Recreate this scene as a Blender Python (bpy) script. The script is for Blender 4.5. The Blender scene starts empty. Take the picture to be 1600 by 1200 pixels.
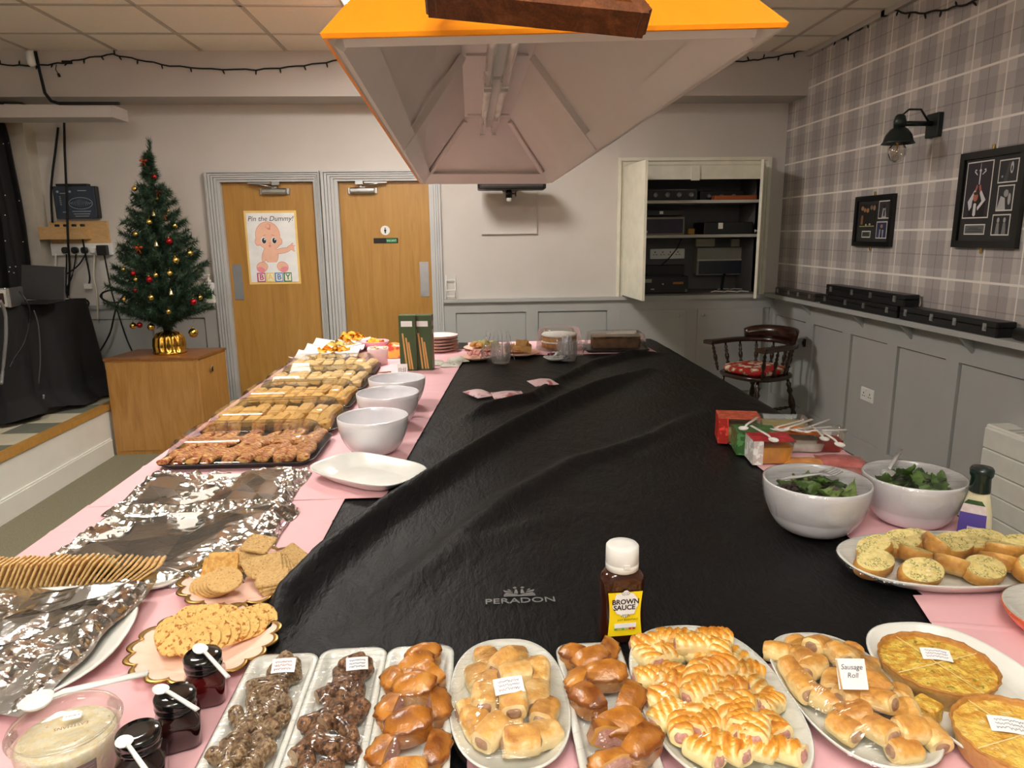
import bpy, math, random
from mathutils import Vector, Matrix, noise
random.seed(11)
sc = bpy.context.scene
COL = sc.collection
PI = math.pi
# ---------------------------------------------------------------- camera
CZ, FPX = 1.53, 1109.0
_d = Vector((-65, 234, -FPX)).normalized()
_u = -Vector((63, -5238, -FPX)).normalized()
_u = (_u - _d * _d.dot(_u)).normalized()
RM = Matrix((_d.cross(_u), _d, _u))
cam_data = bpy.data.cameras.new('camera')
cam_data.lens = FPX / 1600 * 36
cam_data.sensor_width = 36
cam_data.sensor_fit = 'HORIZONTAL'
cam_data.clip_start = 0.02
cam = bpy.data.objects.new('camera', cam_data)
COL.objects.link(cam)
cam.matrix_world = Matrix.Translation((0, 0, CZ)) @ RM.to_4x4()
sc.camera = cam
# ---------------------------------------------------------------- world, exposure
world = bpy.data.worlds.new('world')
sc.world = world
world.use_nodes = True
world.node_tree.nodes['Background'].inputs[0].default_value = (0.5, 0.48, 0.46, 1)
world.node_tree.nodes['Background'].inputs[1].default_value = 0.03
sc.view_settings.view_transform = 'Standard'
sc.view_settings.look = 'None'
sc.view_settings.gamma = 1
sc.view_settings.use_curve_mapping = False
sc.view_settings.exposure = 0.42
# ceiling light panels of the room: (x, y, strength)
CEIL = 2.86
PANELS = [(-0.41, 4.31, 46.0), (-1.62, 2.50, 34.0), (0.05, -0.25, 19.0), (-0.9, -0.9, 17.0), (1.30, 1.20, 3.0)]
PANEL_COL = (1.0, 0.965, 0.905)


# ---------------------------------------------------------------- photo points -> points in the room
def _ray(px, py):
    w = RM @ Vector((px - 800, 600 - py, -FPX))
    return w / w.y


def T(px, py, z=0.873):
    r = _ray(px, py)
    return Vector((0, 0, CZ)) + r * ((z - CZ) / r.z)


def W(px, py, y=6.0):
    return Vector((0, 0, CZ)) + _ray(px, py) * y


def S(px, py, x=2.62):
    r = _ray(px, py)
    return Vector((0, 0, CZ)) + r * (x / r.x)


# ---------------------------------------------------------------- mesh builder
class MB:
    def __init__(s):
        s.v, s.f, s.m, s.s, s.a = [], [], [], [], []
        s.M = None

    def add(s, vs, fs, mi=0, sm=False, attr=None):
        o = len(s.v)
        if s.M is not None:
            vs = [s.M @ Vector(p) for p in vs]
        s.v += [tuple(p) for p in vs]
        s.f += [tuple(i + o for i in f) for f in fs]
        s.m += [mi] * len(fs) if isinstance(mi, int) else list(mi)
        s.s += [sm] * len(fs)
        s.a += list(attr) if attr else [0.0] * len(vs)
        return s

    def box(s, c, d, mi=0):
        x, y, z = c
        a, b, e = d[0] / 2, d[1] / 2, d[2] / 2
        vs = [(x + i * a, y + j * b, z + k * e) for k in (-1, 1) for j in (-1, 1) for i in (-1, 1)]
        return s.add(vs, [(0, 2, 3, 1), (4, 5, 7, 6), (0, 1, 5, 4), (2, 6, 7, 3), (0, 4, 6, 2), (1, 3, 7, 5)], mi)

    def b2(s, x0, x1, y0, y1, z0, z1, mi=0):
        return s.box(((x0 + x1) / 2, (y0 + y1) / 2, (z0 + z1) / 2), (abs(x1 - x0), abs(y1 - y0), abs(z1 - z0)), mi)

    def loops(s, L, mi=0, sm=True, cap0=True, cap1=True, attr=None, capmi=None):
        n = len(L[0])
        vs = [p for l in L for p in l]
        fs, ms = [], []
        for k in range(len(L) - 1):
            for i in range(n):
                j = (i + 1) % n
                fs.append((k * n + i, k * n + j, (k + 1) * n + j, (k + 1) * n + i))
                ms.append(mi if isinstance(mi, int) else mi[k])
        o = len(s.v)
        s.add(vs, fs, ms, sm, attr)
        cm = capmi if capmi is not None else (mi if isinstance(mi, int) else mi[0])
        cm1 = capmi if capmi is not None else (mi if isinstance(mi, int) else mi[-1])
        if cap0:
            s.f.append(tuple(o + i for i in reversed(range(n)))); s.m.append(cm); s.s.append(False)
        if cap1:
            s.f.append(tuple(o + (len(L) - 1) * n + i for i in range(n))); s.m.append(cm1); s.s.append(False)
        return s

    def lathe(s, prof, seg=24, c=(0, 0, 0), mi=0, sm=True, cap0=True, cap1=True, sx=1, sy=1):
        L = [[(c[0] + r * sx * math.cos(2 * PI * i / seg), c[1] + r * sy * math.sin(2 * PI * i / seg), c[2] + z) for i in range(seg)] for r, z in prof]
        return s.loops(L, mi, sm, cap0, cap1)

    def rr(s, sx, sy, z0, z1, r, ch=0.0, seg=4, c=(0, 0), mi=0, sm=False, tp=0.0):
        def lp(ins, z):
            return [(c[0] + x, c[1] + y, z) for x, y in rrect(sx - 2 * ins, sy - 2 * ins, max(r - ins, 0.0005), seg)]
        if ch > 0:
            L = [lp(ch, z0), lp(0, z0 + ch), lp(tp, z1 - ch), lp(tp + ch, z1)]
        else:
            L = [lp(0, z0), lp(tp, z1)]
        return s.loops(L, mi, sm)

    def tube(s, path, r, seg=6, mi=0, sm=True):
        P = [Vector(p) for p in path]
        n = len(P)
        L = []
        ref = Vector((0.31, 0.17, 0.93))
        for k in range(n):
            t = (P[min(k + 1, n - 1)] - P[max(k - 1, 0)])
            t = t.normalized() if t.length > 1e-9 else Vector((0, 0, 1))
            a = t.cross(ref)
            a = a.normalized() if a.length > 1e-4 else t.orthogonal().normalized()
            b = t.cross(a)
            rr_ = r[k] if isinstance(r, (list, tuple)) else r
            L.append([P[k] + (a * math.cos(2 * PI * i / seg) + b * math.sin(2 * PI * i / seg)) * rr_ for i in range(seg)])
        return s.loops(L, mi, sm)

    def grid(s, fn, nu, nv, mi=0, sm=True, attr=None):
        vs = [fn(u / nu, v / nv) for v in range(nv + 1) for u in range(nu + 1)]
        at = [attr(u / nu, v / nv) for v in range(nv + 1) for u in range(nu + 1)] if attr else None
        fs = [(v * (nu + 1) + u, v * (nu + 1) + u + 1, (v + 1) * (nu + 1) + u + 1, (v + 1) * (nu + 1) + u) for v in range(nv) for u in range(nu)]
        return s.add(vs, fs, mi, sm, at)

    def ell(s, c, r, nu=14, nv=8, mi=0, amp=0.0, fr=10.0, seed=0.0):
        L = []
        for k in range(1, nv):
            ph = -PI / 2 + PI * k / nv
            lp = []
            for i in range(nu):
                th = 2 * PI * i / nu
                d = Vector((math.cos(ph) * math.cos(th), math.cos(ph) * math.sin(th), math.sin(ph)))
                q = 1 + amp * noise.noise(d * fr * 0.2 + Vector((seed, seed * 2, 0))) if amp else 1
                lp.append((c[0] + d.x * r[0] * q, c[1] + d.y * r[1] * q, c[2] + d.z * r[2] * q))
            L.append(lp)
        return s.loops(L, mi, True)

    def prism(s, poly, z0, z1, mi=0):
        return s.loops([[(x, y, z0) for x, y in poly], [(x, y, z1) for x, y in poly]], mi, False)

    def text(s, txt, size, M, mi=0, shear=0.0, align='CENTER', depth=0.0, bold=0.0):
        cu = bpy.data.curves.new('t', 'FONT')
        cu.body = txt; cu.size = size; cu.shear = shear
        cu.align_x = align; cu.align_y = 'CENTER'; cu.resolution_u = 3
        cu.extrude = depth; cu.offset = bold
        ob = bpy.data.objects.new('t', cu)
        me = bpy.data.meshes.new_from_object(ob)
        old = s.M
        s.M = (old @ M) if old is not None else M
        s.add([v.co.copy() for v in me.vertices], [tuple(p.vertices) for p in me.polygons], mi)
        s.M = old
        bpy.data.objects.remove(ob); bpy.data.curves.remove(cu); bpy.data.meshes.remove(me)
        return s

    def mesh(s, name, mats):
        me = bpy.data.meshes.new(name)
        me.from_pydata(s.v, [], s.f)
        for m in (mats if isinstance(mats, (list, tuple)) else [mats]):
            me.materials.append(m)
        me.polygons.foreach_set('material_index', s.m)
        me.polygons.foreach_set('use_smooth', s.s)
        if any(s.a):
            at = me.attributes.new('brown', 'FLOAT', 'POINT')
            at.data.foreach_set('value', s.a)
        me.update()
        return me

    def build(s, name, mats, parent=None, loc=(0, 0, 0), rot=(0, 0, 0)):
        return put(name, s.mesh(name, mats), parent, loc, rot)


def put(name, me, parent=None, loc=(0, 0, 0), rot=(0, 0, 0), scale=None):
    o = bpy.data.objects.new(name, me)
    COL.objects.link(o)
    o.location = loc
    o.rotation_euler = rot
    if scale: o.scale = scale
    if parent: o.parent = parent
    return o


def rrect(sx, sy, r, seg=4):
    r = min(r, sx / 2, sy / 2)
    out = []
    for q, (cx, cy) in enumerate(((1, 1), (-1, 1), (-1, -1), (1, -1))):
        for i in range(seg + 1):
            a = PI / 2 * (q + i / seg)
            out.append((cx * (sx / 2 - r) + r * math.cos(a), cy * (sy / 2 - r) + r * math.sin(a)))
    return out


def super_oval(a, b, e=2.6, n=40):
    out = []
    for i in range(n):
        t = 2 * PI * i / n
        c, s_ = math.cos(t), math.sin(t)
        out.append((a * math.copysign(abs(c) ** (2 / e), c), b * math.copysign(abs(s_) ** (2 / e), s_)))
    return out


def circle(r, n=24, cx=0, cy=0):
    return [(cx + r * math.cos(2 * PI * i / n), cy + r * math.sin(2 * PI * i / n)) for i in range(n)]


def tag(o, label, cat, group=None, kind=None):
    o['label'] = label
    o['category'] = cat
    if group: o['group'] = group
    if kind: o['kind'] = kind
    return o


def thing(name, label, cat, loc=(0, 0, 0), rz=0.0, group=None):
    o = bpy.data.objects.new(name, None)
    o.empty_display_size = 0.05
    COL.objects.link(o)
    o.location = loc
    o.rotation_euler = (0, 0, rz)
    return tag(o, label, cat, group)


def struct(o):
    o['kind'] = 'structure'
    return o


def dup(root, loc, rz=0.0, label=None, group=None, scale=None, rot=None):
    def cp(o, par):
        c = o.copy(); COL.objects.link(c)
        if par: c.parent = par
        for ch in kids.get(o.name, []): cp(ch, c)
        return c
    kids = {}
    def scan(o):
        kids[o.name] = list(o.children)
        for ch in o.children: scan(ch)
    scan(root)
    r = cp(root, None)
    r.location = loc
    r.rotation_euler = rot if rot else (0, 0, rz)
    if label: r['label'] = label
    if group: r['group'] = group
    if scale: r.scale = scale
    return r


# ---------------------------------------------------------------- materials
def lin(c):
    return tuple(((v / 255) / 12.92 if v / 255 <= 0.04045 else ((v / 255 + 0.055) / 1.055) ** 2.4) for v in c[:3]) + (1.0,)


class NT:
    def __init__(s, name):
        s.m = bpy.data.materials.new(name)
        s.m.use_nodes = True
        s.t = s.m.node_tree
        s.b = s.t.nodes['Principled BSDF']
        s.o = s.t.nodes['Material Output']

    def n(s, typ, **kw):
        nd = s.t.nodes.new(typ)
        for k, v in kw.items():
            if k in nd.inputs and not hasattr(type(nd), k): nd.inputs[k].default_value = v
            else: setattr(nd, k, v)
        return nd

    def l(s, a, b):
        s.t.links.new(a, b)

    def math(s, op, a, b=None, c=None):
        nd = s.t.nodes.new('ShaderNodeMath'); nd.operation = op
        for i, v in enumerate((a, b, c)):
            if v is None: continue
            if isinstance(v, (int, float)): nd.inputs[i].default_value = v
            else: s.l(v, nd.inputs[i])
        return nd.outputs[0]

    def mix(s, f, a, b, bt='MIX'):
        nd = s.t.nodes.new('ShaderNodeMix'); nd.data_type = 'RGBA'; nd.blend_type = bt
        for i, v in ((0, f), (6, a), (7, b)):
            if isinstance(v, (int, float)): nd.inputs[i].default_value = v
            elif isinstance(v, tuple): nd.inputs[i].default_value = v
            else: s.l(v, nd.inputs[i])
        return nd.outputs[2]

    def coord(s, stretch=(1, 1, 1), kind='Object'):
        tc = s.n('ShaderNodeTexCoord'); mp = s.n('ShaderNodeMapping')
        mp.inputs['Scale'].default_value = stretch
        va = s.n('ShaderNodeVectorMath'); va.operation = 'ADD'; oi = s.n('ShaderNodeObjectInfo')   # copies of a thing get different grain
        sc_ = s.n('ShaderNodeVectorMath'); sc_.operation = 'SCALE'; sc_.inputs['Scale'].default_value = 3.7
        cx = s.n('ShaderNodeCombineXYZ'); s.l(oi.outputs['Random'], cx.inputs[0]); s.l(oi.outputs['Random'], cx.inputs[2]); s.l(cx.outputs[0], sc_.inputs[0])
        s.l(tc.outputs[kind], va.inputs[0]); s.l(sc_.outputs[0], va.inputs[1]); s.l(va.outputs[0], mp.inputs[0])
        return mp.outputs[0]

    def noise(s, co, scale, detail=4, rough=0.55, dist=0.0):
        nd = s.n('ShaderNodeTexNoise')
        nd.inputs['Scale'].default_value = scale; nd.inputs['Detail'].default_value = detail
        nd.inputs['Roughness'].default_value = rough; nd.inputs['Distortion'].default_value = dist
        s.l(co, nd.inputs['Vector'])
        return nd.outputs['Fac']

    def ramp(s, f, stops):
        nd = s.n('ShaderNodeValToRGB')
        el = nd.color_ramp.elements
        while len(el) < len(stops): el.new(0.5)
        for e, (p, c) in zip(el, stops):
            e.position = p; e.color = lin(c) if max(c) > 1.0 else tuple(c[:3]) + (1,)
        s.l(f, nd.inputs[0])
        return nd.outputs[0]

    def bump(s, h, strength=0.3, dist=0.01):
        nd = s.n('ShaderNodeBump')
        nd.inputs['Strength'].default_value = strength; nd.inputs['Distance'].default_value = dist
        s.l(h, nd.inputs['Height']); s.l(nd.outputs[0], s.b.inputs['Normal'])
        return nd.outputs[0]


def mat(name, col, rough=0.5, metal=0.0, col2=None, ns=8, lo=0.35, hi=0.65, detail=4, bump=0.0, bs=60, bd=0.004, spec=0.5, coat=0.0, st=(1, 1, 1), col3=None, ns3=30, lo3=0.6, hi3=0.68):
    t = NT(name)
    t.b.inputs['Roughness'].default_value = rough
    t.b.inputs['Metallic'].default_value = metal
    t.b.inputs['Specular IOR Level'].default_value = spec
    t.b.inputs['Coat Weight'].default_value = coat
    t.b.inputs['Coat Roughness'].default_value = 0.08
    t.b.inputs['Base Color'].default_value = lin(col)
    co = t.coord(st)
    # every surface carries at least a faint tonal variation
    c2 = col2 if col2 else tuple(min(255, v * 1.05 + 1) for v in col)
    c = t.ramp(t.noise(co, ns, detail), [(lo, col), (hi, c2)])
    if col3:
        f3 = t.ramp(t.noise(co, ns3, 2), [(lo3, (0, 0, 0)), (hi3, (1, 1, 1))])
        c = t.mix(f3, c, lin(col3))
    t.l(c, t.b.inputs['Base Color'])
    if bump:
        t.bump(t.noise(co, bs, 4), bump, bd)
    return t.m


def clear(name, tint=(1, 1, 1), base=0.04, fres=0.5, rough=0.06, blend=0.25, bump=0.0, bs=30, st=(1, 1, 1), milk=0.0, milkcol=(230, 230, 225)):
    t = NT(name)
    t.t.nodes.remove(t.b)
    tr = t.n('ShaderNodeBsdfTransparent'); tr.inputs[0].default_value = tuple(tint) + (1,)
    gl = t.n('ShaderNodeBsdfGlossy'); gl.inputs['Roughness'].default_value = rough
    lw = t.n('ShaderNodeLayerWeight'); lw.inputs[0].default_value = blend
    if bump:
        nd = t.n('ShaderNodeBump'); nd.inputs['Strength'].default_value = bump; nd.inputs['Distance'].default_value = 0.01
        t.l(t.noise(t.coord(st), bs, 3, 0.5, 0.6), nd.inputs['Height'])
        t.l(nd.outputs[0], gl.inputs['Normal']); t.l(nd.outputs[0], lw.inputs['Normal'])
    f = t.math('MULTIPLY_ADD', lw.outputs['Fresnel'], fres, base)
    mx = t.n('ShaderNodeMixShader')
    t.l(f, mx.inputs[0]); t.l(gl.outputs[0], mx.inputs[2])
    if milk:
        df = t.n('ShaderNodeBsdfDiffuse'); df.inputs[0].default_value = lin(milkcol)
        m2 = t.n('ShaderNodeMixShader'); m2.inputs[0].default_value = milk
        t.l(tr.outputs[0], m2.inputs[1]); t.l(df.outputs[0], m2.inputs[2]); t.l(m2.outputs[0], mx.inputs[1])
    else:
        t.l(tr.outputs[0], mx.inputs[1])
    t.l(mx.outputs[0], t.o.inputs[0])
    return t.m


def wood(name, c1, c2, c3, st=(6, 6, 0.6), sc_=3.0, rough=0.35, coat=0.2):
    t = NT(name)
    co = t.coord(st)
    f = t.noise(co, sc_, 6, 0.6, 1.2)
    c = t.ramp(f, [(0.3, c1), (0.5, c2), (0.72, c3)])
    f2 = t.noise(t.coord((st[0] * 12, st[1] * 12, st[2] * 3)), sc_, 2)
    c = t.mix(0.25, c, t.ramp(f2, [(0.35, c1), (0.65, c3)]), 'MIX')
    t.l(c, t.b.inputs['Base Color'])
    t.b.inputs['Roughness'].default_value = rough
    t.b.inputs['Coat Weight'].default_value = coat
    t.b.inputs['Coat Roughness'].default_value = 0.2
    return t.m


def pastry(name, pale, gold, brown, rough=0.35, coat=0.25, ns=95, spread=0.6):
    """baked crust: the baker's browning is stored per vertex as 'brown' and broken up by noise"""
    t = NT(name)
    at = t.n('ShaderNodeAttribute'); at.attribute_name = 'brown'
    co = t.coord()
    f = t.noise(co, ns, 4)
    f = t.math('ADD', at.outputs['Fac'], t.math('MULTIPLY', t.math('SUBTRACT', f, 0.5), spread))
    oi = t.n('ShaderNodeObjectInfo')
    f = t.math('ADD', f, t.math('MULTIPLY', t.math('SUBTRACT', oi.outputs['Random'], 0.5), 0.28))
    c = t.ramp(f, [(0.16, pale), (0.48, gold), (0.92, brown)])
    t.l(c, t.b.inputs['Base Color'])
    t.b.inputs['Roughness'].default_value = rough
    t.b.inputs['Coat Weight'].default_value = coat
    t.b.inputs['Coat Roughness'].default_value = 0.25
    t.bump(t.noise(co, 160, 4), 0.5, 0.003)
    return t.m


def emis(name, col, s):
    t = NT(name)
    t.b.inputs['Base Color'].default_value = (0.8, 0.8, 0.8, 1)
    t.b.inputs['Emission Color'].default_value = tuple(col) + (1,)
    t.b.inputs['Emission Strength'].default_value = s
    return t.m
# ================================================================ materials of the room
m_wall = mat('wall_paint_greige', (202, 197, 190), 0.7, col2=(207, 202, 196), ns=2.5, bump=0.08, bs=90)
m_beam = mat('beam_paint', (182, 175, 170), 0.7, col2=(188, 182, 176), ns=2)
m_grey = mat('wainscot_grey_paint', (172, 174, 172), 0.5, col2=(176, 178, 176), ns=4)
m_greyd = mat('casing_grey_paint', (190, 191, 190), 0.45, col2=(195, 196, 195), ns=4)
m_white = mat('white_gloss_paint', (226, 226, 218), 0.4, col2=(232, 231, 224), ns=5)
m_tile = mat('ceiling_tile_white', (245, 236, 222), 0.9, col2=(247, 239, 226), ns=30, bump=0.15, bs=200)
m_grid = mat('ceiling_grid_metal', (186, 176, 164), 0.5)
m_carpet = mat('carpet_olive_grey', (120, 116, 96), 0.95, col2=(138, 134, 112), ns=180, bump=0.6, bs=300, spec=0.1)
m_black = mat('black_plastic', (16, 16, 17), 0.4)
m_blackm = mat('black_matte', (14, 14, 15), 0.8)
m_chrome = mat('brushed_steel', (190, 192, 192), 0.3, 1.0)
m_brass = mat('brass', (190, 160, 90), 0.3, 1.0)
m_wp = mat('white_plastic', (230, 230, 226), 0.35)
m_oak = wood('oak_veneer', (166, 120, 54), (180, 134, 66), (192, 147, 78), (5, 5, 0.5), 3.0)
m_oakh = wood('oak_cabinet', (160, 112, 52), (178, 129, 66), (194, 146, 84), (5, 5, 0.7), 3.0)
m_pine = wood('pine_block', (190, 150, 96), (205, 166, 112), (216, 180, 128), (1, 5, 5), 3.0, 0.5, 0.0)
m_dkwood = wood('dark_wood', (26, 14, 10), (44, 22, 14), (66, 32, 18), (3, 3, 3), 5.0, 0.25, 0.4)


def tartan():
    t = NT('tartan_wallpaper')
    tc = t.n('ShaderNodeTexCoord'); sp = t.n('ShaderNodeSeparateXYZ')
    t.l(tc.outputs['Object'], sp.inputs[0])
    base = lin((190, 180, 180))
    def frac(o, off, per):
        return t.math('FRACT', t.math('DIVIDE', t.math('SUBTRACT', o, off), per))
    def band(f, lo, hi):
        return t.math('MULTIPLY', t.math('GREATER_THAN', f, lo), t.math('LESS_THAN', f, hi))
    fy = frac(sp.outputs[1], 4.071 - 2.6, 0.2585)
    fz = frac(sp.outputs[2], 1.2505, 0.268)
    c = base
    # faint change of hue from stripe to stripe
    hy = t.noise(t.coord((0, 1.7, 0)), 1.0, 1)
    c = t.mix(hy, lin((202, 196, 193)), lin((200, 196, 188)))
    c = t.mix(t.math('MULTIPLY', band(fy, 0.24, 0.77), 0.62), c, lin((153, 147, 147)), 'MIX')
    c = t.mix(t.math('MULTIPLY', band(fz, 0.22, 0.80), 0.45), c, lin((148, 142, 142)), 'MIX')
    c = t.mix(t.math('MULTIPLY', band(fy, 0.13, 0.24), 0.35), c, lin((206, 200, 188)), 'MIX')
    c = t.mix(t.math('MULTIPLY', band(fy, 0.49, 0.508), 0.7), c, lin((112, 104, 108)))
    c = t.mix(t.math('MULTIPLY', band(fz, 0.49, 0.515), 0.45), c, lin((112, 104, 108)))
    c = t.mix(t.math('MULTIPLY', band(fy, 0.0, 0.034), 0.95), c, lin((236, 230, 220)))
    c = t.mix(t.math('MULTIPLY', band(fz, 0.0, 0.045), 1.0), c, lin((240, 235, 228)))
    w1 = t.noise(t.coord((1, 260, 40)), 1.0, 1)
    w2 = t.noise(t.coord((1, 40, 260)), 1.0, 1)
    c = t.mix(0.05, c, t.ramp(t.math('ADD', t.math('MULTIPLY', w1, 0.5), t.math('MULTIPLY', w2, 0.5)), [(0.35, (120, 114, 116)), (0.65, (225, 218, 214))]), 'MIX')
    t.l(c, t.b.inputs['Base Color'])
    t.b.inputs['Roughness'].default_value = 0.7
    return t.m


m_tartan = tartan()
# ================================================================ shell
XR, XL, YB, YN = 2.62, -4.3, 6.0, -2.2
mb = MB(); mb.b2(XL, XR + .2, YN, YB + .2, -0.1, 0.0); struct(mb.build('floor', m_carpet))
# ceiling: slab, grid bars and single lay-in tiles
mb = MB(); mb.b2(XL, XR + .2, YN, YB, CEIL + 0.03, CEIL + 0.12); ceil = struct(mb.build('ceiling', m_tile))
P_ = 0.605
xs = [-0.713 + P_ * k for k in range(-6, 7)]
ys = [4.62 + P_ * k for k in range(-12, 3)]
mb = MB()
for x in xs: mb.b2(x - .012, x + .012, YN, YB, CEIL - .004, CEIL + .03)
for y in ys: mb.b2(XL, XR, y - .012, y + .012, CEIL - .004, CEIL + .03)
mb.build('grid_bar', m_grid, ceil)
lit = []
mb = MB(); mb.rr(P_ - .026, P_ - .026, 0, .02, .004, .003, 1); tile_me = mb.mesh('tile', m_tile)
for i in range(-6, 6):
    for j in range(-12, 2):
        if (i, j) in lit: continue
        cx, cy = -0.713 + P_ * (i + .5), 4.62 + P_ * (j + .5)
        if XL + .2 < cx < XR and cy < 5.75: put('tile', tile_me, ceil, (cx, cy, CEIL + random.uniform(-.001, .001)))
# back wall with two door openings and a cupboard opening
D1 = (-1.985, -1.252); D2 = (-1.058, -0.33); CUP = (1.275, 2.44); DT = 1.958; CB, CT = 1.012, 2.068
mb = MB()
for x0, x1, spans in ((XL, D1[0], [(0, 3)]), (D1[0], D1[1], [(DT, 3)]), (D1[1], D2[0], [(0, 3)]), (D2[0], D2[1], [(DT, 3)]), (D2[1], CUP[0], [(0, 3)]), (CUP[0], CUP[1], [(0, CB - .02), (CT, 3)]), (CUP[1], XR + .2, [(0, 3)])):
    for z0, z1 in spans: mb.b2(x0, x1, YB, YB + .12, z0, z1)
wall_back = struct(mb.build('wall_back', m_wall))
mb = MB(); mb.b2(XR, XR + .2, YN, YB + .1, 0, 3.0); wall_right = struct(mb.build('wall_right', m_tartan))
mb = MB(); mb.b2(XL - .2, XL, YN, YB + .1, 0, 3.0); struct(mb.build('wall_left', m_wall))
mb = MB(); mb.b2(XL - .2, XR + .2, YN - .2, YN, 0, 3.0); struct(mb.build('wall_near', m_wall))
# beam under the ceiling and boxed pelmet on its left end, pillar
mb = MB(); mb.b2(XL, XR, 5.67, YB, 2.545, CEIL + .02); struct(mb.build('trim_1', m_beam))
mb = MB(); a = W(190, 163, 5.6); mb.b2(XL, a.x, 5.44, 5.68, W(190, 183, 5.44).z, W(190, 163, 5.44).z); struct(mb.build('trim_2', m_beam))
m_pillar = mat('pillar_cream_paint', (196, 190, 176), 0.6)
mb = MB(); mb.b2(-3.62, -3.36, 5.86, YB, 0, 2.53); mb.b2(-3.68, -3.60, 5.92, YB, 0, 2.53); struct(mb.build('trim_3', m_pillar))
# cove strip at the top of the right wall
mb = MB(); mb.b2(XR - .035, XR, YN, 5.67, CEIL - .035, CEIL); struct(mb.build('trim_4', m_beam))
# ---- wainscot on the back wall: backing board, rails, stiles and sunk panels
def wains_back(name, x0, x1, panels, zt=1.0):
    mb = MB(); mb.b2(x0, x1, YB - .012, YB, 0, zt); o = struct(mb.build(name, m_grey))
    mb = MB()
    mb.b2(x0, x1, YB - .03, YB - .012, .885, zt - .028); mb.b2(x0, x1, YB - .03, YB - .012, .0, .16)
    mb.build('rail', m_grey, o)
    mb = MB(); mb.b2(x0, x1, YB - .055, YB - .012, zt - .028, zt); mb.b2(x0, x1, YB - .042, YB - .012, zt - .04, zt - .028); mb.build('dado_rail', m_grey, o)
    e = [x0] + [v for p in panels for v in p] + [x1]
    for k in range(0, len(e), 2):
        if e[k + 1] - e[k] > .004:
            mb = MB(); mb.b2(e[k], e[k + 1], YB - .03, YB - .012, .16, .885); mb.build('stile', m_grey, o)
    for p in panels:
        mb = MB(); mb.rr(p[1] - p[0] - .012, .725 - .012, 0, .006, .003, .002, 1); mb.build('panel', m_grey, o, ((p[0] + p[1]) / 2, YB - .012, .5225), (PI / 2, 0, 0))
    return o
wains_back('trim_5', -3.36, -2.10, [(-3.28, -2.62), (-2.52, -2.20)])
w6 = wains_back('trim_6', -0.235, XR - .03, [(-0.139, 0.456), (0.554, 1.146), (2.50, 2.56)])
# cupboard doors set in the wainscot
for x0, x1, kx in ((1.251, 1.823, 1.75), (1.923, 2.49, 1.965)):
    mb = MB(); mb.rr(x1 - x0, .72, 0, .012, .002, .002, 1); d = mb.build('panel_door', m_grey, w6, ((x0 + x1) / 2, YB - .034, .5225), (PI / 2, 0, 0))
    mb = MB(); mb.lathe([(.006, 0), (.006, .012), (.013, .016), (.014, .024), (.006, .03)], 12); mb.build('knob', m_chrome, d, (kx - (x0 + x1) / 2, .31, .012))
# ---- wainscot on the right wall
mb = MB(); mb.b2(XR - .012, XR, YN, YB - .03, 0, .98); w7 = struct(mb.build('trim_7', m_grey))
pan = [(5.36, 5.93), (4.805, 5.236), (4.258, 4.693), (3.695, 4.149), (3.13, 3.59), (2.56, 3.03), (2.0, 2.46), (1.4, 1.9), (.8, 1.3)]
mb = MB(); mb.b2(XR - .032, XR - .012, YN, YB - .03, .83, .98); mb.b2(XR - .032, XR - .012, YN, YB - .03, 0, .14); mb.build('rail', m_grey, w7)
ed = [YB - .03] + [v for p in pan for v in (p[1], p[0])] + [0.2]
for k in range(0, len(ed), 2):
    mb = MB(); mb.b2(XR - .032, XR - .012, ed[k + 1], ed[k], .14, .83); mb.build('stile', m_grey, w7)
for p in pan:
    mb = MB(); mb.rr(p[1] - p[0] - .012, .69 - .012, 0, .006, .003, .002, 1); mb.build('panel', m_grey, w7, (XR - .012, (p[0] + p[1]) / 2, .485), (PI / 2, 0, -PI / 2))
mb = MB(); mb.b2(XR - .045, XR - .032, 5.335, 5.36, .64, .70); mb.b2(XR - .055, XR - .045, 5.34, 5.355, .655, .685); mb.build('latch', m_black, w7)
# ledge shelf along the right wall
SHZ = 1.012
mb = MB(); mb.b2(XR - .125, XR, 1.5, YB - .005, SHZ - .03, SHZ); sh = struct(mb.build('trim_8', m_grey))
for y in (5.30, 4.55, 4.02, 3.50, 2.9, 2.3):
    mb = MB()
    mb.loops([[(XR - .115, y - .008, SHZ - .03), (XR - .032, y - .008, SHZ - .03), (XR - .032, y - .008, SHZ - .12)], [(XR - .115, y + .008, SHZ - .03), (XR - .032, y + .008, SHZ - .03), (XR - .032, y + .008, SHZ - .12)]], 0, False)
    mb.build('bracket', m_grey, sh)
# ---- stage on the left
STX, STZ, STY = -2.61, .366, 5.06
mb = MB(); mb.b2(XL, STX, -1.0, YB - .03, 0, STZ - .03); stage = struct(mb.build('trim_9', m_white))
mb = MB(); mb.b2(STX, STX + .014, -1.0, STY - .01, 0, .12); mb.b2(STX, STX + .009, -1.0, STY - .01, .12, .132); struct(mb.build('baseboard_left', m_white))
mb = MB(); mb.b2(STX - .055, STX + .012, -1.0, YB - .04, STZ - .03, STZ + .004); mb.build('nosing', m_oak, stage)
m_ck = [mat('stage_tile_cream', (188, 182, 160), 0.5), mat('stage_tile_grey', (106, 110, 98), 0.5)]
mb = MB(); mb.rr(.245, .245, 0, .03, .002, .0015, 1); ck = [mb.mesh('stage_tile', m) for m in m_ck]
for i in range(6):
    for j in range(26):
        put('stage_tile', ck[(i + j) % 2], stage, (STX - .055 - .125 - .25 * i, 5.75 - .25 * j, STZ - .032))
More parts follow.
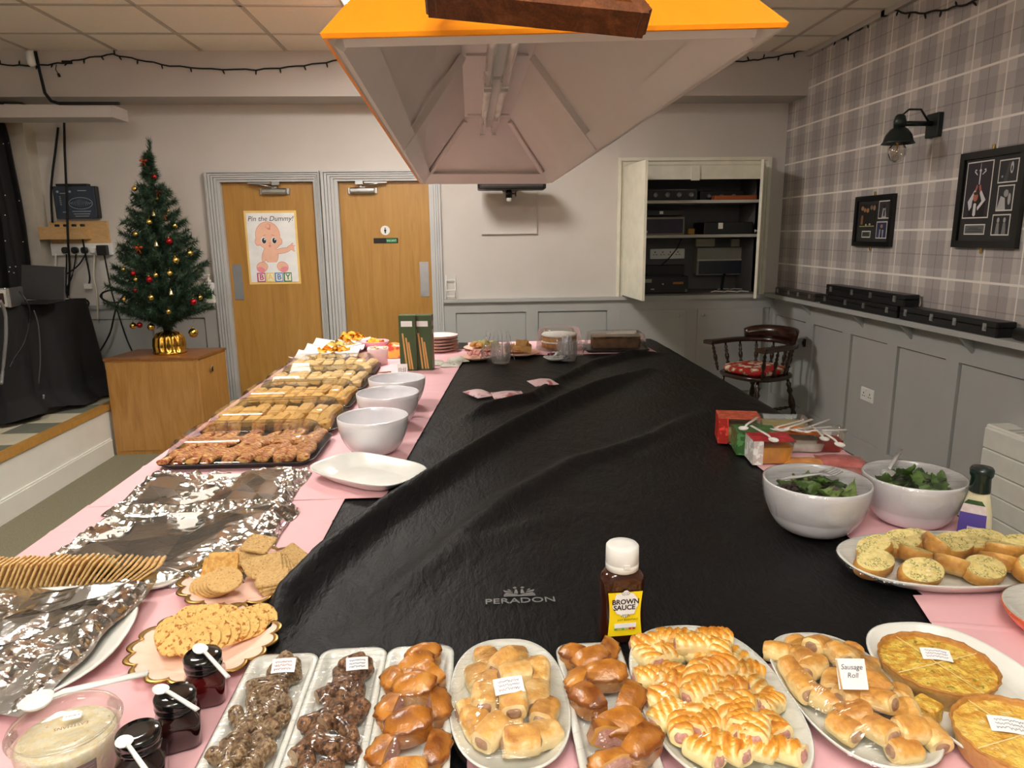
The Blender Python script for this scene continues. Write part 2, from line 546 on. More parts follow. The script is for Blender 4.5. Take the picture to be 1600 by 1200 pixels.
# surface mounted square ceiling lights: backing tray, frame, glowing opal box
LN = ['bright square ceiling light seen past the left edge of the orange canopy', 'square ceiling light above the left row of food, above the frame', 'unseen square light above and right of the viewer, hung low to brighten the ceiling', 'unseen square light above and left of the viewer, hung low to brighten the ceiling', 'square ceiling light above the right side of the table, above the frame']
for k, (x, y, s_) in enumerate(PANELS):
    t = thing('ceiling_light', LN[k], 'ceiling light', (x, y, CEIL - .004))
    if k in (2, 3):      # two unseen lights behind the viewer, drop and rods added to brighten the ceiling
        t.location.z -= .34
        mb = MB()
        for sx in (-.2, .2): mb.tube([(sx, 0, -.01), (sx, 0, .338)], .006, 6)
        mb.build('hanging_rod', m_wp, t)
        mb = MB(); mb.rr(.52, .52, -.10, -.0142, .04, .012, 4); mb.build('diffuser', emis('panel_light', PANEL_COL, s_), t)
    else:
        mb = MB(); mb.rr(.60, .60, -.006, 0, .004, .002, 2); mb.build('tray', m_wp, t)
        mb = MB(); mb.rr(.55, .55, -.012, -.0062, .01, .002, 2); mb.build('diffuser', emis('panel_light', PANEL_COL, s_), t)
# ================================================================ doors
def ytext(x, y, z):
    """local XY of a text / flat drawing -> upright on the back wall, facing the room"""
    return Matrix.Translation((x, y, z)) @ Matrix.Rotation(PI / 2, 4, 'X')


def door(name, D, wl, wr, closer_x, plate_x, flip):
    x0, x1 = D
    mb = MB(); mb.b2(x0 + .003, x1 - .003, YB + .03, YB + .07, .005, DT - .004)
    d = struct(mb.build(name, m_oak))
    mb = MB()
    for k, (f0, f1, pr) in enumerate(((0, .22, .016), (.22, .42, .026), (.42, .62, .030), (.62, .80, .036), (.80, 1, .046))):
        mb.b2(x0 - wl * f1 + .002, x0 - wl * f0 - .002, YB - pr, YB - .001, 0, DT + .085 * f0 + .002)
        mb.b2(x1 + wr * f0 + .002, x1 + wr * f1 - .002, YB - pr, YB - .001, 0, DT + .085 * f0 + .002)
        mb.b2(x0 - wl * f1 + .002, x1 + wr * f1 - .002, YB - pr, YB - .001, DT + .085 * f0 + .002, DT + .085 * f1 - .002)
    mb.b2(x0 - wl, x0, YB - .012, YB + .0, 0, DT + .085); mb.b2(x1, x1 + wr, YB - .012, YB, 0, DT + .085); mb.b2(x0, x1, YB - .012, YB, DT, DT + .085)
    mb.build('frame', m_greyd, d)
    c = thing_part('door_closer', d, (closer_x, YB + .03, DT - .06))
    mb = MB(); mb.M = Matrix.Translation((0, -.022, -.012)) @ Matrix.Rotation(PI / 2, 4, 'Y'); mb.rr(.05, .05, -.10, .10, .02, .006, 3); mb.M = None
    mb.rr(.24, .012, -.034, .01, .004, 0, 1, (0, -.008)); mb.build('body', m_chrome, c)
    mb = MB(); sg = -1 if not flip else 1
    mb.b2(-.02, .02, -.035, -.012, .012, .024); mb.tube([(0, -.03, .02), (sg * .09, -.062, .036), (sg * .19, -.03, .05)], .006, 6); mb.b2(min(sg * .20, sg * .02), max(sg * .20, sg * .02), -.052, -.034, .045, .055)
    mb.b2(-.02 * sg - .03, -.02 * sg + .03, -.06, -.03, .035, .060)
    mb.build('arm', m_chrome, c)
    mb = MB(); mb.rr(.075, .29, 0, .003, .003, .001, 2)
    for sx in (-.028, .028):
        for sy in (-.135, .135): mb.lathe([(.004, .003), (.003, .0045)], 8, (sx, sy, 0), 1)
    mb.build('push_plate', [mat('aluminium_plate', (186, 190, 194), 0.42, 0.85), m_chrome], d, (plate_x, YB + .0295, 1.165), (PI / 2, 0, 0))
    return d


def thing_part(name, parent, loc):
    """a part that is itself split: a small mount mesh that carries its own pieces"""
    mb = MB(); mb.rr(.05, .01, -.02, .02, .004, 0, 1, (0, -.002))
    return mb.build(name, m_chrome, parent, loc)


a = W(430, 297, 6.03)
door_a = door('door_1', D1, .108, .058, a.x, W(374, 459, 6.03).x, False)
a = W(567, 297, 6.03)
door_b = door('door_2', D2, .128, .095, a.x, W(664, 455, 6.03).x, True)
# gents sign and indicator bolt on door 2
a = W(602, 360, 6.03)
mb = MB(); mb.lathe([(.038, 0), (.038, .003)], 28); mb.lathe([(.0055, .003), (.0055, .004)], 10, (0, .017, 0), 1)
mb.prism([(-.008, .009), (.008, .009), (.0095, -.006), (.006, -.006), (.0055, -.024), (.001, -.024), (0, -.008), (-.001, -.024), (-.0055, -.024), (-.006, -.006), (-.0095, -.006)], .003, .004, 1)
mb.build('sign', [m_wp, m_black], door_b, (a.x, YB + .0295, a.z), (PI / 2, 0, 0))
a = W(603, 376, 6.03); m_green = mat('indicator_green', (24, 128, 84), 0.5)
mb = MB(); mb.rr(.20, .042, 0, .004, .003, .001, 2, (0, 0), 0); mb.b2(.004, .09, -.016, .016, .004, .005, 1); mb.text('VACANT', .02, Matrix.Translation((.047, -.001, .0055)), 2)
mb.build('indicator', [m_black, m_green, m_wp], door_b, (a.x, YB + .0295, a.z), (PI / 2, 0, 0))
# ---------------------------------------------------------------- poster on door 1
def poster():
    tl, tr, br, bl = [W(x, y, 6.025) for x, y in ((381, 329), (463, 329), (470, 444), (389, 444))]
    cx = (tl.x + tr.x + br.x + bl.x) / 4; w = (tr.x - tl.x + br.x - bl.x) / 2; z1 = (tl.z + tr.z) / 2; z0 = (bl.z + br.z) / 2; h = z1 - z0
    t = thing('poster', 'paper party poster of a cartoon baby reading Pin the Dummy on the left oak door', 'poster', (cx, YB + .0285, (z0 + z1) / 2))
    pm = mat('poster_paper', (238, 240, 240), 0.6); yl = mat('poster_yellow', (240, 202, 120), 0.6)
    mb = MB()
    def fn(u, v):
        x, y = (u - .5) * w, (v - .5) * h
        return (x, -.0012 - .0022 * (abs(math.sin(u * PI * 2)) + abs(math.sin(v * PI * 2))) * .5, y)
    mb.grid(fn, 12, 16, 1, False)
    k = len(mb.v)
    mb.grid(lambda u, v: fn(u, v)[:1] + (fn(u, v)[1] + .0009,) + fn(u, v)[2:], 12, 16, 1, False)
    mb.build('sheet', [pm, yl], t)
    u = w / 100.0
    sk = mat('print_skin', (244, 194, 168), 0.6); sk2 = mat('print_skin_shade', (226, 146, 128), 0.6); dk = mat('print_ink', (52, 46, 52), 0.6); wh = mat('print_white', (244, 246, 246), 0.6); pk = mat('print_pink', (240, 150, 160), 0.6)
    cols = [pm, sk, sk2, dk, wh, pk, mat('print_magenta', (196, 70, 130), 0.6), mat('print_yellow', (238, 210, 110), 0.6), mat('print_blue', (70, 130, 200), 0.6), mat('print_green', (40, 120, 84), 0.6), mat('print_cream', (238, 236, 214), 0.6)]
    mb = MB(); mb.M = Matrix.Translation((0, -.0045, 0)) @ Matrix.Rotation(PI / 2, 4, 'X'); ly = [0.0]
    def el(x, y, a_, b_, mi, rot=0):
        ly[0] += .00002
        c, s_ = math.cos(rot), math.sin(rot)
        x = x * .9 - 2
        a_ *= .95
        vs = [(u * (x + a_ * math.cos(q) * c - b_ * math.sin(q) * s_), u * (y + a_ * math.cos(q) * s_ + b_ * math.sin(q) * c), ly[0]) for q in [2 * PI * i / 26 for i in range(26)]]
        mb.add(vs, [tuple(range(26))], mi)
    def pl(pts, mi):
        ly[0] += .00002
        mb.add([(u * x, u * y, ly[0]) for x, y in pts], [tuple(range(len(pts)))], mi)
    pl([(-46, -66), (46, -66), (46, 66), (-46, 66)], 0)
    mb.text('Pin the Dummy!', u * 13.2, Matrix.Translation((0, u * 55, .0002)), 3, 0.25)
    ly[0] = .0002
    for mi, g in ((2, 1.0), (1, 0.0)):
        el(-6, 24, 24 + g, 25 + g, mi); el(-2, 12, 21 + g, 15 + g, mi); el(-28, 12, 5 + g, 7 + g, mi); el(19, 12, 4 + g, 6 + g, mi)
        el(-1, -14, 13 + g, 17 + g, mi)
        el(-14, -12, 5 + g, 16 + g, mi, -.35); el(22, -6, 18 + g, 4.5 + g, mi, .18); el(40, 0, 6 + g, 3.5 + g, mi, .4)
        for k in range(4): el(43 + k % 2 * 2, 5 - 3 * k, 5 + g * .6, 1.3 + g * .6, mi, .9 - .55 * k)
    el(-4, 41, 5, 5, 2); el(-4.6, 41.6, 3.8, 3.8, 1); el(-2, 36, 3, 2, 2)
    pl([(-15, -28), (12, -28), (15, -46), (6, -50), (-10, -50), (-18, -44)], 4)
    for sx in (-1, 1):
        for mi, g in ((2, 1.0), (1, 0.0)): el(-1 + sx * 22, -37, 11 + g, 9 + g, mi, sx * -.5)
        el(-1 + sx * 25, -42, 8.5, 5.5, 5, sx * .3)
        ex = -4 + sx * 11
        el(ex, 14, 5.5, 6.5, 4); el(ex + .5, 13.6, 4.2, 5.4, 3); el(ex + 2, 16, 1.4, 1.6, 4); el(ex - 2 * sx, 24, 3.5, .8, 2, sx * -.3)
    el(-3, 3.5, 2.2, 2.6, 2); el(-3, 9, 1.6, .9, 2)
    for k, (ch, mi) in enumerate((('B', 6), ('A', 7), ('B', 8), ('Y', 9))):
        x = -25 + 17 * k - 1
        pl([(x - 8, -66), (x + 8, -66), (x + 8, -48), (x - 8, -48)], mi); pl([(x - 5.5, -64), (x + 6.5, -64), (x + 6.5, -50), (x - 5.5, -50)], 10)
        mb.text(ch, u * 15, Matrix.Translation((u * (x + .5), u * -57, ly[0] + .0002)), mi, bold=u * .3)
    mb.build('print', cols, t)
poster()
# ---------------------------------------------------------------- cupboard in the back wall
cb = thing('cupboard', 'open white two door cupboard let into the back wall with dark shelves inside', 'cupboard', (0, 0, 0))
x0, x1 = CUP
mb = MB()
mb.b2(x0 - .0, x1 + .0, YB + .50, YB + .515, CB - .02, CT); mb.b2(x0 - .018, x0, YB + .02, YB + .515, CB - .02, CT); mb.b2(x1, x1 + .018, YB + .02, YB + .515, CB - .02, CT)
mb.b2(x0, x1, YB + .0, YB + .515, CB - .02, CB); mb.b2(x0, x1, YB + .12, YB + .515, CT, CT + .018)
mb.build('carcass', mat('cupboard_inside_grey', (92, 90, 90), 0.7), cb)
mb = MB()
for f0, f1, pr in ((0, .55, .014), (.55, 1, .030)):
    w = .058
    mb.b2(x0 - w * f1, x0 - w * f0, YB - pr, YB - .001, CB - .012, CT + w * f0); mb.b2(x1 + w * f0, x1 + w * f1, YB - pr, YB - .001, CB - .012, CT + w * f0); mb.b2(x0 - w * f1, x1 + w * f1, YB - pr, YB - .001, CT + w * f0, CT + w * f1)
mb.b2(x0, x1, YB - .006, YB + .02, CT - .115, CT); mb.b2(1.83, 1.90, YB - .018, YB - .006, CT - .125, CT - .01); mb.b2(1.86, 1.87, YB - .022, YB - .018, CT - .06, CT - .04)
mb.build('frame', mat('cupboard_white_paint', (222, 220, 204), 0.42), cb)
m_cream = mat('cupboard_door_paint', (224, 222, 204), 0.42)
for nm, hx, ang, sgn in (('door', x0 + .012, math.radians(-86), 1), ('door', x1 - .012, math.radians(66), -1)):
    mb = MB(); mb.b2(0, sgn * .56, -.02, 0, CB + .0 - 1.5, CT - .012 - 1.5)
    d = mb.build(nm, m_cream, cb, (hx, YB - .03, 1.5), (0, 0, ang))
    mb = MB(); mb.M = Matrix.Rotation(PI / 2 * -1, 4, 'X'); mb.lathe([(.006, 0), (.006, .012), (.013, .018), (.012, .024)], 10, (sgn * .5, .0, 0)); mb.M = None
    d2 = mb.build('knob', m_chrome, d, (0, 0, .03))
m_shelf = mat('cupboard_shelf_edge', (176, 176, 170), 0.5)
s1, s2 = W(1080, 315, 6.05).z, W(1080, 369, 6.05).z
for z in (s1, s2):
    mb = MB(); mb.b2(x0, x1, YB + .05, YB + .5, z - .012, z + .012); mb.build('shelf', m_shelf, cb)
# kit in the cupboard
def kit(label, px0, px1, py_top, zb, y, dep, rows, cat='amplifier', name='amplifier', body=None):
    p0, p1 = W(px0, 400, y), W(px1, 400, y); zt = W((px0 + px1) / 2, py_top, y).z; h = max(.03, zt - zb - .001)
    w = p1.x - p0.x
    t = thing(name, label, cat, ((p0.x + p1.x) / 2, y + dep / 2, zb + .0005))
    mb = MB(); mb.rr(w, dep, 0, h, .006, .004, 2); mb.build('body', body or m_black, t)
    return t, w, h
m_dial = mat('dial_rim', (120, 122, 124), 0.35, 0.7)
t, w, h = kit('black amplifier with a row of round dials on the left of the top cupboard shelf', 1003, 1086, 296, s1 + .013, 6.09, .3, 0)
for k in range(4):
    mb = MB(); mb.M = Matrix.Rotation(PI / 2, 4, 'X'); mb.lathe([(.022, 0), (.02, .012), (.014, .012), (.013, .006)], 16); mb.build('dial', m_dial, t, (-w * .28 + k * w * .22, -.15, h * .5))
mb = MB(); mb.tube([(-w * .46, -.155, h * .95), (w * .47, -.155, h * .95), (w * .49, -.155, h * .2)], .003, 5); mb.build('trim', m_dial, t)
t, w, h = kit('black equalizer box with dials behind the orange tray on the top cupboard shelf', 1090, 1158, 298, s1 + .013, 6.22, .2, 0)
for k in range(3):
    mb = MB(); mb.M = Matrix.Rotation(PI / 2, 4, 'X'); mb.lathe([(.02, 0), (.018, .01), (.012, .01)], 14); mb.build('dial', m_dial, t, (-w * .3 + k * w * .28, -.1, h * .45))
t, w, h = kit('thin orange wooden tray lying at the right end of the top cupboard shelf', 1113, 1178, 305, s1 + .013, 6.08, .1, 0, 'tray', 'tray', mat('orange_tray', (150, 70, 24), 0.5))
t, w, h = kit('small monitor with a dark purple screen and grey frame on the middle cupboard shelf', 1000, 1068, 339, s2 + .013, 6.08, .2, 0, 'monitor', 'monitor', mat('monitor_frame', (130, 124, 110), 0.5))
mb = MB(); mb.b2(-w * .46, w * .46, -.103, -.1, h * .08, h * .88); mb.build('screen', mat('monitor_screen', (34, 22, 46), 0.25), t)
t, w, h = kit('long black carrying case lying on top of the monitor in the cupboard', 1004, 1064, 328, W(1034, 338, 6.08).z + .004, 6.1, .2, 0, 'case', 'equipment_case')
mb = MB(); mb.b2(-.03, .0, -.103, -.1, h * .3, h * .8); mb.build('paper_tag', m_wp, t)
t, w, h = kit('low black speaker box with a white sticker on the right of the middle cupboard shelf', 1098, 1174, 347, s2 + .013, 6.08, .3, 0, 'speaker', 'speaker')
mb = MB(); mb.b2(-.09, -.05, -.153, -.15, h * .45, h * .95); mb.build('sticker', m_wp, t)
t, w, h = kit('small yellow reel between monitor and speaker on the middle cupboard shelf', 1074, 1084, 357, s2 + .013, 6.1, .05, 0, 'reel', 'cable_reel', mat('reel_yellow', (150, 112, 26), 0.5))
t, w, h = kit('black receiver with small lit labels on the cupboard floor', 997, 1077, 432, CB + .001, 6.06, .34, 0, 'receiver', 'receiver')
for k, (fx, fz, a_, b_, c) in enumerate(((-.3, .75, .07, .03, (150, 146, 130)), (.3, .6, .09, .018, (170, 116, 40)), (-.2, .25, .03, .012, (160, 158, 150)), (0, .55, .012, .012, (180, 180, 180)))):
    mb = MB(); mb.b2(fx * w - a_ / 2, fx * w + a_ / 2, -.174, -.17, fz * h - b_ / 2, fz * h + b_ / 2); mb.build('label_plate', mat('kit_label', c, 0.5), t)
for fx in (-.46, .46):
    mb = MB(); mb.M = Matrix.Rotation(PI / 2, 4, 'X'); mb.lathe([(.014, 0), (.012, .01)], 10); mb.build('corner', m_dial, t, (fx * w, -.17, h * .15))
t, w, h = kit('black turntable lid standing behind the receiver in the cupboard', 1000, 1070, 414, CB + .001, 6.42, .06, 0, 'lid', 'turntable_lid')
# back wall of the cupboard: sockets and fuse box
def plate_on(name, label, cat, px0, px1, py0, py1, y, dep, m, off=0):
    a, b = W(px0, py0, y), W(px1, py1, y)
    t = thing(name, label, cat, ((a.x + b.x) / 2, y + off, (a.z + b.z) / 2))
    w, h = abs(b.x - a.x), abs(a.z - b.z)
    mb = MB(); mb.M = Matrix.Rotation(PI / 2, 4, 'X'); mb.rr(w, h, 0, dep, .006, .003, 2); mb.build('body', m, t)
    return t, w, h
YI = 6.498
t, w, h = plate_on('socket_strip', 'white multiple socket plate on the back wall inside the cupboard', 'socket', 1015, 1068, 389, 404, YI, .03, m_wp)
for k in range(4):
    mb = MB()
    for dx, dz, a_, b_ in ((0, .016, .008, .014), (-.014, -.006, .012, .006), (.014, -.006, .012, .006)): mb.b2(dx - a_ / 2, dx + a_ / 2, -.0315, -.0305, dz - b_ / 2, dz + b_ / 2)
    mb.build('socket_hole', m_black, t, (-w * .36 + k * w * .22, 0, 0))
t, w, h = plate_on('fuse_box', 'large grey fuse box with dark window on the back wall inside the cupboard', 'fuse box', 1084, 1163, 387, 428, YI, .11, mat('fusebox_grey', (150, 148, 138), 0.5))
mb = MB(); mb.b2(-w * .46, w * .48, -.118, -.11, -h * .46, h * .02); mb.build('window', mat('fusebox_window', (40, 44, 58), 0.3), t)
mb = MB(); mb.b2(-w * .5, w * .5, -.122, -.11, h * .03, h * .08); mb.build('lip', mat('fusebox_lip', (190, 188, 178), 0.5), t)
for q, (a, b) in enumerate(((1085, 1114), (1140, 1158))):
    plate_on('junction_box', ['double cream junction box above the left of the fuse box', 'single cream junction box above the right of the fuse box'][q], 'junction box', a, b, 373, 385, YI, .05, mat('junction_cream', (170, 166, 148), 0.5))
plate_on('power_adapter', 'white power adapter hanging from a wire high on the right inside the cupboard', 'adapter', 1160, 1170, 320, 335, YI, .08, m_wp)
a, b = W(1126, 428, 6.4), W(1128, 450, 6.3)
mb = MB(); mb.tube([(a.x + .03, 6.38, a.z), (a.x + .01, 6.36, 1.1), (a.x - .02, 6.3, 1.022)], .012, 6); tag(mb.build('cable', m_blackm), 'thick black cable hanging from the fuse box to the cupboard floor', 'cable')
mb = MB(); a = W(1065, 373, 6.45); b = W(1045, 404, 6.45); mb.tube([a, (a.x - .05, 6.42, (a.z + b.z) / 2), b, (b.x - .12, 6.43, b.z - .1)], .005, 5); tag(mb.build('cable', m_blackm), 'thin black cable running from the middle shelf past the cupboard sockets', 'cable')
mb = MB(); random.seed(3)
for k in range(5):
    p = T(1120 + k * 10, 456 - k % 2 * 4, CB + .006); mb.tube([(p.x - .05, p.y, CB + .006), (p.x, p.y + .05, CB + .009), (p.x + .06, p.y + .01, CB + .006)], .005, 5)
tag(mb.build('cable_tangle', m_wp), 'tangle of white leads on the cupboard floor right of the receiver', 'cable')
# ---------------------------------------------------------------- black screen box, hatch trim, wire rack
a, b = W(746, 286, 5.72), W(852, 296, 5.72)
t = thing('projector', 'flat black wall box with a pale bulb under it, beneath the canopy end', 'projector', ((a.x + b.x) / 2, 5.74, b.z))
w = b.x - a.x
mb = MB(); mb.rr(w, .24, 0, .075, .03, .008, 3); mb.build('body', m_black, t)
mb = MB(); mb.rr(w * .9, .003, .022, .032, .001, 0, 1, (0, -.1215)); mb.build('grille', mat('grille_grey', (60, 62, 64), 0.5), t)
mb = MB(); mb.lathe([(.022, -.05), (.026, -.06), (.026, -.02), (.02, 0)], 14, (-.02, 0, 0)); mb.b2(-.012, .035, -.006, .006, -.035, -.022); mb.b2(.028, .038, -.008, .008, -.05, -.015); mb.build('stem', m_black, t)
mb = MB(); mb.ell((-.02, 0, -.07), (.022, .022, .022)); mb.build('bulb', m_wp, t)
mb = MB(); mb.b2(-.06, .06, .1, .255, 0, .06); mb.build('wall_bracket', m_black, t)
a, b = W(752, 285, 6), W(838, 363, 6)
mb = MB(); mb.b2(a.x, b.x, YB - .012, YB - .0005, b.z, 1.93); mb.b2(a.x - .006, b.x + .006, YB - .02, YB - .0005, b.z - .012, b.z); mb.b2(b.x, b.x + .006, YB - .016, YB - .0005, b.z, 1.93); struct(mb.build('trim_10', m_wall))
a, b = W(697, 438, 5.97), W(712, 468, 5.97)
mb = MB(); zb = b.z + .01
for x in (a.x, b.x):
    mb.tube([(x, 5.992, a.z + .04), (x, 5.985, a.z), (x, 5.93, a.z - .03), (x, 5.94, zb + .02), (x, 5.992, zb)], .004, 5)
for z, y in ((a.z, 5.985), (zb + .07, 5.936), (zb + .02, 5.94)): mb.tube([(a.x, y, z), ((a.x + b.x) / 2, y - .006, z), (b.x, y, z)], .004, 5)
tag(mb.build('wire_rack', m_wp), 'small white wire holder on the back wall right of the doors', 'rack')
# ---------------------------------------------------------------- fairy lights along beam and right wall
mb = MB(); led = []
pts = [W(x, y, 5.655) for x, y in ((-30, 101), (0, 101), (40, 103), (75, 101), (105, 97), (140, 90), (176, 85), (215, 93), (265, 103), (330, 108), (400, 109), (450, 105), (500, 99), (540, 92), (620, 88), (760, 96), (900, 92), (1020, 100), (1138, 97), (1170, 95), (1200, 91), (1235, 84), (1258, 78))]
pts += [S(x, y, 2.60) for x, y in ((1272, 76), (1300, 66), (1325, 56), (1347, 43), (1365, 30), (1383, 13), (1392, 15), (1415, 20), (1445, 20), (1480, 14), (1510, 6), (1550, -10))]
fine = []
for p, q in zip(pts[:-1], pts[1:]):
    for k in range(4): fine.append(p.lerp(q, k / 4) + Vector((0, 0, .004 * math.sin(k * 2.1 + p.x * 9))))
mb.tube(fine, .0055, 5)
fl = mb.build('fairy_lights', m_blackm)
tag(fl, 'dark string of unlit fairy lights looped along the beam and the tartan wall', 'string lights')
mb = MB(); mb.tube([(0, 0, 0), (.004, -.004, -.02), (.006, -.006, -.032)], [.005, .006, .002], 5); me = mb.mesh('light_bulb', m_blackm)
random.seed(5)
for k in range(4, len(fine), 3): put('light_bulb', me, fl, fine[k], (random.uniform(-.6, .6), random.choice((0, 0, PI)), random.uniform(0, 6)))
mb = MB(); p = W(104, 97, 5.65)
mb.tube([W(88, 101, 5.652), W(87, 109, 5.65), W(91, 115, 5.65)], .003, 4); mb.tube([W(91, 115, 5.65), W(93, 120, 5.65)], .010, 6); mb.build('plug', m_blackm, fl)
mb = MB(); mb.rr(.07, .02, -.01, .01, .005, 0, 2); mb.build('joint', m_blackm, fl, (p.x, 5.655, p.z))
for px, py in ((178, 80),):
    p = W(px, py, 5.655); mb = MB(); mb.tube([(p.x, 5.655, p.z + .02), (p.x + .005, 5.65, p.z - .02)], .006, 5); mb.build('hook', m_blackm, fl)
p = S(1384, 8, 2.6); mb = MB(); mb.b2(p.x - .015, p.x + .015, p.y - .02, p.y + .02, p.z - .03, CEIL - .036); mb.build('hook', m_blackm, fl)
# sensor and cable at the left end of the beam
p = W(48, 91, 5.63); mb = MB(); mb.M = Matrix.Translation((p.x, 5.64, p.z)); mb.lathe([(.012, -.055), (.03, -.04), (.034, 0), (.03, .04), (.018, .055)], 16); tag(mb.build('alarm_sensor', m_wp), 'small white rounded alarm sensor at the left end of the beam', 'sensor')
mb = MB(); mb.tube([W(55, 80, 5.62), W(62, 112, 5.64), W(70, 145, 5.63), W(80, 158, 5.56), W(92, 161.5, 5.43), W(140, 161.5, 5.43), W(187, 161.5, 5.43)], .011, 6); tag(mb.build('cable', m_blackm), 'black cable dropping from the ceiling and lying along the boxed pelmet', 'cable')
# ================================================================ left side: curtain, wall kit, stage table
random.seed(21)
CE = [W(x, y, 5.72) for x, y in ((2, 180), (12, 215), (22, 270), (34, 330), (41, 390), (46, 430), (52, 520), (60, 640))]
def curtain_edge(z):
    for a, b in zip(CE[:-1], CE[1:]):
        if z >= b.z: return b.x + (a.x - b.x) * min(1.3, (z - b.z) / (a.z - b.z))
    return CE[-1].x
mb = MB()
def cur(u, v):
    z = .37 + v * 2.12
    edge = curtain_edge(z)
    x = -4.25 + u * (edge + 4.25)
    return (x, 5.72 + .045 * math.sin(u * 34) + .02 * math.sin(u * 71 + v * 3), z)
mb.grid(cur, 90, 10); k0 = len(mb.v)
mb.grid(lambda u, v: (cur(u, v)[0], cur(u, v)[1] + .006, cur(u, v)[2]), 90, 10)
ct = thing('curtain', 'black star cloth curtain with tiny sparkles hanging at the far left of the stage', 'curtain', (0, 0, 0))
mb.build('cloth', m_blackm, ct)
mb = MB()
for k in range(46):
    u, v = random.uniform(.45, .98), random.uniform(.3, .95); p = cur(u, v); mb.ell((p[0], p[1] - .006, p[2]), (.005, .004, .005), 6, 4)
o = mb.build('sparkle', m_wp, ct); o['kind'] = 'stuff'
mb = MB(); mb.M = Matrix.Translation((-3.4, 5.72, 2.5)) @ Matrix.Rotation(-PI / 2, 4, 'Y'); mb.lathe([(.012, 0), (.012, .85)], 10); mb.build('rail', m_black, ct)
# control panel
a, b = W(82, 291, 5.93), W(152, 341, 5.93)
w, h = b.x - a.x, a.z - b.z
t = thing('sound_limiter', 'dark blue wall control panel with an oval waveform emblem above a wooden block', 'control panel', ((a.x + b.x) / 2, 5.99, (a.z + b.z) / 2))
mb = MB(); mb.M = Matrix.Rotation(PI / 2, 4, 'X'); mb.rr(w + .02, h, 0, .05, .006, .003, 2); mb.build('case', m_black, t)
m_nav = mat('panel_navy', (44, 56, 72), 0.4); m_pw = mat('panel_print', (150, 160, 168), 0.5)
mb = MB(); mb.M = Matrix.Rotation(PI / 2, 4, 'X')
mb.rr(w, h, .05, .056, .006, .002, 2)
n = 40
for a_, b_, mi, z in ((.3, .17, 1, .0565), (.285, .155, 0, .057)):
    mb.add([(w * .13 + w * a_ * math.cos(2 * PI * i / n), -h * .03 + h * b_ * 1.1 * math.sin(2 * PI * i / n), z) for i in range(n)], [tuple(range(n))], mi)
wave = [(w * (.13 - .26 + .52 * i / 24), -h * .03 + h * .12 * (1 if i % 2 else -1) * math.sin(PI * i / 24), .0585) for i in range(25)]
mb.tube(wave, .003, 4, 1)
for k, (fx, fz, l_) in enumerate(((-.28, .28, .16), (-.28, -.3, .12), (.13, -.28, .46), (.13, -.36, .40), (.13, -.43, .34), (.2, .36, .22))): mb.b2(w * (fx - l_ / 2), w * (fx + l_ / 2), h * fz - .003, h * fz + .003, .056, .0575, 1)
for k in range(5): mb.b2(-w * .38, -w * .34, h * (.16 - .06 * k), h * (.19 - .06 * k), .056, .0575, 1)
for fx in (-.4, -.1): mb.lathe([(.01, .056), (.008, .064)], 10, (w * fx, h * .33, 0), 1)
mb.build('face', [m_nav, m_pw], t)
mb = MB(); mb.b2(-w * .42, w * .34, -.06, 0, h / 2 + .001, h / 2 + .018); mb.build('top_trim', m_black, t)
# wooden block
a, b = W(76, 346, 5.97), W(171, 382, 5.97)
t = thing('wooden_block', 'pine backboard with a deep pine block mounted below the control panel', 'board', ((a.x + b.x) / 2, 5.99, (a.z + b.z) / 2))
w, h = b.x - a.x, a.z - b.z
mb = MB(); mb.b2(-w / 2, w / 2, -.02, .008, -h * .5, h * .5); mb.build('backboard', m_pine, t)
mb = MB(); mb.b2(-w / 2 - .01, w * .2, -.16, -.02, -h * .26, h * .26); mb.build('block', m_pine, t)
for k in range(4):
    mb = MB(); mb.rr(.028, .03, 0, .02, .006, .004, 2); mb.build('clip', m_black, t, (-w * .28 + k * w * .145, -.09, h * .26))
# socket strip with plugs
a, b = W(82, 381, 5.98), W(176, 398, 5.98)
w, h = b.x - a.x, a.z - b.z
t = thing('socket_strip', 'white socket strip with five plugs on the wall left of the tree', 'socket', ((a.x + b.x) / 2, 5.99, (a.z + b.z) / 2))
mb = MB(); mb.b2(-w / 2, w / 2, -.04, .008, -h / 2, h / 2); mb.build('body', m_wp, t)
lab = ['round black plug in the white socket strip, nearest the curtain', 'black plug in the white socket strip, second from the curtain', 'black plug in the white socket strip, just left of the cream plug', 'cream plug in the white socket strip beside the black charger', 'square black charger at the right end of the white socket strip']
plugs = []
for k, px in enumerate((103, 118, 133, 147, 162)):
    p = W(px, 391, 5.94)
    q = thing('plug', lab[k], 'plug', (p.x, 5.948, p.z))
    mb = MB(); mb.M = Matrix.Rotation(PI / 2, 4, 'X')
    if k < 4: mb.rr(.05, .05, 0, .035, .018, .006, 3)
    else: mb.rr(.075, .08, 0, .05, .006, .004, 2)
    mb.build('body', m_wp if k == 3 else m_black, q)
    plugs.append(p)
def cable(pts, r, m, label, ys=None, nm='cable'):
    mb = MB(); P = [Vector(p) for p in pts]; out = []
    for i in range(len(P) - 1):
        p0, p1, p2, p3 = P[max(i - 1, 0)], P[i], P[i + 1], P[min(i + 2, len(P) - 1)]
        for k in range(5):
            t_ = k / 5
            out.append(.5 * ((2 * p1) + (p2 - p0) * t_ + (2 * p0 - 5 * p1 + 4 * p2 - p3) * t_ ** 2 + (3 * p1 - p0 - 3 * p2 + p3) * t_ ** 3))
    out.append(P[-1]); mb.tube(out, r, 5)
    return tag(mb.build(nm, m), label, 'cable')
cable([W(100, 184, 5.95), W(101, 230, 5.95), W(104, 300, 5.90), W(106, 370, 5.80), W(109, 420, 5.93), W(106, 462, 5.93)], .009, m_blackm, 'long black cable hanging down from the pelmet in front of the control panel')
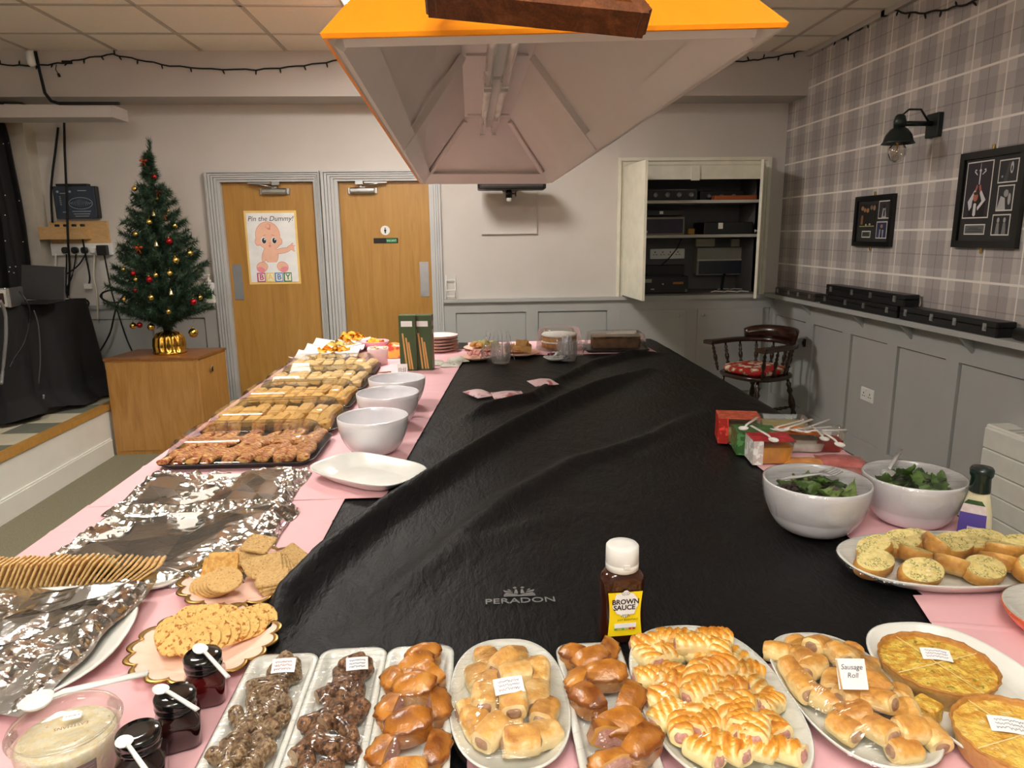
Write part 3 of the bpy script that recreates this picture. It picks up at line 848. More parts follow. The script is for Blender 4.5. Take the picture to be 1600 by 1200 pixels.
cable([W(91, 199, 5.97), W(86, 240, 5.97), W(80, 292, 5.96), W(82, 348, 5.93)], .009, m_blackm, 'black cable slanting down to the left edge of the control panel')
cable([plugs[0] + Vector((0, -.0, -.03)), W(104, 420, 5.92), W(103, 450, 5.92), W(106, 468, 5.92)], .006, m_blackm, 'black lead hanging from the plug nearest the curtain')
cable([plugs[1] + Vector((0, 0, -.03)), W(113, 430, 5.9), W(102, 455, 5.9), W(92, 480, 5.9)], .006, m_blackm, 'black lead hanging from the second plug and bending left')
cable([plugs[2] + Vector((0, 0, -.03)), W(122, 415, 5.93), W(100, 430, 5.93), W(80, 436, 5.93)], .006, m_blackm, 'black lead running left from the third plug towards the laptop')
cable([W(129, 372, 5.85), W(134, 400, 5.9), W(140, 432, 5.93), W(139, 444, 5.93)], .007, m_blackm, 'black lead ending in a loose white connector below the socket strip')
p = W(138, 447, 5.94); mb = MB(); mb.b2(p.x - .025, p.x + .025, 5.92, 5.945, p.z - .02, p.z + .02); tag(mb.build('connector', m_wp), 'loose white connector hanging on the wall left of the tree', 'connector')
cable([plugs[3] + Vector((0, 0, -.03)), W(146, 430, 5.93), W(151, 460, 5.93), W(153, 500, 5.93)], .007, mat('cream_cable', (206, 202, 186), 0.5), 'cream lead hanging straight down from the cream plug')
cable([plugs[4] + Vector((0, 0, -.04)), W(168, 425, 5.94), W(173, 450, 5.93), W(180, 475, 5.9), W(188, 500, 5.85), W(198, 530, 5.8), W(206, 548, 5.6)], .006, m_blackm, 'thin black lead from the charger trailing down behind the tree')
pts = []
c = W(178, 463, 5.85)
for k in range(22):
    a_ = k * .62; pts.append((c.x + .10 * math.cos(a_), 5.86 - .01 * (k % 3), c.z + .05 * math.sin(a_)))
pts += [W(182, 480, 5.85), W(172, 520, 5.85), W(157, 548, 5.85)]
cable(pts, .007, m_blackm, 'coiled black cable hanging on the wall beside the tree')
cable([W(128, 468, 5.9), W(137, 470, 5.9), W(138, 477, 5.9), W(131, 482, 5.9)], .008, m_blackm, 'short loop of black cable behind the corner of the black draped table')
# white flex at left behind laptop
cable([W(87, 396, 5.92), W(87, 430, 5.92), W(86, 465, 5.92)], .007, m_wp, 'white lead dropping from the left end of the socket strip behind the laptop')
# ---- draped table on the stage
ZT = 1.105
yb, yf = 5.40, 4.66
t = thing('stage_table', 'table on the stage hidden under a black cloth', 'table', (0, 0, 0))
mb = MB(); mb.prism([(-3.7, yf), (-3.04, yf), (-2.86, yb - .02), (-3.7, yb - .02)], ZT - .04, ZT - .008); mb.build('top', m_oak, t)
for x in (-3.65, -3.12):
    for y in (yf + .06, yb - .08):
        mb = MB(); mb.b2(x - .02, x + .02, y - .02, y + .02, STZ, ZT - .04); mb.build('leg', m_chrome, t)
mb = MB(); random.seed(9)
DP = [Vector((-3.72, yf - .01, 0)), Vector((-3.03, yf - .01, 0)), Vector((-2.835, yb - .02, 0)), Vector((-3.72, yb - .02, 0))]
DL = [(DP[k + 1] - DP[k]).length for k in range(3)]
DN = [Vector((d.y, -d.x, 0)).normalized() for d in (DP[k + 1] - DP[k] for k in range(3))]
def dr(u, v):
    """hanging cloth: walk round the near end, the long side and the far end of the table"""
    s_ = u * sum(DL); k = 0; q = s_
    while k < 2 and q > DL[k]: q -= DL[k]; k += 1
    c = DP[k].lerp(DP[k + 1], min(1, q / DL[k])); n_ = DN[k].copy(); B_ = .10
    if k < 2 and DL[k] - q < B_: n_ = DN[k].lerp(DN[k + 1], .5 * (1 - (DL[k] - q) / B_)).normalized()
    if k > 0 and q < B_: n_ = DN[k].lerp(DN[k - 1], .5 * (1 - q / B_)).normalized()
    out = .015 + .06 * v + .028 * math.sin(s_ * 17 + 1.3) * v + .012 * math.sin(s_ * 41) * v
    z = ZT - v * (ZT - STZ - .015) + (.02 * math.sin(s_ * 9) + .02) * v
    if v > .86: out += (v - .86) * .6; z = max(z, STZ + .012 + .01 * math.sin(s_ * 13) ** 2)
    return (c.x + n_.x * out, c.y + n_.y * out, z)
mb.grid(dr, 200, 22)
mb.grid(lambda u, v: (-3.72 + u * (.70 + .195 * v), yf - .02 + v * (yb - yf + .01), ZT + .002 * math.sin(u * 20) * math.sin(v * 16)), 20, 20)
tag(mb.build('table_cloth', mat('black_table_drape', (11, 11, 12), 0.85, bump=.2, bs=60)), 'black cloth draped to the floor over the stage table below the laptop', 'tablecloth')
# laptop seen from behind and paper beneath
p0, p1, p2, p3 = [W(x, y, 4.95) for x, y in ((31, 467), (73, 466), (87, 413), (38, 417))]
t = thing('laptop', 'open black laptop seen from behind at the back of the draped stage table', 'laptop', (0, 0, 0))
zl = ZT + .004
w = p1.x - p0.x
mb = MB(); mb.M = Matrix.Translation(((p0.x + p1.x) / 2, 5.06, zl + .012)) @ Matrix.Rotation(math.radians(4), 4, 'Y') @ Matrix.Rotation(math.radians(-8), 4, 'X')
mb.rr(.29, .012, 0, .235, .006, .004, 2); mb.build('screen', mat('laptop_lid', (44, 44, 46), 0.45), t)
mb = MB(); mb.M = Matrix.Translation(((p0.x + p1.x) / 2, 4.95, zl)); mb.rr(.30, .2, 0, .016, .01, .004, 3); mb.build('base', m_black, t)
p = T(95, 465, ZT + .003)
mb = MB(); mb.M = Matrix.Translation((-3.02, 5.22, ZT + .003)) @ Matrix.Rotation(.1, 4, 'Z'); mb.rr(.26, .16, 0, .006, .01, .002, 2); tag(mb.build('paper', m_wp), 'sheet of white paper on the far corner of the draped stage table', 'paper')
# silver mixer
p = T(0, 480, ZT)
t = thing('mixer', 'silver framed amplifier with dark red front on the draped stage table at the left edge', 'amplifier', (-3.13, 4.78, ZT + .004), math.radians(10))
mb = MB(); mb.rr(.34, .2, 0, .11, .008, .006, 2); mb.build('body', mat('mixer_silver', (186, 184, 178), 0.4, 0.1), t)
mb = MB(); mb.b2(-.14, .145, -.104, -.1, .02, .09); mb.build('front_panel', mat('mixer_front', (48, 22, 18), 0.4), t)
for k in range(8):
    mb = MB(); mb.lathe([(.008, 0), (.006, .012)], 8); mb.build('control_knob', m_chrome, t, (-.14 + k * .04, -.06, .11))
for sx in (-1, 1):
    mb = MB(); mb.rr(.02, .21, 0, .12, .004, .002, 1); mb.build('side_panel', m_chrome, t, (sx * .17, 0, -.002))
# cables on the cloth
cable([W(30, 455, 4.66), W(44, 475, 4.66), W(46, 500, 4.7), W(38, 535, 4.66), W(22, 560, 4.6), W(14, 575, 4.55)], .006, m_black, 'black lead hanging in front of the draped stage table')
cable([W(0, 470, 4.3), W(8, 490, 4.35), W(9, 530, 4.35), W(4, 580, 4.35), W(2, 600, 4.3)], .010, mat('grey_cable', (110, 110, 108), 0.5), 'thick grey lead hanging over the front of the draped table at the left edge')
cable([W(53, 485, 4.82), W(60, 510, 4.83), W(63, 560, 4.82), W(60, 600, 4.8)], .004, mat('thin_grey_cable', (70, 70, 70), 0.5), 'thin grey lead against the middle of the black drape')
cable([W(68, 617, 4.84), W(66, 632, 4.84), W(56, 645, 4.82), W(38, 644, 4.7)], .007, mat('pale_grey_cable', (120, 120, 116), 0.5), 'pale grey lead curling at the foot of the black drape')
cable([W(142, 588, 5.3), W(142, 602, 5.3), W(136, 610, 5.3), W(124, 612, 5.3)], .008, mat('pale_cable', (140, 140, 136), 0.5), 'pale grey lead between the draped table and the wooden cabinet')
# wedge loudspeaker, front left
p = T(26, 672, STZ + .004)
t = thing('wedge_speaker', 'black wedge loudspeaker on the stage at the left edge', 'loudspeaker', (-3.27, 4.05, STZ + .001))
mb = MB(); mb.loops([[(.29, -.3, 0), (.29, .3, 0), (-.35, .3, 0), (-.35, -.3, 0)], [(.12, -.3, .42), (.12, .3, .42), (-.35, .3, .42), (-.35, -.3, .42)]], 0, False)
mb.build('cabinet', mat('speaker_black', (22, 22, 23), 0.7), t)
mb = MB(); mb.loops([[(.285, -.27, .03), (.285, .27, .03), (.134, .27, .40), (.134, -.27, .40)], [(.292, -.27, .033), (.292, .27, .033), (.141, .27, .403), (.141, -.27, .403)]], 0, False); mb.build('grille', m_black, t)
# ---- wooden cabinet
cab = thing('wooden_cabinet', 'plain oak cabinet standing below the christmas tree in front of the doors', 'cabinet', (0, 0, 0))
A, B, C_ = (-2.585, 5.066), (-1.945, 5.066), (-1.895, 5.48); D_ = (-2.535, 5.48)
mb = MB(); mb.prism([A, B, C_, D_], .0, .688); mb.build('carcass', m_oakh, cab)
mb = MB(); mb.prism([(A[0] - .008, A[1] - .008), (B[0] + .008, B[1] - .008), (C_[0] + .008, C_[1] + .004), (D_[0] - .008, D_[1] + .004)], .688, .705); mb.build('top', wood('oak_cabinet_top', (120, 72, 30), (140, 88, 40), (160, 104, 52), (1.2, 5, 5)), cab)
mb = MB(); mb.b2(A[0] + .02, B[0] - .02, A[1] - .004, A[1], .03, .672); mb.build('front_panel', m_oakh, cab)
p = S(333, 575, -1.915); n = Vector((.993, -.119, 0))
mb = MB(); mb.M = Matrix.Translation((B[0] + (p.y - B[1]) * .121, p.y, p.z)) @ Matrix.Rotation(math.radians(7), 4, 'Z') @ Matrix.Rotation(PI / 2, 4, 'Y') @ Matrix.Rotation(.0, 4, 'Z')
mb.add([(.026 * math.cos(q), .055 * math.sin(q), .003) for q in [2 * PI * i / 20 for i in range(20)]], [tuple(range(20))], 0)
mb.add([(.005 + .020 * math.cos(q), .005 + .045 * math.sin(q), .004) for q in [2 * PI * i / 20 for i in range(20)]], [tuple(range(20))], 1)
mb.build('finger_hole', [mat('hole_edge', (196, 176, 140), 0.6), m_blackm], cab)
# ---- hand sanitiser
p = W(325, 447, 5.93)
t = thing('sanitiser_bottle', 'white pump bottle with a green label standing on the dado rail right of the tree', 'bottle', (p.x, 5.955, 1.0))
mb = MB(); mb.rr(.085, .05, 0, .17, .02, .008, 3); mb.build('body', m_wp, t)
mb = MB(); mb.rr(.05, .002, .04, .11, .001, 0, 1, (0, -.026)); mb.build('label', mat('label_green', (70, 150, 70), 0.5), t)
mb = MB(); mb.lathe([(.022, .17), (.02, .19), (.008, .195), (.008, .225), (.016, .228), (.014, .238)], 14); mb.b2(-.045, 0, -.006, .006, .228, .238); mb.build('pump', m_wp, t)
# ---- christmas tree
TX, TY, TZ = -2.215, 5.27, .705
tree = thing('christmas_tree', 'small green artificial christmas tree with gold base on the oak cabinet', 'christmas tree', (TX, TY, TZ))
m_gold = mat('gold_foil', (206, 160, 70), 0.22, 1.0, bump=.4, bs=40, bd=.006)
mb = MB()
L = []
for r, z in ((.112, .0), (.115, .014), (.100, .018), (.106, .06), (.100, .110), (.076, .150), (.04, .165)):
    L.append([((r * (1 + (.07 * math.cos(14 * 2 * PI * i / 84) if .016 < z < .155 else 0))) * math.cos(2 * PI * i / 84), (r * (1 + (.07 * math.cos(14 * 2 * PI * i / 84) if .016 < z < .155 else 0))) * math.sin(2 * PI * i / 84), z) for i in range(84)])
mb.loops(L, 0); mb.build('base', m_gold, tree)
mb = MB(); mb.tube([(0, 0, .12), (0, 0, .5), (.01, 0, 1.0), (-.0, 0, 1.25), (.0, 0, 1.42)], [.03, .028, .018, .010, .005], 8); mb.build('trunk', mat('tree_trunk_green', (26, 34, 24), 0.9), tree)
m_fir = mat('fir_needles', (32, 52, 38), 0.6, col2=(58, 80, 58), ns=60, lo=.4, hi=.6, spec=.3)
random.seed(4)
def branch_mesh(L_):
    mb = MB()
    pts = [(0, 0, 0), (L_ * .5, 0, .03 * L_), (L_, 0, .14 * L_)]
    mb.tube(pts, [.004, .003, .002], 4)
    n = int(330 * max(L_, .1) / .25)
    for k in range(n):
        f = .12 + .9 * k / n
        b = Vector((L_ * f, 0, .14 * L_ * f * f))
        th = random.uniform(0, 2 * PI); le = random.uniform(.034, .056)
        d = Vector((random.uniform(.3, .9), math.cos(th), math.sin(th))).normalized()
        sd = d.cross(Vector((random.uniform(-1, 1), random.uniform(-1, 1), random.uniform(-1, 1)))).normalized() * .0022
        mb.add([b - sd, b + sd, b + d * le], [(0, 1, 2)], 0)
    return mb.mesh('branch', m_fir)
variants = {}
prof = [(.20, .10), (.24, .30), (.30, .345), (.38, .335), (.46, .31), (.54, .30), (.62, .262), (.70, .245), (.78, .225), (.86, .205), (.94, .175), (1.02, .15), (1.09, .125), (1.15, .095), (1.21, .07), (1.27, .05), (1.34, .04)]
ga = 0.0
for z, R_ in prof:
    cnt = max(5, int(6 + R_ * 38))
    for k in range(cnt):
        ga += 2 * PI / cnt
        le = R_ * random.uniform(.86, 1.1)
        key = (round(le, 2), random.randint(0, 1))
        if key not in variants: variants[key] = branch_mesh(key[0])
        put('branch', variants[key], tree, (0, 0, TZ * 0 + z + random.uniform(-.02, .02)), (random.uniform(-.3, .3), -random.uniform(.12, .42) if z < 1.2 else -random.uniform(.7, 1.1), ga + random.uniform(-.15, .15)))
mb = MB()
for k in range(170):
    z = 1.28 + .20 * k / 170; th = random.uniform(0, 2 * PI); d = Vector((math.cos(th) * .5, math.sin(th) * .5, .8)).normalized(); b = Vector((.02 * (k / 170), 0, z)); sd = d.cross(Vector((random.uniform(-1, 1), random.uniform(-1, 1), .1))).normalized() * .0022
    mb.add([b - sd, b + sd, b + d * .05], [(0, 1, 2)], 0)
mb.build('tip', m_fir, tree)
m_bg = mat('bauble_gold', (206, 176, 96), 0.22, 1.0); m_br = mat('bauble_red', (150, 18, 26), 0.25, 0.6); m_bs = mat('bell_silver_gold', (214, 204, 160), 0.25, 1.0); m_bow = mat('bow_copper', (168, 72, 30), 0.3, 0.7)
def rad_at(z):
    z -= TZ
    for (z0, r0), (z1, r1) in zip(prof[:-1], prof[1:]):
        if z0 <= z <= z1: return r0 + (r1 - r0) * (z - z0) / (z1 - z0)
    return .08 if z < .25 else .03
bl = [('g', 210, 295, 7), ('r', 241, 276, 6), ('o', 224, 252, 7), ('g', 245, 310, 5), ('b', 240, 334, 6), ('g', 233, 347, 8), ('g', 272, 353, 9), ('g', 212, 366, 7), ('r', 264, 377, 9), ('b', 244, 381, 7), ('g', 296, 396, 9), ('g', 274, 407, 10), ('o', 216, 388, 8), ('r', 208, 427, 7), ('r', 233, 437, 9), ('g', 243, 430, 7), ('g', 265, 427, 8), ('g', 212, 437, 6), ('r', 211, 453, 6), ('g', 236, 465, 8), ('b', 267, 457, 7), ('r', 302, 472, 9), ('g', 312, 465, 7), ('g', 263, 487, 7), ('g', 194, 468, 6), ('g', 208, 509, 9), ('r', 218, 508, 8), ('g', 236, 511, 10), ('g', 302, 520, 13), ('g', 193, 421, 6), ('g', 310, 430, 7), ('o', 247, 300, 6), ('o', 257, 338, 5), ('g', 262, 330, 5)]
nm = {'g': ('bauble', 'gold', m_bg), 'r': ('bauble', 'red', m_br), 'b': ('bell_ornament', 'pale bell', m_bs), 'o': ('bow_ornament', 'copper bow', m_bow)}
special = {(302, 520): 'large gold bauble hanging free below the right side of the tree, above the cabinet', (236, 511): 'large gold bauble hanging left of the tree trunk', (218, 508): 'red bauble hanging lowest on the left of the tree beside a gold one', (208, 509): 'gold bauble hanging lowest on the far left of the tree', (224, 252): 'copper bow near the top of the christmas tree', (241, 276): 'red bauble highest on the christmas tree', (296, 396): 'gold bauble hanging out on the right edge of the tree at mid height', (302, 472): 'red bauble low on the right side of the tree', (210, 295): 'gold bauble on the left edge near the top of the tree', (264, 377): 'shiny pink-red bauble at mid height on the right of the tree', (233, 437): 'large red bauble in the middle of the lower tree'}
orn = {}
for kd, px, py, r in bl:
    z = W(px, py, TY - .2).z; R_ = rad_at(z)
    p = W(px, py, TY - .2); dx = min(abs(p.x - TX), R_)
    y = TY - math.sqrt(max(R_ * R_ - dx * dx, .0004)) * (1.02 if py < 500 else .6) - .02
    p = W(px, py, y); rr_ = r / 1109 * y * .55
    n_, c_, m_ = nm[kd]
    lab = special.get((px, py), {'g': 'small gold bauble among the branches of the tree', 'r': 'small dark red bauble among the left branches of the tree', 'b': 'small pale gold bell hung on the front of the tree', 'o': 'small copper ribbon bow on the front of the tree'}[kd])
    t = thing(n_, lab, 'ornament', p, 0, None if (px, py) in special else {'g': 'gold baubles on the tree', 'r': 'red baubles on the tree', 'b': 'bells on the tree', 'o': 'bows on the tree'}[kd])
    mb = MB()
    if kd in 'gr': mb.ell((0, 0, 0), (rr_, rr_, rr_), 16, 10)
    elif kd == 'b': mb.lathe([(rr_ * 1.1, -rr_), (rr_ * .8, -rr_ * .5), (rr_ * .55, rr_ * .5), (rr_ * .2, rr_)], 14)
    else:
        for sx in (-1, 1): mb.ell((sx * rr_ * .8, 0, rr_ * .3), (rr_ * .8, rr_ * .35, rr_ * .5), 8, 6); mb.tube([(0, 0, 0), (sx * rr_ * .5, -rr_ * .2, -rr_), (sx * rr_ * .7, 0, -rr_ * 1.9)], rr_ * .22, 4)
    orn.setdefault(kd, []).append((py, t)) if (px, py) not in special else None
    mb.build('ball' if kd in 'gr' else 'body', m_, t)
    mb = MB(); mb.lathe([(rr_ * .22, rr_ * .96), (rr_ * .2, rr_ * 1.18)], 8); mb.tube([(0, 0, rr_ * 1.15), (rr_ * .1, 0, rr_ * 1.8), (0, .03, rr_ * 2.6)], .0012, 4); mb.build('cap', m_bg, t)
ORN = orn
# ================================================================ right side
# wall lamp
p = S(1461, 196, 2.61)
lamp = thing('wall_lamp', 'dark green industrial wall lamp with a clear bulb on the tartan wall', 'wall lamp', (XR, p.y, p.z))
m_lamp = mat('lamp_dark_green', (34, 44, 42), 0.35, 0.3)
mb = MB(); mb.M = Matrix.Rotation(-PI / 2, 4, 'Y'); mb.rr(.13, .11, 0, .03, .006, .003, 2); mb.build('backplate', m_lamp, lamp)
mb = MB(); mb.tube([(-.03, 0, .01), (-.2, 0, .01)], .014, 10); mb.lathe([(.03, -.012), (.034, .02), (.026, .05), (.016, .06)], 16, (-.215, 0, .0)); mb.tube([(-.05, 0, .02), (-.10, 0, .085), (-.17, 0, .085), (-.205, 0, .055)], .006, 6); mb.build('arm', m_lamp, lamp)
mb = MB(); mb.lathe([(.028, -.01), (.045, -.02), (.068, -.05), (.078, -.085), (.088, -.098), (.084, -.098), (.072, -.083), (.06, -.05), (.03, -.025)], 28, (-.215, 0, 0), 0, True, False, False); mb.build('shade', m_lamp, lamp)
mb = MB(); mb.lathe([(.02, -.04), (.02, -.085), (.046, -.12), (.046, -.155), (.034, -.185), (.012, -.198)], 20, (-.215, 0, 0)); mb.build('bulb', clear('bulb_glass', (.93, .9, .85), .12, .7, .03), lamp)
mb = MB(); mb.lathe([(.012, -.05), (.012, -.09), (.004, -.1), (.006, -.15)], 8, (-.215, 0, 0)); mb.build('filament', m_brass, lamp)
# picture frames on the tartan wall (flat prints)
def xframe(name, label, quad, frame_w, mk):
    P = [S(x, y, 2.598) for x, y in quad]
    y1 = (P[0].y + P[3].y) / 2; y0 = (P[1].y + P[2].y) / 2; zt = (P[0].z + P[1].z) / 2; zb = (P[2].z + P[3].z) / 2
    w, h = y1 - y0, zt - zb
    t = thing(name, label, 'picture', (XR - .001, (y0 + y1) / 2, (zt + zb) / 2), -PI / 2)
    mb = MB()
    f = frame_w
    for a0, a1, b0, b1 in ((-w / 2, w / 2, h / 2 - f, h / 2), (-w / 2, w / 2, -h / 2, -h / 2 + f), (-w / 2, -w / 2 + f, -h / 2 + f, h / 2 - f), (w / 2 - f, w / 2, -h / 2 + f, h / 2 - f)): mb.b2(a0, a1, -.026, 0, b0, b1)
    mb.build('frame', mat('frame_black', (14, 14, 15), 0.3), t)
    mb = MB(); mb.b2(-w / 2 + f, w / 2 - f, -.012, 0, -h / 2 + f, h / 2 - f); mb.build('mount', mat('mount_charcoal', (40, 40, 40), 0.7), t)
    for zz in (h / 2 + .01, -h / 2 - .012):
        mb = MB(); mb.rr(.016, .006, zz - .016, zz + .014, .003, 0, 2, (-.02, -.006)); mb.build('mirror_plate', m_brass, t)
    mk(t, w - 2 * f, h - 2 * f)
    return t
PR = {}
def pm_(c):
    if c not in PR: PR[c] = mat('photo_print', c, 0.5)
    return PR[c]
def photo(t, cx, cz, w, h, bg, shapes, border=True):
    """one printed photograph: border, background, flat blots of tone"""
    cols = [pm_((214, 212, 204)), pm_(bg)]; mb = MB(); z = [0]
    mb.M = Matrix.Translation((cx, -.0125, cz)) @ Matrix.Rotation(PI / 2, 4, 'X')
    if border: mb.b2(-w / 2 - .006, w / 2 + .006, -h / 2 - .006, h / 2 + .006, 0, .001, 0)
    mb.b2(-w / 2, w / 2, -h / 2, h / 2, .0005, .0016, 1)
    for k, (c, kind, d) in enumerate(shapes):
        m = pm_(c)
        if m not in cols: cols.append(m)
        mi = cols.index(m); zz = .0018 + k * .00003
        if kind == 'e':
            x, y, a, b = d; n = 18
            mb.add([(w * (x + a * math.cos(2 * PI * i / n)), h * (y + b * math.sin(2 * PI * i / n)), zz) for i in range(n)], [tuple(range(n))], mi)
        else:
            mb.add([(w * x, h * y, zz) for x, y in d], [tuple(range(len(d)))], mi)
    mb.build('photograph', cols, t)
def big(t, w, h):
    blk, wht, skin, pur = (16, 15, 18), (206, 206, 210), (176, 104, 84), (44, 36, 46)
    photo(t, -w * .22, h * .12, w * .46, h * .66, pur, [
        (blk, 'p', [(-.30, -.5), (.36, -.5), (.38, -.1), (.2, -.05), (-.1, -.05), (-.32, -.1)]),
        (wht, 'p', [(-.27, -.38), (-.18, -.31), (-.17, -.20), (-.05, -.03), (-.10, .01), (-.36, -.21)]),
        (wht, 'p', [(.08, -.38), (.05, -.32), (.21, -.21), (.10, -.06), (.15, .0), (.37, -.19)]),
        (wht, 'p', [(-.10, -.24), (.01, -.24), (.01, -.46), (-.04, -.49), (-.11, -.46)]),
        (blk, 'p', [(-.11, -.21), (-.05, -.23), (.02, -.21), (.02, -.26), (-.05, -.235), (-.11, -.26)]),
        (skin, 'e', (-.05, -.13, .10, .08)), ((60, 40, 34), 'e', (-.05, -.06, .10, .03)), (skin, 'p', [(-.10, -.01), (-.05, -.03), (.0, .06), (-.02, .10), (-.06, .08)]), (skin, 'p', [(.10, -.05), (.16, -.01), (.12, .08), (.08, .10), (.05, .06)]),
        (wht, 'p', [(.02, .10), (.06, .10), (.07, .34), (.02, .34)]), (wht, 'p', [(-.02, .34), (.09, .34), (.06, .38), (.02, .38)]), (wht, 'p', [(.03, .38), (.045, .38), (.045, .48), (.03, .48)]),
        (wht, 'p', [(-.2, .33), (-.17, .38), (-.1, .37), (-.12, .35), (-.17, .35), (-.06, .28), (-.08, .27)]), (wht, 'p', [(.28, .33), (.25, .38), (.18, .37), (.2, .35), (.25, .35), (.12, .28), (.14, .27)])])
    photo(t, w * .29, h * .31, w * .30, h * .24, (40, 40, 44), [((70, 70, 74), 'p', [(-.2, -.5), (.0, -.5), (.1, .4), (.0, .4)]), ((190, 190, 192), 'e', (.2, .15, .09, .28)), ((20, 20, 22), 'e', (.2, .1, .04, .14)), ((150, 150, 150), 'e', (-.3, -.25, .05, .06))])
    photo(t, w * .29, h * .0, w * .25, h * .27, (46, 46, 48), [((180, 180, 180), 'p', [(-.5, -.5), (.1, -.5), (.0, .0), (-.3, .1)]), ((150, 148, 146), 'e', (.05, .2, .16, .16)), ((170, 168, 166), 'e', (.3, -.05, .1, .25))])
    photo(t, w * .27, h * -.31, w * .28, h * .22, (36, 36, 38), [((130, 130, 130), 'p', [(-.3, -.5), (-.05, -.5), (-.1, .1), (-.25, .1)]), ((160, 158, 156), 'e', (-.17, .25, .08, .14)), ((120, 120, 120), 'p', [(.1, -.5), (.36, -.5), (.3, .1), (.15, .1)]), ((160, 158, 156), 'e', (.22, .25, .08, .14))])
    photo(t, -w * .20, h * -.36, w * .36, h * .10, (96, 98, 98), [((50, 50, 52), 'p', [(-.3, .15), (.2, .15), (.2, .22), (-.3, .22)]), ((50, 50, 52), 'p', [(-.4, -.05), (.4, -.05), (.4, .02), (-.4, .02)]), ((50, 50, 52), 'p', [(-.42, -.3), (.42, -.3), (.42, -.2), (-.42, -.2)])])
xframe('framed_photos', 'large black frame of photographs with a player lifting a trophy on the tartan wall', ((1502, 240), (1605, 225), (1588, 388), (1487, 387)), .035, big)
def small(t, w, h):
    photo(t, -w * .19, h * .14, w * .50, h * .55, (24, 24, 26), [((150, 112, 74), 'e', (-.34, .32, .09, .1)), ((150, 112, 74), 'e', (-.18, .24, .08, .09)), ((160, 122, 84), 'e', (.0, .22, .08, .1)), ((120, 110, 104), 'e', (.22, .34, .08, .1)), ((160, 122, 84), 'e', (.4, .32, .08, .11)), ((130, 96, 60), 'p', [(-.4, -.4), (-.26, -.4), (-.26, 0), (-.38, 0)]), ((170, 166, 120), 'p', [(-.46, -.5), (.46, -.5), (.46, -.46), (-.46, -.46)]), ((180, 178, 150), 'e', (-.05, -.42, .05, .05)), ((180, 178, 150), 'e', (.18, -.4, .05, .05))], False)
    photo(t, w * .30, h * .26, w * .30, h * .38, (50, 48, 50), [((170, 168, 170), 'p', [(-.2, -.5), (.25, -.5), (.1, .2), (-.1, .2)]), ((20, 20, 22), 'e', (0, .2, .14, .14)), ((20, 20, 22), 'p', [(-.05, -.4), (.1, -.4), (.08, 0), (-.02, 0)])])
    photo(t, w * .27, h * -.22, w * .28, h * .36, (44, 50, 84), [((150, 152, 168), 'p', [(-.25, -.5), (.2, -.5), (.25, 0), (-.2, .05)]), ((156, 120, 92), 'e', (0, .25, .13, .13)), ((24, 24, 30), 'p', [(-.1, -.5), (.1, -.5), (.06, .05), (-.06, .05)])])
    photo(t, -w * .19, h * -.32, w * .24, h * .12, (70, 70, 66), [((44, 44, 42), 'p', [(-.3, .1), (.3, .1), (.3, .18), (-.3, .18)]), ((44, 44, 42), 'p', [(-.35, -.2), (.35, -.2), (.35, -.12), (-.35, -.12)])])
xframe('framed_photos', 'small black frame of photographs left of the large frame, below the wall lamp', ((1338, 308), (1397, 302), (1390, 386), (1331, 384)), .03, small)
# cue cases on the ledge
m_case = mat('cue_case_black', (16, 16, 19), 0.35)
def case(label, y0, y1, zb, x, h=.07, d=.095, m=None, clips=(.08, .38, .62, .9)):
    t = thing('cue_case', label, 'cue case', (x, (y0 + y1) / 2, zb + .001), -PI / 2, 'cue cases on the ledge')
    L_ = y1 - y0
    mb = MB(); mb.rr(L_, d, 0, h * .58, .006, .003, 2); mb.build('base', m or m_case, t)
    mb = MB(); mb.rr(L_, d, h * .59, h, .006, .004, 2); mb.build('lid', m or m_case, t)
    for c in clips:
        mb = MB(); mb.b2(-.013, .013, -.005, 0, h * .32, h * .82); mb.b2(-.008, .008, -.009, -.005, h * .4, h * .62); mb.build('clasp', m_chrome, t, (-L_ / 2 + L_ * c, -d / 2, 0))
    return t
case('brown cue case alone at the far end of the ledge', 5.10, 5.78, SHZ, 2.55, .06, .08, mat('cue_case_brown', (58, 50, 46), 0.4))
case('black cue case underneath another on the ledge', 4.06, 5.0, SHZ, 2.555, .07, .10)
case('black cue case lying on top of another on the ledge', 4.0, 4.93, SHZ + .072, 2.555, .07, .095)
case('black cue case lying alone nearest on the ledge below the large framed photos', 3.24, 4.03, SHZ, 2.555, .075, .10)
m_coast = mat('coaster_cream', (206, 200, 186), 0.6); m_ink = mat('coaster_ink', (70, 66, 60), 0.6)
for k, (px, py) in enumerate(((1413, 474), (1431, 476))):
    p = S(px, py, 2.607)
    mb = MB(); mb.M = Matrix.Translation((2.607, p.y, p.z + .006)) @ Matrix.Rotation(-PI / 2 + .12, 4, 'Y'); mb.lathe([(.046, 0), (.046, .004)], 24); mb.text('S' if k else '/', .05, Matrix.Translation((0, 0, .005)), 1)
    tag(mb.build('coaster', [m_coast, m_ink]), ['round cream coaster leaning on the wall beside the stacked cue cases', 'round cream coaster with a curl motif leaning on the wall behind the nearest cue case'][k], 'coaster')
for k, (px, py) in enumerate(((1432, 496), (1478, 507), (1553, 518))):
    p = T(px, py, SHZ); mb = MB(); mb.M = Matrix.Translation((min(p.x, 2.57), p.y, SHZ + .0005)); mb.lathe([(.045, 0), (.045, .003)], 20)
    tag(mb.build('coaster', m_coast), ['flat cream coaster on the ledge before the far end of the nearest cue case', 'flat cream coaster on the ledge before the middle of the nearest cue case', 'flat cream coaster on the ledge past the near end of the cue cases'][k], 'coaster')
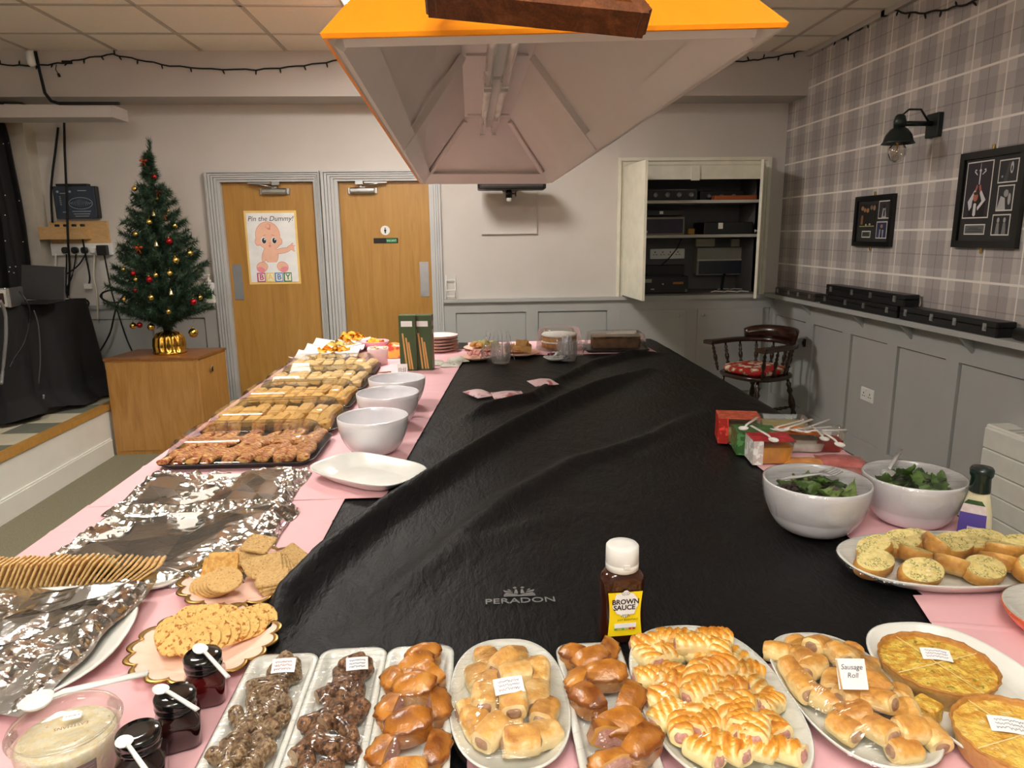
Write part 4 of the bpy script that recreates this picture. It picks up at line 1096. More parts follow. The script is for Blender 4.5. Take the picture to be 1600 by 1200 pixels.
p = S(1590, 517, 2.54); mb = MB(); mb.M = Matrix.Translation((2.55, p.y, SHZ + .032)) @ Matrix.Rotation(PI / 2, 4, 'X'); mb.lathe([(.02, -.02), (.03, -.01), (.03, .3), (.02, .31)], 16); tag(mb.build('cue_tube', m_black), 'black tube lying on the ledge at the right edge', 'tube')
# double socket low on the right wall
p = S(1355, 617, 2.6)
t = thing('wall_socket', 'white double socket on the grey panelling of the right wall', 'socket', (XR - .0125, p.y, p.z), -PI / 2)
mb = MB(); mb.M = Matrix.Rotation(PI / 2, 4, 'X'); mb.rr(.15, .088, 0, .012, .006, .003, 2); mb.build('plate', m_wp, t)
for sx in (-1, 1):
    mb = MB()
    for dx, dz, a_, b_ in ((0, .014, .006, .012), (-.011, -.006, .01, .005), (.011, -.006, .01, .005)): mb.b2(dx - a_ / 2, dx + a_ / 2, -.0135, -.012, dz - b_ / 2, dz + b_ / 2)
    mb.build('socket_hole', m_black, t, (sx * .036, 0, -.006))
    mb = MB(); mb.b2(-.007, .007, -.016, -.012, .024, .036); mb.build('switch', m_wp, t, (sx * .014, 0, 0))
# storage heater
p = S(1545, 665, 2.5)
t = thing('wall_heater', 'white ribbed storage heater against the right wall at the right edge', 'heater', (2.545, p.y - .55, 0))
m_heat = mat('heater_cream', (222, 222, 214), 0.4)
mb = MB(); mb.rr(.12, 1.1, .05, .60, .01, .006, 2); mb.build('body', m_heat, t)
for k in range(5):
    mb = MB(); mb.rr(.012, 1.085, 0, .1, .003, .004, 1); mb.build('front_panel', m_heat, t, (-.064, 0, .065 + k * .105))
mb = MB()
for k in range(10): mb.b2(-.045, .045, -.5 + k * .045, -.48 + k * .045, .6, .602)
mb.M = None; mb.build('grille', mat('heater_grille', (180, 180, 172), 0.5), t, (0, .5, 0))
for y in (-.45, .45):
    mb = MB(); mb.rr(.1, .05, 0, .05, .004, 0, 1, (0, y)); mb.build('foot', m_black, t)
# ---------------------------------------------------------------- captain's chair
A, B = Vector((1.845, 5.405, 0)), Vector((2.154, 5.017, 0))
mid = (A + B) / 2 + Vector((-.03, -.02, 0)); fr = Vector((-.90, -.43, 0)).normalized()
ch = thing('captains_chair', 'dark wooden captains chair with turned spindles in the corner beyond the table', 'chair', (mid.x - fr.x * .24, mid.y - fr.y * .24, 0), math.atan2(fr.y, fr.x))
# local: +x is the front of the chair
mb = MB()
pl = super_oval(.235, .25, 2.8, 36)
mb.loops([[(x * .94, y * .94, .425) for x, y in pl], [(x, y, .435) for x, y in pl], [(x, y, .452) for x, y in pl], [(x * .96, y * .96, .46) for x, y in pl]], 0); mb.build('seat', m_dkwood, ch)
def arcpt(q, r=.265): # q from -1 (right arm end) to 1 (left arm end)
    a_ = PI - q * PI * .5
    if abs(q) < .62: return Vector((r * math.cos(PI - q * 1.0 / .62 * PI / 2), r * math.sin(PI - q / .62 * PI / 2), 0))
    s_ = 1 if q > 0 else -1
    return Vector(((abs(q) - .62) / .38 * .26, s_ * -r if False else r * math.sin(PI - s_ * PI / 2), 0))
mb = MB(); n = 48; L = []
for k in range(n + 1):
    q = -1 + 2 * k / n; c = arcpt(q); t_ = (arcpt(min(1, q + .02)) - arcpt(max(-1, q - .02))).normalized(); nn = Vector((-t_.y, t_.x, 0)); wd = .031 + .014 * max(0, abs(q) - .8) / .2
    L.append([c + nn * wd + Vector((0, 0, .664)), c + nn * wd + Vector((0, 0, .690)), c + nn * wd * .6 + Vector((0, 0, .698)), c - nn * wd * .6 + Vector((0, 0, .698)), c - nn * wd + Vector((0, 0, .690)), c - nn * wd + Vector((0, 0, .664))])
mb.loops(L, 0); mb.build('arm_rail', m_dkwood, ch)
mb = MB(); L = []
for k in range(25):
    q = -.44 + .88 * k / 24; c = arcpt(q, .262); t_ = (arcpt(q + .02, .262) - arcpt(q - .02, .262)).normalized(); nn = Vector((-t_.y, t_.x, 0)); hh = .10 * (1 - .35 * (abs(q) / .44) ** 4); o_ = c.normalized() * .02
    L.append([c + nn * .014 + Vector((0, 0, .697)), c + nn * .012 + o_ + Vector((0, 0, .697 + hh)), c - nn * .012 + o_ + Vector((0, 0, .697 + hh)), c - nn * .016 + Vector((0, 0, .697))])
mb.loops(L, 0); mb.build('crest', m_dkwood, ch)
def spindle(p0, p1, r):
    p0, p1 = Vector(p0), Vector(p1); prof = [(0, .6), (.08, .6), (.12, 1.1), (.18, .7), (.24, 1.2), (.3, .6), (.42, 1.25), (.52, 1.3), (.6, .7), (.66, 1.15), (.72, .65), (.8, 1.1), (.86, .6), (1, .55)]
    mb = MB(); mb.tube([p0.lerp(p1, f) for f, _ in prof], [r * k for _, k in prof], 8); return mb
for q in (-.92, -.72, -.5, -.3, -.1, .1, .3, .5, .72, .92):
    c = arcpt(q); b = Vector((c.x * .86, c.y * .84, .455))
    spindle(b, (c.x, c.y, .674), .013).build('spindle', m_dkwood, ch)
for sx, sy in ((.16, .17), (.16, -.17), (-.16, .17), (-.16, -.17)):
    spindle((sx, sy, .428), (sx * 1.45, sy * 1.35, 0.0), .02).build('leg', m_dkwood, ch)
for sy in (-1, 1):
    spindle((.20, sy * .205, .2), (-.20, sy * .205, .2), .013).build('stretcher', m_dkwood, ch)
spindle((0, -.205, .2), (0, .205, .2), .013).build('stretcher', m_dkwood, ch)
tc_ = NT('floral_cushion'); co = tc_.coord()
v = tc_.n('ShaderNodeTexVoronoi'); v.inputs['Scale'].default_value = 15; tc_.l(co, v.inputs['Vector'])
f = tc_.noise(co, 60, 3)
fl_ = tc_.math('ADD', v.outputs['Distance'], tc_.math('MULTIPLY', tc_.math('SUBTRACT', f, .5), .7))
c = tc_.ramp(fl_, [(.32, (230, 206, 186)), (.44, (186, 150, 110)), (.50, (96, 88, 56)), (.56, (172, 24, 28))])
tc_.l(c, tc_.b.inputs['Base Color']); tc_.b.inputs['Roughness'].default_value = .9
mb = MB(); L = []
for k, (f_, z) in enumerate(((.80, .461), (.95, .466), (1, .485), (.96, .505), (.8, .517), (.4, .523), (.05, .520))):
    L.append([(x * .9 * f_ + .01, y * .86 * f_, z + .006 * noise.noise(Vector((x * 14, y * 14, 1)))) for x, y in pl])
mb.loops(L, 0)
co_ = mb.build('seat_cushion', tc_.m, None, ch.location, (0, 0, ch.rotation_euler.z))
tag(co_, 'red floral cushion on the seat of the captains chair', 'cushion')
# ================================================================ light canopy over the table
m_or = mat('canopy_orange_paint', (255, 150, 0), 0.5, col2=(255, 156, 6), ns=3, bump=.05, bs=40)
m_ci = mat('canopy_inner_white', (234, 226, 220), 0.45, col2=(238, 231, 225), ns=3, bump=.06, bs=30)
RZ, KZ = 1.815, 2.13
R4 = [(-.214, 1.14), (.462, 1.075), (.482, 4.25), (-.284, 4.18)]       # rim, near-left .. far-left
K4 = [(-.022, 1.44), (.235, 1.40), (.228, 3.95), (-.02, 3.94)]
cn = thing('light_canopy', 'orange trapezoid table light canopy with white inside hanging over the table', 'light canopy', (0, 0, 0))
def quad_strip(mb, A, za, B, zb, mi=0):
    for i in range(4):
        j = (i + 1) % 4
        mb.add([(A[i][0], A[i][1], za), (A[j][0], A[j][1], za), (B[j][0], B[j][1], zb), (B[i][0], B[i][1], zb)], [(0, 1, 2, 3)], mi)
def inset(Q, d):
    cx = sum(p[0] for p in Q) / 4; cy = sum(p[1] for p in Q) / 4
    return [(x - math.copysign(d, x - cx), y - math.copysign(d, y - cy)) for x, y in Q]
mb = MB()
quad_strip(mb, R4, RZ + .006, K4, KZ + .012)
mb.add([(x, y, KZ + .012) for x, y in K4], [(0, 1, 2, 3)])
quad_strip(mb, R4, RZ + .006, inset(R4, .003), RZ)
quad_strip(mb, inset(R4, .003), RZ, inset(R4, .009), RZ)
mb.m[-3] = 1; mb.m[-7] = 1
mb.build('shade', [m_or, m_ci], cn)
mb = MB()
Ri, Ki = inset(R4, .009), inset(K4, .006)
quad_strip(mb, Ri, RZ, inset(R4, .010), RZ + .003)
quad_strip(mb, inset(R4, .010), RZ + .003, Ki, KZ)
mb.add([(x, y, KZ) for x, y in Ki], [(3, 2, 1, 0)])
mb.build('lining', m_ci, cn)
# battens: rim boards, hips, mid ribs, joint board at the top
def batten(p, q, w, t_, nrm, m=m_ci, nm='batten'):
    p, q, nrm = Vector(p), Vector(q), Vector(nrm).normalized()
    d = (q - p).normalized(); s_ = d.cross(nrm).normalized() * w / 2; n_ = nrm * t_
    mb = MB(); mb.loops([[p - s_, p + s_, p + s_ + n_, p - s_ + n_], [q - s_, q + s_, q + s_ + n_, q - s_ + n_]], 0, False)
    return mb.build(nm, m, cn)
def on_slope(i, f, g):
    j = (i + 1) % 4
    a = Vector((Ri[i][0], Ri[i][1], RZ)).lerp(Vector((Ri[j][0], Ri[j][1], RZ)), f); b = Vector((Ki[i][0], Ki[i][1], KZ)).lerp(Vector((Ki[j][0], Ki[j][1], KZ)), f)
    return a.lerp(b, g)
def nrm_of(i):
    a, b, c = on_slope(i, 0, 0), on_slope(i, 1, 0), on_slope(i, .5, 1); n_ = (b - a).cross(c - a)
    ctr = Vector((.1, 2.65, RZ)); return n_ if n_.dot(ctr - a) > 0 else -n_
for i in range(4):
    g = .10
    batten(on_slope(i, .006, g), on_slope(i, .994, g), .066, .020, nrm_of(i), nm='rim_board')
for i in (1, 3):
    f = .465 if i == 1 else .545
    batten(on_slope(i, f, .02), on_slope(i, f, .97), .034, .024, nrm_of(i), nm='rib')
for i in range(4):
    a = Vector((Ri[i][0], Ri[i][1], RZ)); b = Vector((Ki[i][0], Ki[i][1], KZ)); dn = (Vector((.1, 2.65, RZ)) - a); dn.z = -.1
    nn = (nrm_of(i).normalized() + nrm_of((i + 3) % 4).normalized()).normalized()
    batten(a.lerp(b, .16) + nn * .012, a.lerp(b, .97) + nn * .012, .026, .012, nn, nm='hip_strip')
for i, y in ((0, 2.62), (1, 1.42), (2, 3.86)):
    mb = MB(); mb.b2(.0, .212, y - .03, y + .03, KZ - .008, KZ - .0005); mb.build('joint_board', m_ci, cn)
# two rows of twin fluorescent tubes, switched off
m_tube = mat('fluorescent_tube_off', (240, 237, 230), 0.15, coat=.6)
for y0, y1 in ((1.45, 2.72), (2.74, 3.95)):
    for dx in (-.03, .03):
        xx = .105 + dx
        mb = MB(); mb.M = Matrix.Translation((xx, y0 + .03, KZ - .075)) @ Matrix.Rotation(-PI / 2, 4, 'X'); mb.lathe([(.015, 0), (.015, y1 - y0 - .06)], 14); tb = mb.build('tube', m_tube, cn)
        for yy in (y0 + .02, y1 - .04):
            mb = MB(); mb.b2(xx - .014, xx + .014, yy, yy + .022, KZ - .092, KZ - .04); mb.build('holder', m_white, tb)
    mb = MB(); mb.b2(.085, .125, y0 + .02, y1 - .02, KZ - .05, KZ - .008); mb.build('ballast', m_white, cn)
for y in (1.9, 3.4):
    mb = MB(); mb.tube([(.105, y, KZ + .01), (.105, y, CEIL + .02)], .006, 6); mb.build('hanging_rod', m_chrome, cn)
# wooden ball triangle hung on the near end of the canopy
fa = Vector((K4[0][0] - R4[0][0], K4[0][1] - R4[0][1], KZ - RZ)); sl = Vector((0, .2 + .0, .315)).normalized(); out = Vector((0, -sl.z, sl.y))
p1 = W(676, 1, 1.065); p2 = W(1002, 33, 1.045)
ap = (p1 + p2) / 2 + sl * .27 - out * .0
tri = thing('ball_triangle', 'worn wooden ball triangle hanging on the near orange face of the canopy', 'ball rack', (0, 0, 0))
m_tri = wood('triangle_wood', (62, 30, 12), (98, 50, 22), (140, 84, 46), (9, 9, 9), 3.0, .35, .3)
for nm, a, b in (('bar', p1, p2), ('bar', p2, ap), ('bar', ap, p1)):
    d = (b - a).normalized(); s_ = d.cross(out).normalized() * .0085; n_ = out * .021
    mb = MB(); a2, b2 = a - d * .006, b + d * .006
    mb.loops([[a2 - s_ - n_, a2 + s_ - n_, a2 + s_ + n_, a2 - s_ + n_], [b2 - s_ - n_, b2 + s_ - n_, b2 + s_ + n_, b2 - s_ + n_]], 0, False)
    mb.build(nm, m_tri, tri)
mb = MB(); q = ap - sl * .012; mb.tube([q + out * .03, q - out * .05], .004, 6); mb.build('hook', m_brass, tri)
# ================================================================ snooker table and its black cover
TZ0 = .87
TX0, TX1, TY0, TY1 = -.985, 1.142, .45, 4.43
st = thing('snooker_table', 'full size snooker table hidden under a black cover', 'table', (0, 0, 0))
m_mah = wood('mahogany', (60, 26, 14), (84, 38, 20), (104, 52, 28))
mb = MB(); mb.b2(TX0 + .02, TX1 - .02, TY0 + .02, TY1 - .02, .70, TZ0 - .014); mb.build('bed', m_mah, st)
for x in (TX0 + .25, TX1 - .25):
    for y in (TY0 + .3, (TY0 * 2 + TY1) / 3, (TY0 + TY1 * 2) / 3, TY1 - .3):
        mb = MB(); mb.lathe([(.05, 0), (.06, .03), (.06, .1), (.09, .16), (.10, .4), (.07, .5), (.09, .56), (.09, .7)], 16, (x, y, 0)); mb.build('leg', m_mah, st)
def poly_w(pts): return [T(x, y, TZ0) for x, y in pts]
FOLDS = [  # ridge line in the cloth, height, width on the far side, width on the near side
    (poly_w([(418, 1000), (445, 945), (500, 885), (600, 806), (700, 738), (800, 676), (875, 636), (950, 603), (1010, 578)]), .052, .024, .040),
    (poly_w([(722, 655), (767, 638), (830, 624), (875, 597), (925, 572), (985, 556), (1030, 552)]), .036, .022, .036),
    (poly_w([(640, 900), (797, 777), (900, 721), (962, 703), (1025, 682), (1080, 650)]), .020, .035, .045),
    (poly_w([(1000, 720), (1060, 690), (1110, 640), (1130, 600)]), .008, .05, .05),
    (poly_w([(560, 960), (640, 905), (740, 850), (880, 800)]), .007, .03, .05),
]
def seg_d(p, A):
    best = 9
    side = 1; ft = 0
    n_ = len(A) - 1
    for i in range(n_):
        a, b = A[i], A[i + 1]
        dx, dy = b.x - a.x, b.y - a.y; L2 = dx * dx + dy * dy
        t_ = max(0, min(1, ((p[0] - a.x) * dx + (p[1] - a.y) * dy) / L2))
        qx, qy = a.x + dx * t_ - p[0], a.y + dy * t_ - p[1]
        d = math.hypot(qx, qy)
        if d < best:
            best = d; side = 1 if (dx * (p[1] - a.y) - dy * (p[0] - a.x)) > 0 else -1; ft = (i + t_) / n_
    return best, side, ft
def cover_z(x, y):
    z = TZ0 - .0015
    for A, h, w0, w1 in FOLDS:
        d, s_, ft = seg_d((x, y), A)
        if d < .25:
            w = w0 if s_ > 0 else w1
            e = min(1, ft / .12) * min(1, (1 - ft) / .15)
            z += h * math.exp(-(d / w) ** 2 * 1.2) * (.25 + .75 * e)
    n1 = noise.noise(Vector((x * 5 + y * 2.2, y * 1.9 - x * 1.2, 3)))
    n2 = noise.noise(Vector((x * 24, y * 9, 7)))
    n3 = abs(noise.noise(Vector((x * 16 + y * 5, y * 5, 12))))
    # drag lines on the right half of the cloth
    k = max(0, min(1, (x + .1) / .5))
    n4 = noise.noise(Vector((x * 4 - y * 3, (x * 1.2 + y) * 13, 1)))
    return z + .0012 * min(0, n1 - .3) + .0007 * (n2 - 1) - .0012 * n3 + .0035 * k * max(0, n4 - .05) * max(0, min(1, (y - 1.25) / .6)) * (1 if x < .78 or y > 2.35 else 0)
mb = MB()
NX, NY = 210, 360
def cov(u, v):
    x = TX0 - .012 + u * (TX1 - TX0 + .024); y = TY0 + v * (TY1 - TY0 + .012)
    z = cover_z(x, y)
    ex = min(x - TX0, TX1 - x); ey = TY1 - y
    if ex < .02: z -= (.02 - ex) * .35
    if ey < .02: z -= (.02 - ey) * .35
    return (x, y, z)
mb.grid(cov, NX, NY)
def skirt(fn, n):
    mb.grid(lambda u, v: fn(u, v), n, 8)
skirt(lambda u, v: (TX1 + .012 + .012 * v + .012 * v * math.sin(u * 60), TY0 + u * (TY1 - TY0 + .012), cov(1, u)[2] - .42 * v), 160)
skirt(lambda u, v: (TX0 - .012 - .012 * v - .012 * v * math.sin(u * 60), TY1 + .012 - u * (TY1 - TY0 + .012), cov(0, 1 - u)[2] - .42 * v), 160)
skirt(lambda u, v: (TX1 + .012 - u * (TX1 - TX0 + .024), TY1 + .012 + .012 * v + .012 * v * math.sin(u * 40), cov(1 - u, 1)[2] - .42 * v), 100)
tcv = NT('black_cover'); co = tcv.coord((1, .35, 1))
tcv.b.inputs['Base Color'].default_value = lin((30, 30, 30)); tcv.b.inputs['Roughness'].default_value = .5; tcv.b.inputs['Specular IOR Level'].default_value = .2
b1 = tcv.noise(tcv.coord((30, 12, 30)), 1.0, 5, .6, .8); b2 = tcv.noise(tcv.coord((90, 40, 90)), 1.0, 3)
tcv.l(tcv.ramp(tcv.noise(tcv.coord(), 3, 3), [(.3, (17, 17, 18)), (.7, (22, 22, 23))]), tcv.b.inputs['Base Color'])
tcv.bump(tcv.math('ADD', b1, tcv.math('MULTIPLY', b2, .4)), .75, .007)
cover = tag(mb.build('table_cover', tcv.m), 'black wrinkled cover draped over the whole snooker table', 'table cover')
# printed crest and name on the cover
m_logo = mat('logo_grey_print', (120, 120, 120), 0.6)
c = T(813, 940, TZ0); e0, e1 = T(762, 940, TZ0), T(866, 940, TZ0)
w = (e1 - e0).length
mb = MB()
lz = TZ0 + .0022
mb.text('PERADON', w * .205, Matrix.Translation((c.x, c.y, lz)) @ Matrix.Diagonal((1.13, 1.0, 1, 1)), 0, 0, 'CENTER', .0004)
u = w / 100
def lp(pts):
    mb.prism([(c.x + x * u, c.y + (y + 10) * u) for x, y in pts], lz - .0004, lz + .0004)
lp([(-24, 4), (24, 4), (24, 7), (-24, 7)])
for s_ in (-1, 1):
    def f_(P): return [(x * s_, y) for x, y in (P if s_ > 0 else P[::-1])]
    lp(f_([(3, 9), (24, 9), (20, 14), (9, 11)])); lp(f_([(10, 15), (22, 17), (24, 23), (14, 18)])); lp(f_([(2, 12), (8, 13), (6, 24), (3, 24)])); lp(f_([(3, 30), (6, 33), (9, 30), (6, 27)])); lp(f_([(12, 20), (18, 24), (15, 25)]))
mb.build('print', m_logo, cover)
# ---- pink paper runners
m_pink = mat('pink_paper', (230, 180, 186), 0.75, col2=(233, 185, 190), ns=3, bump=.1, bs=20)
ZP = TZ0 + .0015
def paper(label, poly, lift=0.0, creases=(), n=40):
    """sheet as a grid clipped to a quad given by four table points (near-left, near-right, far-right, far-left)"""
    a, b, c, d = [Vector((p[0], p[1], 0)) for p in poly]
    rs = random.uniform(0, 50)
    def fn(u, v, dz=0):
        p = a.lerp(b, u).lerp(d.lerp(c, u), v)
        z = ZP + lift + .0006 * noise.noise(Vector((p.x * 7 + rs, p.y * 7, 1)))
        for cr in creases: z += .0034 * max(0, 1 - abs(v - cr - .004 * math.sin(u * 5 + cr * 30)) / .006)
        ed = min(u, 1 - u, v, 1 - v)
        return (p.x, p.y, z + dz)
    mb = MB(); m_ = max(40, int((d - a).length * 110))
    mb.grid(lambda u, v: fn(u, v, .0005), n, m_); mb.grid(lambda u, v: fn(u, 1 - v, 0), n, m_)
    return tag(mb.build('paper_runner', m_pink), label, 'paper runner', 'pink paper runners')
paper('pink paper runner under the clear trays and white bowls at the left', [(-.975, 1.735), (-.235, 1.737), (-.022, 4.10), (-.975, 4.38)], .0008, (.12, .22, .33, .42, .52, .60, .68, .76, .9))
paper('pink paper runner under the foil trays and crackers at the near left', [(-.98, .62), (-.36, .72), (-.336, 1.75), (-.98, 1.75)], 0, (.3, .6, .85))
paper('pink paper runner under the glass mugs and cakes at the far end', [(-.03, 3.86), (1.03, 3.86), (1.0, 4.38), (-.03, 4.38)], 0, (.4,))
paper('pink paper runner under the dips and salad bowls at the right', [(.815, 1.12), (1.12, 1.12), (1.12, 2.24), (.80, 2.24)], 0, (.3, .55, .8))
paper('pink paper runner at the near right corner between garlic bread and quiche', [(.74, .96), (1.12, .80), (1.12, 1.145), (.795, 1.15)], .0008, (.5,))
paper('pink paper runner under the row of foreground platters', [(-.02, .50), (1.12, .50), (1.12, .965), (-.02, .965)], -.0004, (.4, .7))
# ================================================================ food and tableware kit
ZT0 = .8745           # top of paper
m_por = mat('white_porcelain', (226, 228, 222), 0.18, spec=.6, coat=.3)
m_bowl = mat('white_melamine', (226, 224, 228), 0.15, spec=.6, coat=.4)
m_film = clear('cling_film', (.985, .985, .98), .055, .42, .10, .22, .9, 14, (1, 3.5, 1))
m_clear = clear('clear_plastic_lid', (.97, .965, .95), .05, .5, .05, .3, .12, 9)
m_cglass = clear('cut_glass', (.99, .99, .99), .08, .5, .05, .3, .9, 60, (1, 1, 1), .16, (240, 242, 240))
m_saus = mat('sausage_skin', (84, 48, 26), 0.34, col2=(166, 122, 84), ns=170, lo=.36, hi=.66, bump=.9, bs=260, coat=.4, col3=(54, 28, 16), ns3=120, lo3=.52, hi3=.62)
m_cutend = mat('sausage_cut_end', (170, 144, 116), 0.6, col2=(186, 162, 134), ns=120, bump=.6, bs=160, col3=(110, 90, 66), ns3=130)
m_saus2 = mat('sausage_skin_herb', (110, 78, 48), 0.4, col2=(170, 144, 108), ns=190, lo=.38, hi=.62, bump=.9, bs=260, coat=.3, col3=(72, 46, 26), ns3=130, lo3=.54, hi3=.64)
m_meat = mat('pink_meat', (186, 130, 122), 0.5, col2=(206, 156, 142), ns=160, bump=.5, bs=300, col3=(222, 186, 168), ns3=220)
m_meatb = mat('grey_pork_meat', (160, 122, 96), 0.55, col2=(186, 150, 122), ns=70, bump=.6, bs=150)
m_pie = pastry('pork_pie_crust', (214, 160, 84), (188, 120, 40), (124, 66, 20), .24, .5, 35, .8)
m_roll = pastry('sausage_roll_pastry', (238, 214, 160), (218, 166, 88), (164, 98, 40), .45, .12, 60, .9)
m_rolls = pastry('soft_roll_pastry', (240, 214, 152), (222, 164, 80), (170, 102, 38), .36, .25)
m_puff = pastry('puff_pastry', (246, 226, 166), (232, 166, 54), (196, 112, 28), .4, .2)


def film(name, label, outline, rim, hfun, n=34, group=None):
    """thin sheet stretched over a platter: outline = closed list of XY (local), rim height, hfun(x, y) food height"""
    m_ = len(outline); R_ = 12; mb = MB(); L = []
    for k in range(R_):
        f = (1 - (k / R_)) ** .9
        lp = []
        for x, y in outline:
            xx, yy = x * f, y * f
            z = rim if k == 0 else max(rim + .001, hfun(xx, yy)) + .002 * noise.noise(Vector((xx * 40, yy * 40, rim)))
            lp.append((xx, yy, z))
        L.append(lp)
    low = [(x * 1.012, y * 1.012, rim - .010) for x, y in outline]
    mb.loops([low] + L, 0, True, False, True)
    return mb


def plate_mb(outline, h=.022, base=.72, lip=.006, th=.004):
    mb = MB()
    def sc_(f, z): return [(x * f, y * f, z) for x, y in outline]
    mb.loops([sc_(base, 0), sc_(base * 1.02, .0015), sc_(.96, h - lip), sc_(1, h), sc_(.985, h + .0015), sc_(.955, h - .001), sc_(base * 1.06, th + .002), sc_(base * .9, th)], 0)
    return mb


def sausage_mb(L_, r, bend, seed, cut=False):
    mb = MB(); n = 12; P, R_ = [], []
    for k in range(n + 1):
        f = k / n; t_ = f * 2 - 1
        P.append((t_ * L_ / 2, bend * (t_ * t_), 0)); e = abs(t_)
        R_.append((r * (1 if cut else 1 - max(0, e - .72) ** 2 * 8.5)) * (1 + .09 * noise.noise(Vector((f * 9, seed, 0)))) if e < .995 else r * (.93 if cut else .3))
    mb.tube(P, R_, 12)
    if cut: mb.m[-1] = mb.m[-2] = 1
    mb.v = [tuple(Vector(p) + Vector((0, p[1], p[2])).normalized() * .0011 * noise.noise(Vector(p) * 130 + Vector((seed, 0, 0)))) for p in mb.v]
    return mb


def roll_mb(L_, w, h, seed, ridges=0, slant=.5, square=2.6, meat=True, crease=.0, browned=.5):
    """sausage roll: flat-bottomed pillow, crust slot 0, meat slot 1; ridges = slashes across the top"""
    n, m_ = (26 if ridges else 12), 18
    L, at = [], []
    for k in range(n + 1):
        f = k / n; t_ = f * 2 - 1
        e = 1 - .16 * abs(t_) ** 6
        lp = []
        for i in range(m_):
            a_ = 2 * PI * i / m_
            c, s_ = math.cos(a_), math.sin(a_)
            y = w / 2 * math.copysign(abs(c) ** (2 / square), c) * e
            zz = h / 2 * math.copysign(abs(s_) ** (2 / square), s_) * (e if s_ > 0 else 1) + h / 2
            up = max(0, s_)
            b = browned * up ** .7 + .18 * noise.noise(Vector((t_ * 2.2 + seed, y * 40, zz * 30)))
            if ridges:
                ph = (f + slant * (y / w)) * ridges * 2 * PI
                rd = 1 - 2 * max(0, math.cos(ph / 2)) ** 10 if False else 1 - 2 * abs(math.cos(ph / 2)) ** 8
                zz += up * h * .10 * rd + up * h * .04 * math.sin(ph); b += up * (.34 * rd + .12 * math.sin(ph))
            q = 1 + .05 * noise.noise(Vector((t_ * 3 + seed * 3, c * 2, s_ * 2)))
            if crease and abs(t_) > .9: pass
            lp.append((t_ * L_ / 2 + .004 * noise.noise(Vector((y * 50, zz * 50, seed))) * (abs(t_) > .9), y * q, max(0, zz * (q if s_ > 0 else 1))))
            at.append(max(0.02, b))
        L.append(lp)
    mb = MB()
    # meat ends: a ring of pastry and a slightly proud disc of filling
    mb.loops(L, 0, True, False, False, at)
    for k, sg in ((0, -1), (n, 1)):
        ring = L[k]; cx = sum(p[0] for p in ring) / m_; cy = 0; cz = sum(p[2] for p in ring) / m_
        r1 = [(cx + sg * .001, p[1] * .62, cz + (p[2] - cz) * .62) for p in ring]
        r2 = [(cx + sg * .004, p[1] * .35, cz + (p[2] - cz) * .35) for p in ring]
        A = [ring, r1] if sg > 0 else [r1, ring]
        mb.loops([ring, r1] if sg > 0 else [ring, r1], 0, True, False, False, [.08] * (2 * m_))
        mb.loops([r1, r2], 1 if meat else 0, True, False, True, [.1] * (2 * m_), 1 if meat else 0)
    return mb


def pie_mb(r, h, seed, cut=.5):
    """half pork pie: domed glossy lid with crimped edge, flat cut face of pink meat (slot 1)"""
    mb = MB(); n = 18; L, at = [], []
    rows = [(.90, 0, .3), (.96, .1, .4), (.99, .55, .45), (1.03, .68, .7), (1.06, .76, .9), (1.02, .84, .9), (.93, .90, .6), (.80, 1.02, .55), (.58, 1.14, .65), (.32, 1.21, .75), (.10, 1.23, .6), (.02, 1.23, .5)]
    for rf, zf, b in rows:
        lp = []
        for i in range(n + 1):
            a_ = -PI / 2 + PI * i / n
            q = 1 + (.05 * math.sin(i * 1.9 + seed) if rf > 1.01 else .04 * noise.noise(Vector((math.cos(a_) * 2, math.sin(a_) * 2 + zf, seed))))
            x, y = r * rf * q * abs(math.cos(a_)) ** .5 * .92, r * rf * q * math.copysign(abs(math.sin(a_)) ** .75, a_) * .92
            lp.append((x, y, h * zf + .002 * noise.noise(Vector((x * 60, y * 60, seed)))))
            at.append(max(.02, b + .35 * noise.noise(Vector((x * 45, y * 45, seed * 3 + zf)))))
        L.append(lp)
    k = n + 1
    vs = [p for l in L for p in l]
    fs = [(a * k + i, a * k + i + 1, (a + 1) * k + i + 1, (a + 1) * k + i) for a in range(len(L) - 1) for i in range(n)]
    mb.add(vs, fs, 0, True, at)
    # cut face: pastry wall round a bulging meat core
    e0 = [l[0] for l in L]; e1 = [l[-1] for l in L]
    ring = e0 + e1[::-1]
    c = Vector((sum(p[0] for p in ring) / len(ring), sum(p[1] for p in ring) / len(ring), h * .5))
    r1 = [tuple(c + (Vector(p) - c) * .80 + Vector((-.0004, 0, 0))) for p in ring]; r2 = [tuple(c + (Vector(p) - c) * .4 + Vector((-.003, 0, 0))) for p in ring]
    mb.loops([ring, r1], 0, False, False, False, [.12] * (2 * len(ring)))
    mb.loops([r1, r2], 1, True, False, True, None, 1)
    return mb


def scatter(meshes, name, label, cat, group, places, per=5):
    """places: (x, y, z, rx, ry, rz, scale) in world; one thing per piece, labelled by its place"""
    out = []
    for k, (x, y, z, rx, ry, rz, s_) in enumerate(places):
        o = put(name, meshes[k % len(meshes)], None, (x, y, z), (rx, ry, rz), (s_, s_, s_))
        tag(o, label, cat, group); out.append(o)
    if len(out) > 1: row_labels(out, label, per)
    return out


_ONES = ['', 'first', 'second', 'third', 'fourth', 'fifth', 'sixth', 'seventh', 'eighth', 'ninth', 'tenth', 'eleventh', 'twelfth', 'thirteenth', 'fourteenth', 'fifteenth', 'sixteenth', 'seventeenth', 'eighteenth', 'nineteenth']


def nth(k):
    if k < 20: return _ONES[k]
    t_, o_ = divmod(k, 10)
    b = {2: 'twent', 3: 'thirt', 4: 'fort'}[t_]
    return b + 'ieth' if o_ == 0 else b + 'y-' + _ONES[o_]


